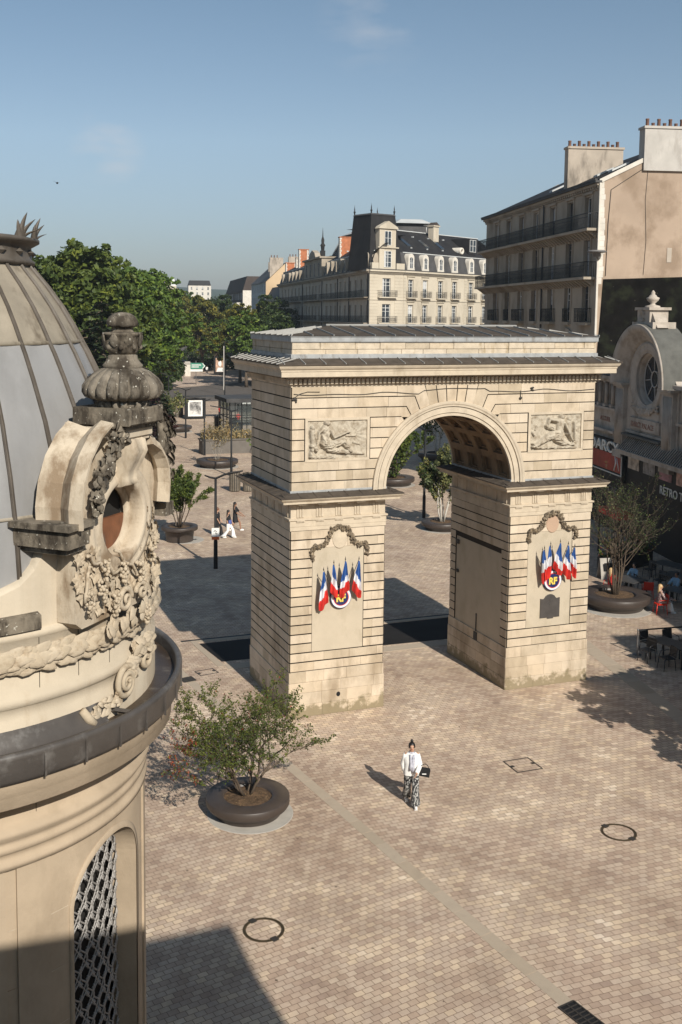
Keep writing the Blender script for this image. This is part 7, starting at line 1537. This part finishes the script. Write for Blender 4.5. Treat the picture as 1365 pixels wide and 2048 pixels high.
def person(x, y, face, lab, H=1.68, stride=.22, armL=(.30, .10), armR=(-.18, .12), top='cwhite', bottom='print', legs='trousers', hair='hairb', hairstyle='bun', shoe='cwhite', skin='skin', sit=False, group=None, sleeve=1.0, fingers=False, z=0.0, wide=1.0):
    k = H / 1.70; t = thing('person', lab, 'person', None, group); t.location = (x, y, z); t.rotation_euler = (0, 0, face); t.scale = (k, k, k)
    # local frame: faces -y, left side of the body is +x
    if sit: hipz = .50; hip = [(.10, 0, hipz), (-.10, 0, hipz)]; knee = [(.12, -.42, .50), (-.12, -.42, .52)]; ank = [(.13, -.44, .10), (-.12, -.50, .12)]
    else: hipz = .90; hip = [(.09, 0, hipz), (-.09, 0, hipz)]; knee = [(.10, -stride * .75 - .04, .50), (-.10, stride * .25 - .05, .49)]; ank = [(.10, -stride - .02, .09), (-.10, stride + .03, .12)]
    toe = [(ank[i][0] * 1.1, ank[i][1] - .15, .035 + (.0 if i == 0 else .02)) for i in (0, 1)]
    dz = hipz - .90; sh = [(.175, 0, 1.39 + dz), (-.175, 0, 1.39 + dz)]; arms = [armL, armR]; el = []; wr = []
    for i, sx in ((0, 1), (1, -1)):
        fy, ben = arms[i]; e = (sh[i][0] + sx * .05, sh[i][1] - fy * .5, sh[i][2] - .27); el.append(e); wr.append((e[0] - sx * (.02 + ben * .3), e[1] - .05 - fy * .6 - ben * .5, e[2] - .24 + ben * .35))
    J = [(0, 0, hipz + .04, (.13, .10), None), (0, 0, 1.10 + dz, (.11, .09), 0), (0, .01, 1.27 + dz, (.13, .10), 1), (0, .01, 1.40 + dz, (.09, .07), 2), (0, 0, 1.475 + dz, (.048, .05), 3), (0, -.015, 1.54 + dz, (.070, .080), 4), (0, -.01, 1.61 + dz, (.078, .092), 5), (0, 0, 1.67 + dz, (.062, .075), 6)]
    for i in (0, 1):
        b = len(J); J += [(sh[i][0], .01, sh[i][2], .052, 3), (*el[i], .040, b), (*wr[i], .026, b + 1)]
        d = (Vector(wr[i]) - Vector(el[i])).normalized(); p = Vector(wr[i]) + d * .07; J.append((*p, (.030, .018), b + 2))
        if fingers:
            sx = 1 if i == 0 else -1; side = Vector((0, 1, 0)) - d * d.y; side.normalize()
            for f_, (o_, l_) in enumerate(((-.027, .060), (-.009, .070), (.009, .066), (.027, .052))): q = p + side * o_ + d * .03; c = len(J); J += [(*q, .0085, b + 3), (*(q + d * l_ * .5 + Vector((-sx * .006, 0, 0))), .008, c), (*(q + d * l_ * .9 + Vector((-sx * .018, 0, 0))), .007, c + 1)]
            q = Vector(wr[i]) + d * .03 - side * .035; c = len(J); J += [(*q, .010, b + 2), (*(q - side * .015 + d * .035), .009, c)]
        else: J.append((*(p + d * .07), (.022, .012), b + 3))
    for i in (0, 1):
        b = len(J); J += [(*hip[i], .085, 0), (*knee[i], .056, b), (*ank[i], .037, b + 1), (*toe[i], .030, b + 2)]
    skinbody('body', t, J, M[skin])
    hz = 1.60 + dz
    m = MB(); m.ball((0, -.103, hz - .02), (.012, .016, .020), 6, 5); m.build('nose', M[skin], t)
    for sx in (-1, 1): m = MB(); m.ball((sx * .030, -.088, hz + .005), (.012, .007, .007), 6, 5); m.build('eye', M['cblack'], t)
    m = MB(); m.ball((0, -.085, hz - .058), (.020, .008, .006), 6, 5); m.build('mouth', M['cred'], t)
    m = MB(); vs = []; n = 18     # hair cap open at the face
    for j in range(9):
        ph = math.pi * .62 * j / 8
        for i in range(n + 1): a = R(-58 + 296 * i / n); r_ = 1.0; vs.append((.092 * math.sin(ph) * math.cos(a) * r_, .014 + .104 * math.sin(ph) * math.sin(a), hz + .012 + .108 * math.cos(ph)))
    m.add(vs, [(j * (n + 1) + i, j * (n + 1) + i + 1, (j + 1) * (n + 1) + i + 1, (j + 1) * (n + 1) + i) for j in range(8) for i in range(n)], 0, True); m.ball((0, .02, hz + .035), (.090, .095, .085), 12, 8)
    if hairstyle == 'bun': m.ball((0, .03, hz + .145), (.042, .042, .045), 10, 7, jit=.05)
    if hairstyle == 'long': loft(m, [ring((0, .045, hz + .03), .085, .06, 12), ring((0, .07, hz - .08), .095, .05, 12), ring((0, .085, hz - .24), .10, .04, 12), ring((0, .09, hz - .34), .06, .02, 12)], 0, True, True)
    m.build('hair', M[hair], t)
    m = MB(); wv = .03
    R_ = [ring((0, 0, hipz - .06), .175 * wide, .125 * wide, 28, 0, .06, 7), ring((0, 0, hipz + .06), .172 * wide, .125 * wide, 28, 0, .05, 7, .5), ring((0, 0, 1.12 + dz), .158 * wide, .118 * wide, 28, 0, wv, 6, 1), ring((0, 0, 1.26 + dz), .180 * wide, .122 * wide, 28, 0, .02, 6), ring((0, 0, 1.37 + dz), .200, .105, 28), ring((0, 0, 1.425 + dz), .150, .080, 28), ring((0, 0, 1.455 + dz), .072, .062, 28)]
    loft(m, R_); 
    if sleeve > 0:
        for i, sx in ((0, 1), (1, -1)):
            s0 = Vector(sh[i]) + Vector((-sx * .03, 0, .0)); e0 = Vector(el[i]); w0 = Vector(wr[i]); P = [s0, s0.lerp(e0, .5), e0] + ([e0.lerp(w0, .5), e0.lerp(w0, .92)] if sleeve > .6 else []); rr = [.075, .072, .068, .064, .058][:len(P)]; m.tube(P, [q * (1 if wide > 1 else .88) for q in rr], 12)
    m.build('top', M[top], t)
    m = MB()
    if legs == 'skirt':
        loft(m, [ring((0, 0, hipz + .10), .140, .105, 28), ring((0, 0, hipz - .05), .178, .135, 28), ring((0, -.02, hipz - .38), .20, .17, 28, 0, .06, 7)])
    else:
        w_ = 1.0 if legs == 'trousers' else .72
        loft(m, [ring((0, 0, hipz + .10), .140, .105, 24), ring((0, 0, hipz - .02), .172, .125, 24), ring((0, 0, hipz - .10), .165, .12, 24)])
        for i in (0, 1):
            h_, k_, a_ = Vector(hip[i]), Vector(knee[i]), Vector(ank[i]); n = 20; rs = []
            for q, rr in ((0, .105), (.5, .098 * w_ + .01), (1, .090 * w_)): c = h_.lerp(k_, q); rs.append(ring(c, rr, rr * 1.05, n, 0, .05 * q, 5))
            for q, rr in ((.5, .105 * w_), (.97, .130 * w_)): c = k_.lerp(a_, q); rs.append(ring(c, rr, rr * 1.1, n, 0, .10, 5))
            loft(m, rs)
    m.build('skirt' if legs == 'skirt' else 'trousers', M[bottom], t)
    for i in (0, 1):
        m = MB(); c = (Vector(ank[i]) + Vector(toe[i])) * .5; c.z = max(.045, min(ank[i][2], .10) - .03); m.ball((c.x, c.y + .01, c.z), (.048, .125, .050), 12, 8); m.box(c.x - .042, c.x + .042, c.y - .105, c.y + .12, c.z - .045, c.z - .03); m.build('shoe', M[shoe], t)
    return t
fw = math.atan2(CAMP[0] - 1.12, -(CAMP[1] + 6.54)) 
w1 = person(1.12, -6.54, -.36, 'person walking in a white shirt and black and white print trousers, dark hair bun', 1.66, .20, (.12, .35), (-.10, .05), fingers=True, wide=1.22)
m = MB(); m.hexa([(.20, -.02, .80), (.46, -.14, .80), (.46, -.02, .80), (.20, .10, .80), (.17, -.04, 1.02), (.49, -.17, 1.02), (.49, -.04, 1.02), (.17, .09, 1.02)]); b_ = m.build('handbag_body', M['cblack'], None)
bag = thing('handbag', 'small black handbag hanging from the arm of the walking person', 'handbag', None); bag.location = w1.location; bag.rotation_euler = w1.rotation_euler; bag.scale = w1.scale; b_.parent = bag
m = MB(); m.tube([(.20, -.10, 1.0), (.26, -.16, 1.16), (.34, -.17, 1.20), (.42, -.16, 1.14), (.46, -.12, 1.0)], .010, 6); m.build('handle', M['cblack'], bag); m = MB(); m.box(.27, .38, -.165, -.150, .90, .92); m.build('clasp', M['cwhite'], bag)
m = MB(); loft(m, [ring((0, 0, 1.47), .075, .065, 20), ring((0, 0, 1.44), .10, .085, 20), ring((0, 0, 1.42), .095, .08, 20)]); m.tube([(.05, -.10, 1.42), (.035, -.15, 1.30), (.02, -.165, 1.12), (.03, -.165, .95)], [.03, .04, .045, .05], 8); m.tube([(-.05, -.10, 1.42), (-.035, -.15, 1.30), (-.03, -.165, 1.15), (-.04, -.165, 1.02)], [.03, .04, .045, .05], 8); m.build('scarf', M['clav'], w1)
person(6.25, 28.2, 1.15, 'person in a black knee length dress striding ahead of two others', 1.72, .30, (.35, .05), (.2, .2), top='cblack', bottom='cblack', legs='skirt', hairstyle='long', skin='skindark', shoe='cwhite', sleeve=.5, group='people walking behind the lamp')
person(5.35, 26.4, 1.1, 'person in white trousers and dark top with blue, nearest to the gate', 1.62, .26, (.1, .1), (-.1, .1), top='cblack', bottom='cwhite', hairstyle='long', sleeve=.5, group='people walking behind the lamp')
m = MB(); loft(m, [ring((.02, -.06, 1.12), .17, .10, 16), ring((.02, -.06, 1.0), .185, .13, 16), ring((.02, -.06, .88), .18, .13, 16)]); jk = m.build('tied_jacket', M['cblue'], [o for o in bpy.data.objects if o.get('label', '').startswith('person in white trousers')][0])
person(4.85, 26.9, 1.1, 'person with long brown hair in dark clothes right behind the lamp post', 1.70, .18, (.05, .1), (0, .1), top='cblack', bottom='cblack', legs='slim', hair='hairbr', hairstyle='long', sleeve=.5, group='people walking behind the lamp')
person(22.6, 92.0, 0, 'person in a red top waiting at the bus shelter', 1.7, .05, top='cred', bottom='cblack', legs='slim', sleeve=.5); person(45.0, 186.0, 0, 'distant person in pale clothes by the advertising column', 1.75, .1, top='cwhite', bottom='cblack', legs='slim'); person(14.9, 103.4, .5, 'person in a red top far off beside the bins', 1.7, .1, top='cred', bottom='cblack', legs='slim')
# ---------------------------------------------------------------- cafe terrace
M['chblack'] = plain('black_plastic', (.016, .016, .018), .4); M['chred'] = plain('red_plastic', (.62, .035, .015), .4); M['tabletop'] = plain('dark_table_top', (.07, .068, .066), .3)
def chair_at(x, y, a, lab, kind, grp):
    key = 'chair' + kind
    if key not in PROTO:
        t = thing('cafe_chair', lab, 'chair', None, grp); mt = M['chblack'] if kind == 'b' else M['chred']
        m = MB(); m.box(-.22, .22, -.22, .22, .43, .46); m.build('seat', mt, t)
        m = MB(); 
        for k in range(8):
            u0, u1 = -.22 + k * .055, -.22 + (k + 1) * .055; c = lambda u: .22 + .03 * (1 - (u / .22) ** 2); m.hexa([(u0, c(u0), .47), (u1, c(u1), .47), (u1, c(u1) + .02, .47), (u0, c(u0) + .02, .47), (u0, c(u0) + .05, .84), (u1, c(u1) + .05, .84), (u1, c(u1) + .07, .84), (u0, c(u0) + .07, .84)])
        m.build('backrest', mt, t)
        for sx in (-1, 1):
            for sy in (-1, 1): m = MB(); m.tube([(sx * .20, sy * .20, .44), (sx * .23, sy * .24, 0)], [.02, .014], 6); m.build('leg', mt, t)
            m = MB(); m.tube([(sx * .235, .22, .66), (sx * .245, -.12, .64), (sx * .235, -.17, .45)], .014, 6); m.build('armrest', mt, t)
        PROTO[key] = t; o = t
    else: o = copy_tree(PROTO[key])
    o['label'] = lab; o.location = (x, y, 0); o.rotation_euler = (0, 0, a); return o
def table_at(x, y, a, lab, w=.6, d=.6):
    t = thing('cafe_table', lab, 'table', None, 'dark cafe tables'); t.location = (x, y, 0); t.rotation_euler = (0, 0, a); m = MB(); m.box(-w, w, -d, d, .72, .75); m.build('table_top', M['tabletop'], t)
    for sx in (-1, 1):
        for sy in (-1, 1): m = MB(); m.box(sx * (w - .05) - .022, sx * (w - .05) + .022, sy * (d - .05) - .022, sy * (d - .05) + .022, 0, .72); m.build('leg', M['chblack'], t)
    return t
cg = 'black cafe chairs'; rg_ = 'red cafe chairs'
table_at(15.15, .45, .22, 'empty dark table nearest to the barrier post', .42, .75); table_at(16.2, .1, .22, 'empty dark table at the right edge of the photo', .42, .75)
for (x, y, a, lab) in ((14.35, .9, -1.35, 'black chair at the free end of the empty table'), (15.0, 1.65, .1, 'black chair behind the empty table, left one'), (15.9, 1.45, .0, 'black chair behind the empty table, right one'), (15.1, -.75, 3.3, 'black chair in front of the empty table'), (16.0, -.95, 3.0, 'black chair at the lower right corner of the terrace'), (14.45, -.1, -1.7, 'black chair on the near side of the empty table')): chair_at(x, y, a, lab, 'b', cg)
table_at(19.6, 8.9, .3, 'dark table behind the planter with a drink'); table_at(20.6, 6.6, .3, 'dark table of the two guests in blue and in print'); table_at(22.3, 8.6, .3, 'dark empty table further back on the terrace', .5, .9); table_at(23.4, 10.6, .3, 'dark table near the cinema front', .5, .9)
chair_at(18.75, 9.2, -1.3, 'red chair with a guest in white trousers', 'r', rg_); chair_at(18.95, 5.9, -2.5 + math.pi * .5 - 1.0, 'bright red chair of the blonde guest at the terrace edge', 'r', rg_); chair_at(20.0, 8.1, 2.6, 'red chair between the two occupied tables', 'r', rg_); chair_at(22.6, 6.2, 1.4, 'red chair at the right edge of the photo', 'r', rg_)
for (x, y, a, lab) in ((20.5, 9.3, 1.4, 'black chair facing the planter'), (21.6, 9.3, -1.3, 'black chair left of the back table'), (23.2, 8.4, 1.5, 'black chair right of the back table'), (21.4, 7.2, 1.4, 'black chair under the guest in light blue'), (24.3, 10.6, 1.5, 'black chair by the cinema front'), (22.5, 11.2, -1.3, 'black chair left of the table near the cinema'), (19.7, 10.0, .3, 'black chair behind the planter tree')): chair_at(x, y, a, lab, 'b', cg)
sg = 'guests on the cafe terrace'
person(18.75, 9.15, 1.75, 'seated person in white trousers and red striped top behind the planter', 1.66, top='cred', bottom='cwhite', legs='slim', hair='hairbl', sit=True, sleeve=.5, group=sg, armL=(.3, .4), armR=(.3, .4), hairstyle='long')
person(19.0, 6.0, 1.15, 'seated blonde person in a dark print blouse and white shorts', 1.66, top='floral', bottom='cwhite', legs='slim', hair='hairbl', sit=True, sleeve=1, group=sg, armL=(.3, .4), armR=(.3, .4), hairstyle='long')
person(20.95, 7.35, -1.35, 'seated person in a light blue shirt leaning over the table', 1.75, top='clblue', bottom='cblack', legs='slim', sit=True, sleeve=.5, group=sg, armL=(.5, .4), armR=(.5, .4), hairstyle='short', skin='skindark')
person(20.3, 9.5, -1.2, 'seated person in teal behind the green twigs of the planter', 1.7, top='clblue', bottom='cblack', legs='slim', sit=True, sleeve=.5, group=sg, armL=(.4, .4), armR=(.4, .4), hairstyle='short')
person(22.4, 6.3, -1.6, 'seated person in dark red at the right edge of the photo', 1.7, top='cred', bottom='cblack', legs='slim', sit=True, sleeve=.5, group=sg, armL=(.4, .4), armR=(.4, .4), hairstyle='short')
# barrier post with its belt, menu board, parasol base planting
t = thing('barrier_post', 'metal belt post at the edge of the cafe terrace', 'barrier post', (14.5, 1.65, 0)); m = MB(); m.lathe([(0, .03), (.17, .02), (.17, 0)], (14.5, 1.65, .0), 20); m.lathe([(.025, .03), (.025, .92), (.035, .93), (.035, 1.0), (0, 1.01)], (14.5, 1.65, 0), 12); m.build('post', M['shutter'], t)
m = MB(); F = FR(14.5, 1.65, 96); m.fbox(F, .03, 4.2, .93, .985, -.006, .006); m.build('belt', M['cblack'], t)
t = thing('menu_board', 'pale folding menu board behind the planter', 'sign board', (20.5, 11.9, 0)); F = FR(20.1, 11.9, 100)
for s_ in (0, 1): m = MB(); m.hexa([F(0, 0, .25 if s_ else -.3), F(.8, 0, .25 if s_ else -.3), F(.8, 0, .22 if s_ else -.33), F(0, 0, .22 if s_ else -.33), F(0, 1.0, .02 if s_ else -.02), F(.8, 1.0, .02 if s_ else -.02), F(.8, 1.0, -.01 if s_ else -.05), F(0, 1.0, -.01 if s_ else -.05)]); m.build('panel', M['conc'], t)
m = MB(); m.fbox(F, .15, .65, .4, .8, .18, .2); m.build('print', M['black'], t)
pt = thing('hedge_box', 'dark planting box with yellow red leaves on the terrace', 'planter', None); pt.location = (22.6, 13.2, 0); pt.rotation_euler = (0, 0, .3)
m = MB(); m.box(-1.9, 1.9, -.3, .3, 0, .8); m.build('box', M['black'], pt); m = MB(); rng = random.Random(3)
for k in range(700): leafcard(m, Vector((rng.uniform(-1.9, 1.9), rng.uniform(-.4, .4), .8 + rng.random() ** 1.5 * .8)), rng.uniform(.08, .16), None, 1.5, 0 if k % 4 else 1)
m.build('leaves', [M['leaf'], M['leafred']], pt)
for (x, y, lab) in ((24.2, 15.6, 'closed dark red awning box at the cinema front'),):
    t = thing('awning', lab, 'awning', (x, y, 0)); F = FR(x, y, 194); m = MB(); m.fbox(F, -1.3, 1.3, 2.2, 2.5, 0, .9); m.build('fabric', M['cred'], t); m = MB(); m.fbox(F, -1.3, -1.22, 0, 2.2, .8, .88); m.fbox(F, 1.22, 1.3, 0, 2.2, .8, .88); m.build('support', M['chblack'], t)
# low hedges under the street trees
for (x0, y0, x1, y1, H, lab) in ((34, 236, 60, 226, 4.0, 'tall dark hedge deep under the park trees'), (46, 206, 66, 199, 2.6, 'dark hedge behind the parked car under the street trees'), (15, 160, 32, 186, 1.8, 'low dark shrubs along the park lawn'), (58, 172, 52, 150, 2.4, 'hedge behind the road trees beside the gate')):
    t = thing('hedge', lab, 'hedge', (x0, y0, 0), 'hedges at the park edge'); m = MB(); rng = random.Random(int(x0)); L = math.hypot(x1 - x0, y1 - y0)
    for k in range(int(L * 170)): q = rng.random(); a = rng.random(); leafcard(m, Vector((x0 + (x1 - x0) * q + rng.uniform(-.9, .9), y0 + (y1 - y0) * q + rng.uniform(-.9, .9), H * a ** .7 * (.8 + .2 * math.sin(q * 30)))), rng.uniform(.25, .5))
    m.build('foliage', M['leafdark'], t)
# a bird in the sky
t = thing('bird', 'tiny dark bird flying high at the upper left', 'bird', None); t.location = Vector(CAMP) + ray(115, 366) * 90; m = MB(); m.ball((0, 0, 0), (.10, .28, .08), 8, 6); m.add([(0, .1, 0), (.42, -.05, .18), (.30, -.14, .12), (0, -.08, 0), (-.42, -.05, .18), (-.30, -.14, .12)], [(0, 1, 2, 3), (0, 3, 5, 4)]); m.add([(0, .2, 0), (.07, .42, 0), (-.07, .42, 0)], [(0, 1, 2)]); m.build('body', M['cblack'], t)
# ---------------------------------------------------------------- a thin summer haze
mb = MB(); mb.box(-2400, 2400, -380, 2700, -1.2, 75); hz_ = mb.build('haze', None); hz_['kind'] = 'stuff'
hm_ = bpy.data.materials.new('haze'); hm_.use_nodes = True; hn = hm_.node_tree; hn.nodes.clear(); ho = hn.nodes.new('ShaderNodeOutputMaterial'); hv = hn.nodes.new('ShaderNodeVolumePrincipled')
hv.inputs['Color'].default_value = (.80, .88, .95, 1); hv.inputs['Density'].default_value = .00026; hv.inputs['Anisotropy'].default_value = .2; hn.links.new(hv.outputs[0], ho.inputs['Volume'])
hz_.data.materials.clear(); hz_.data.materials.append(hm_)
settle()
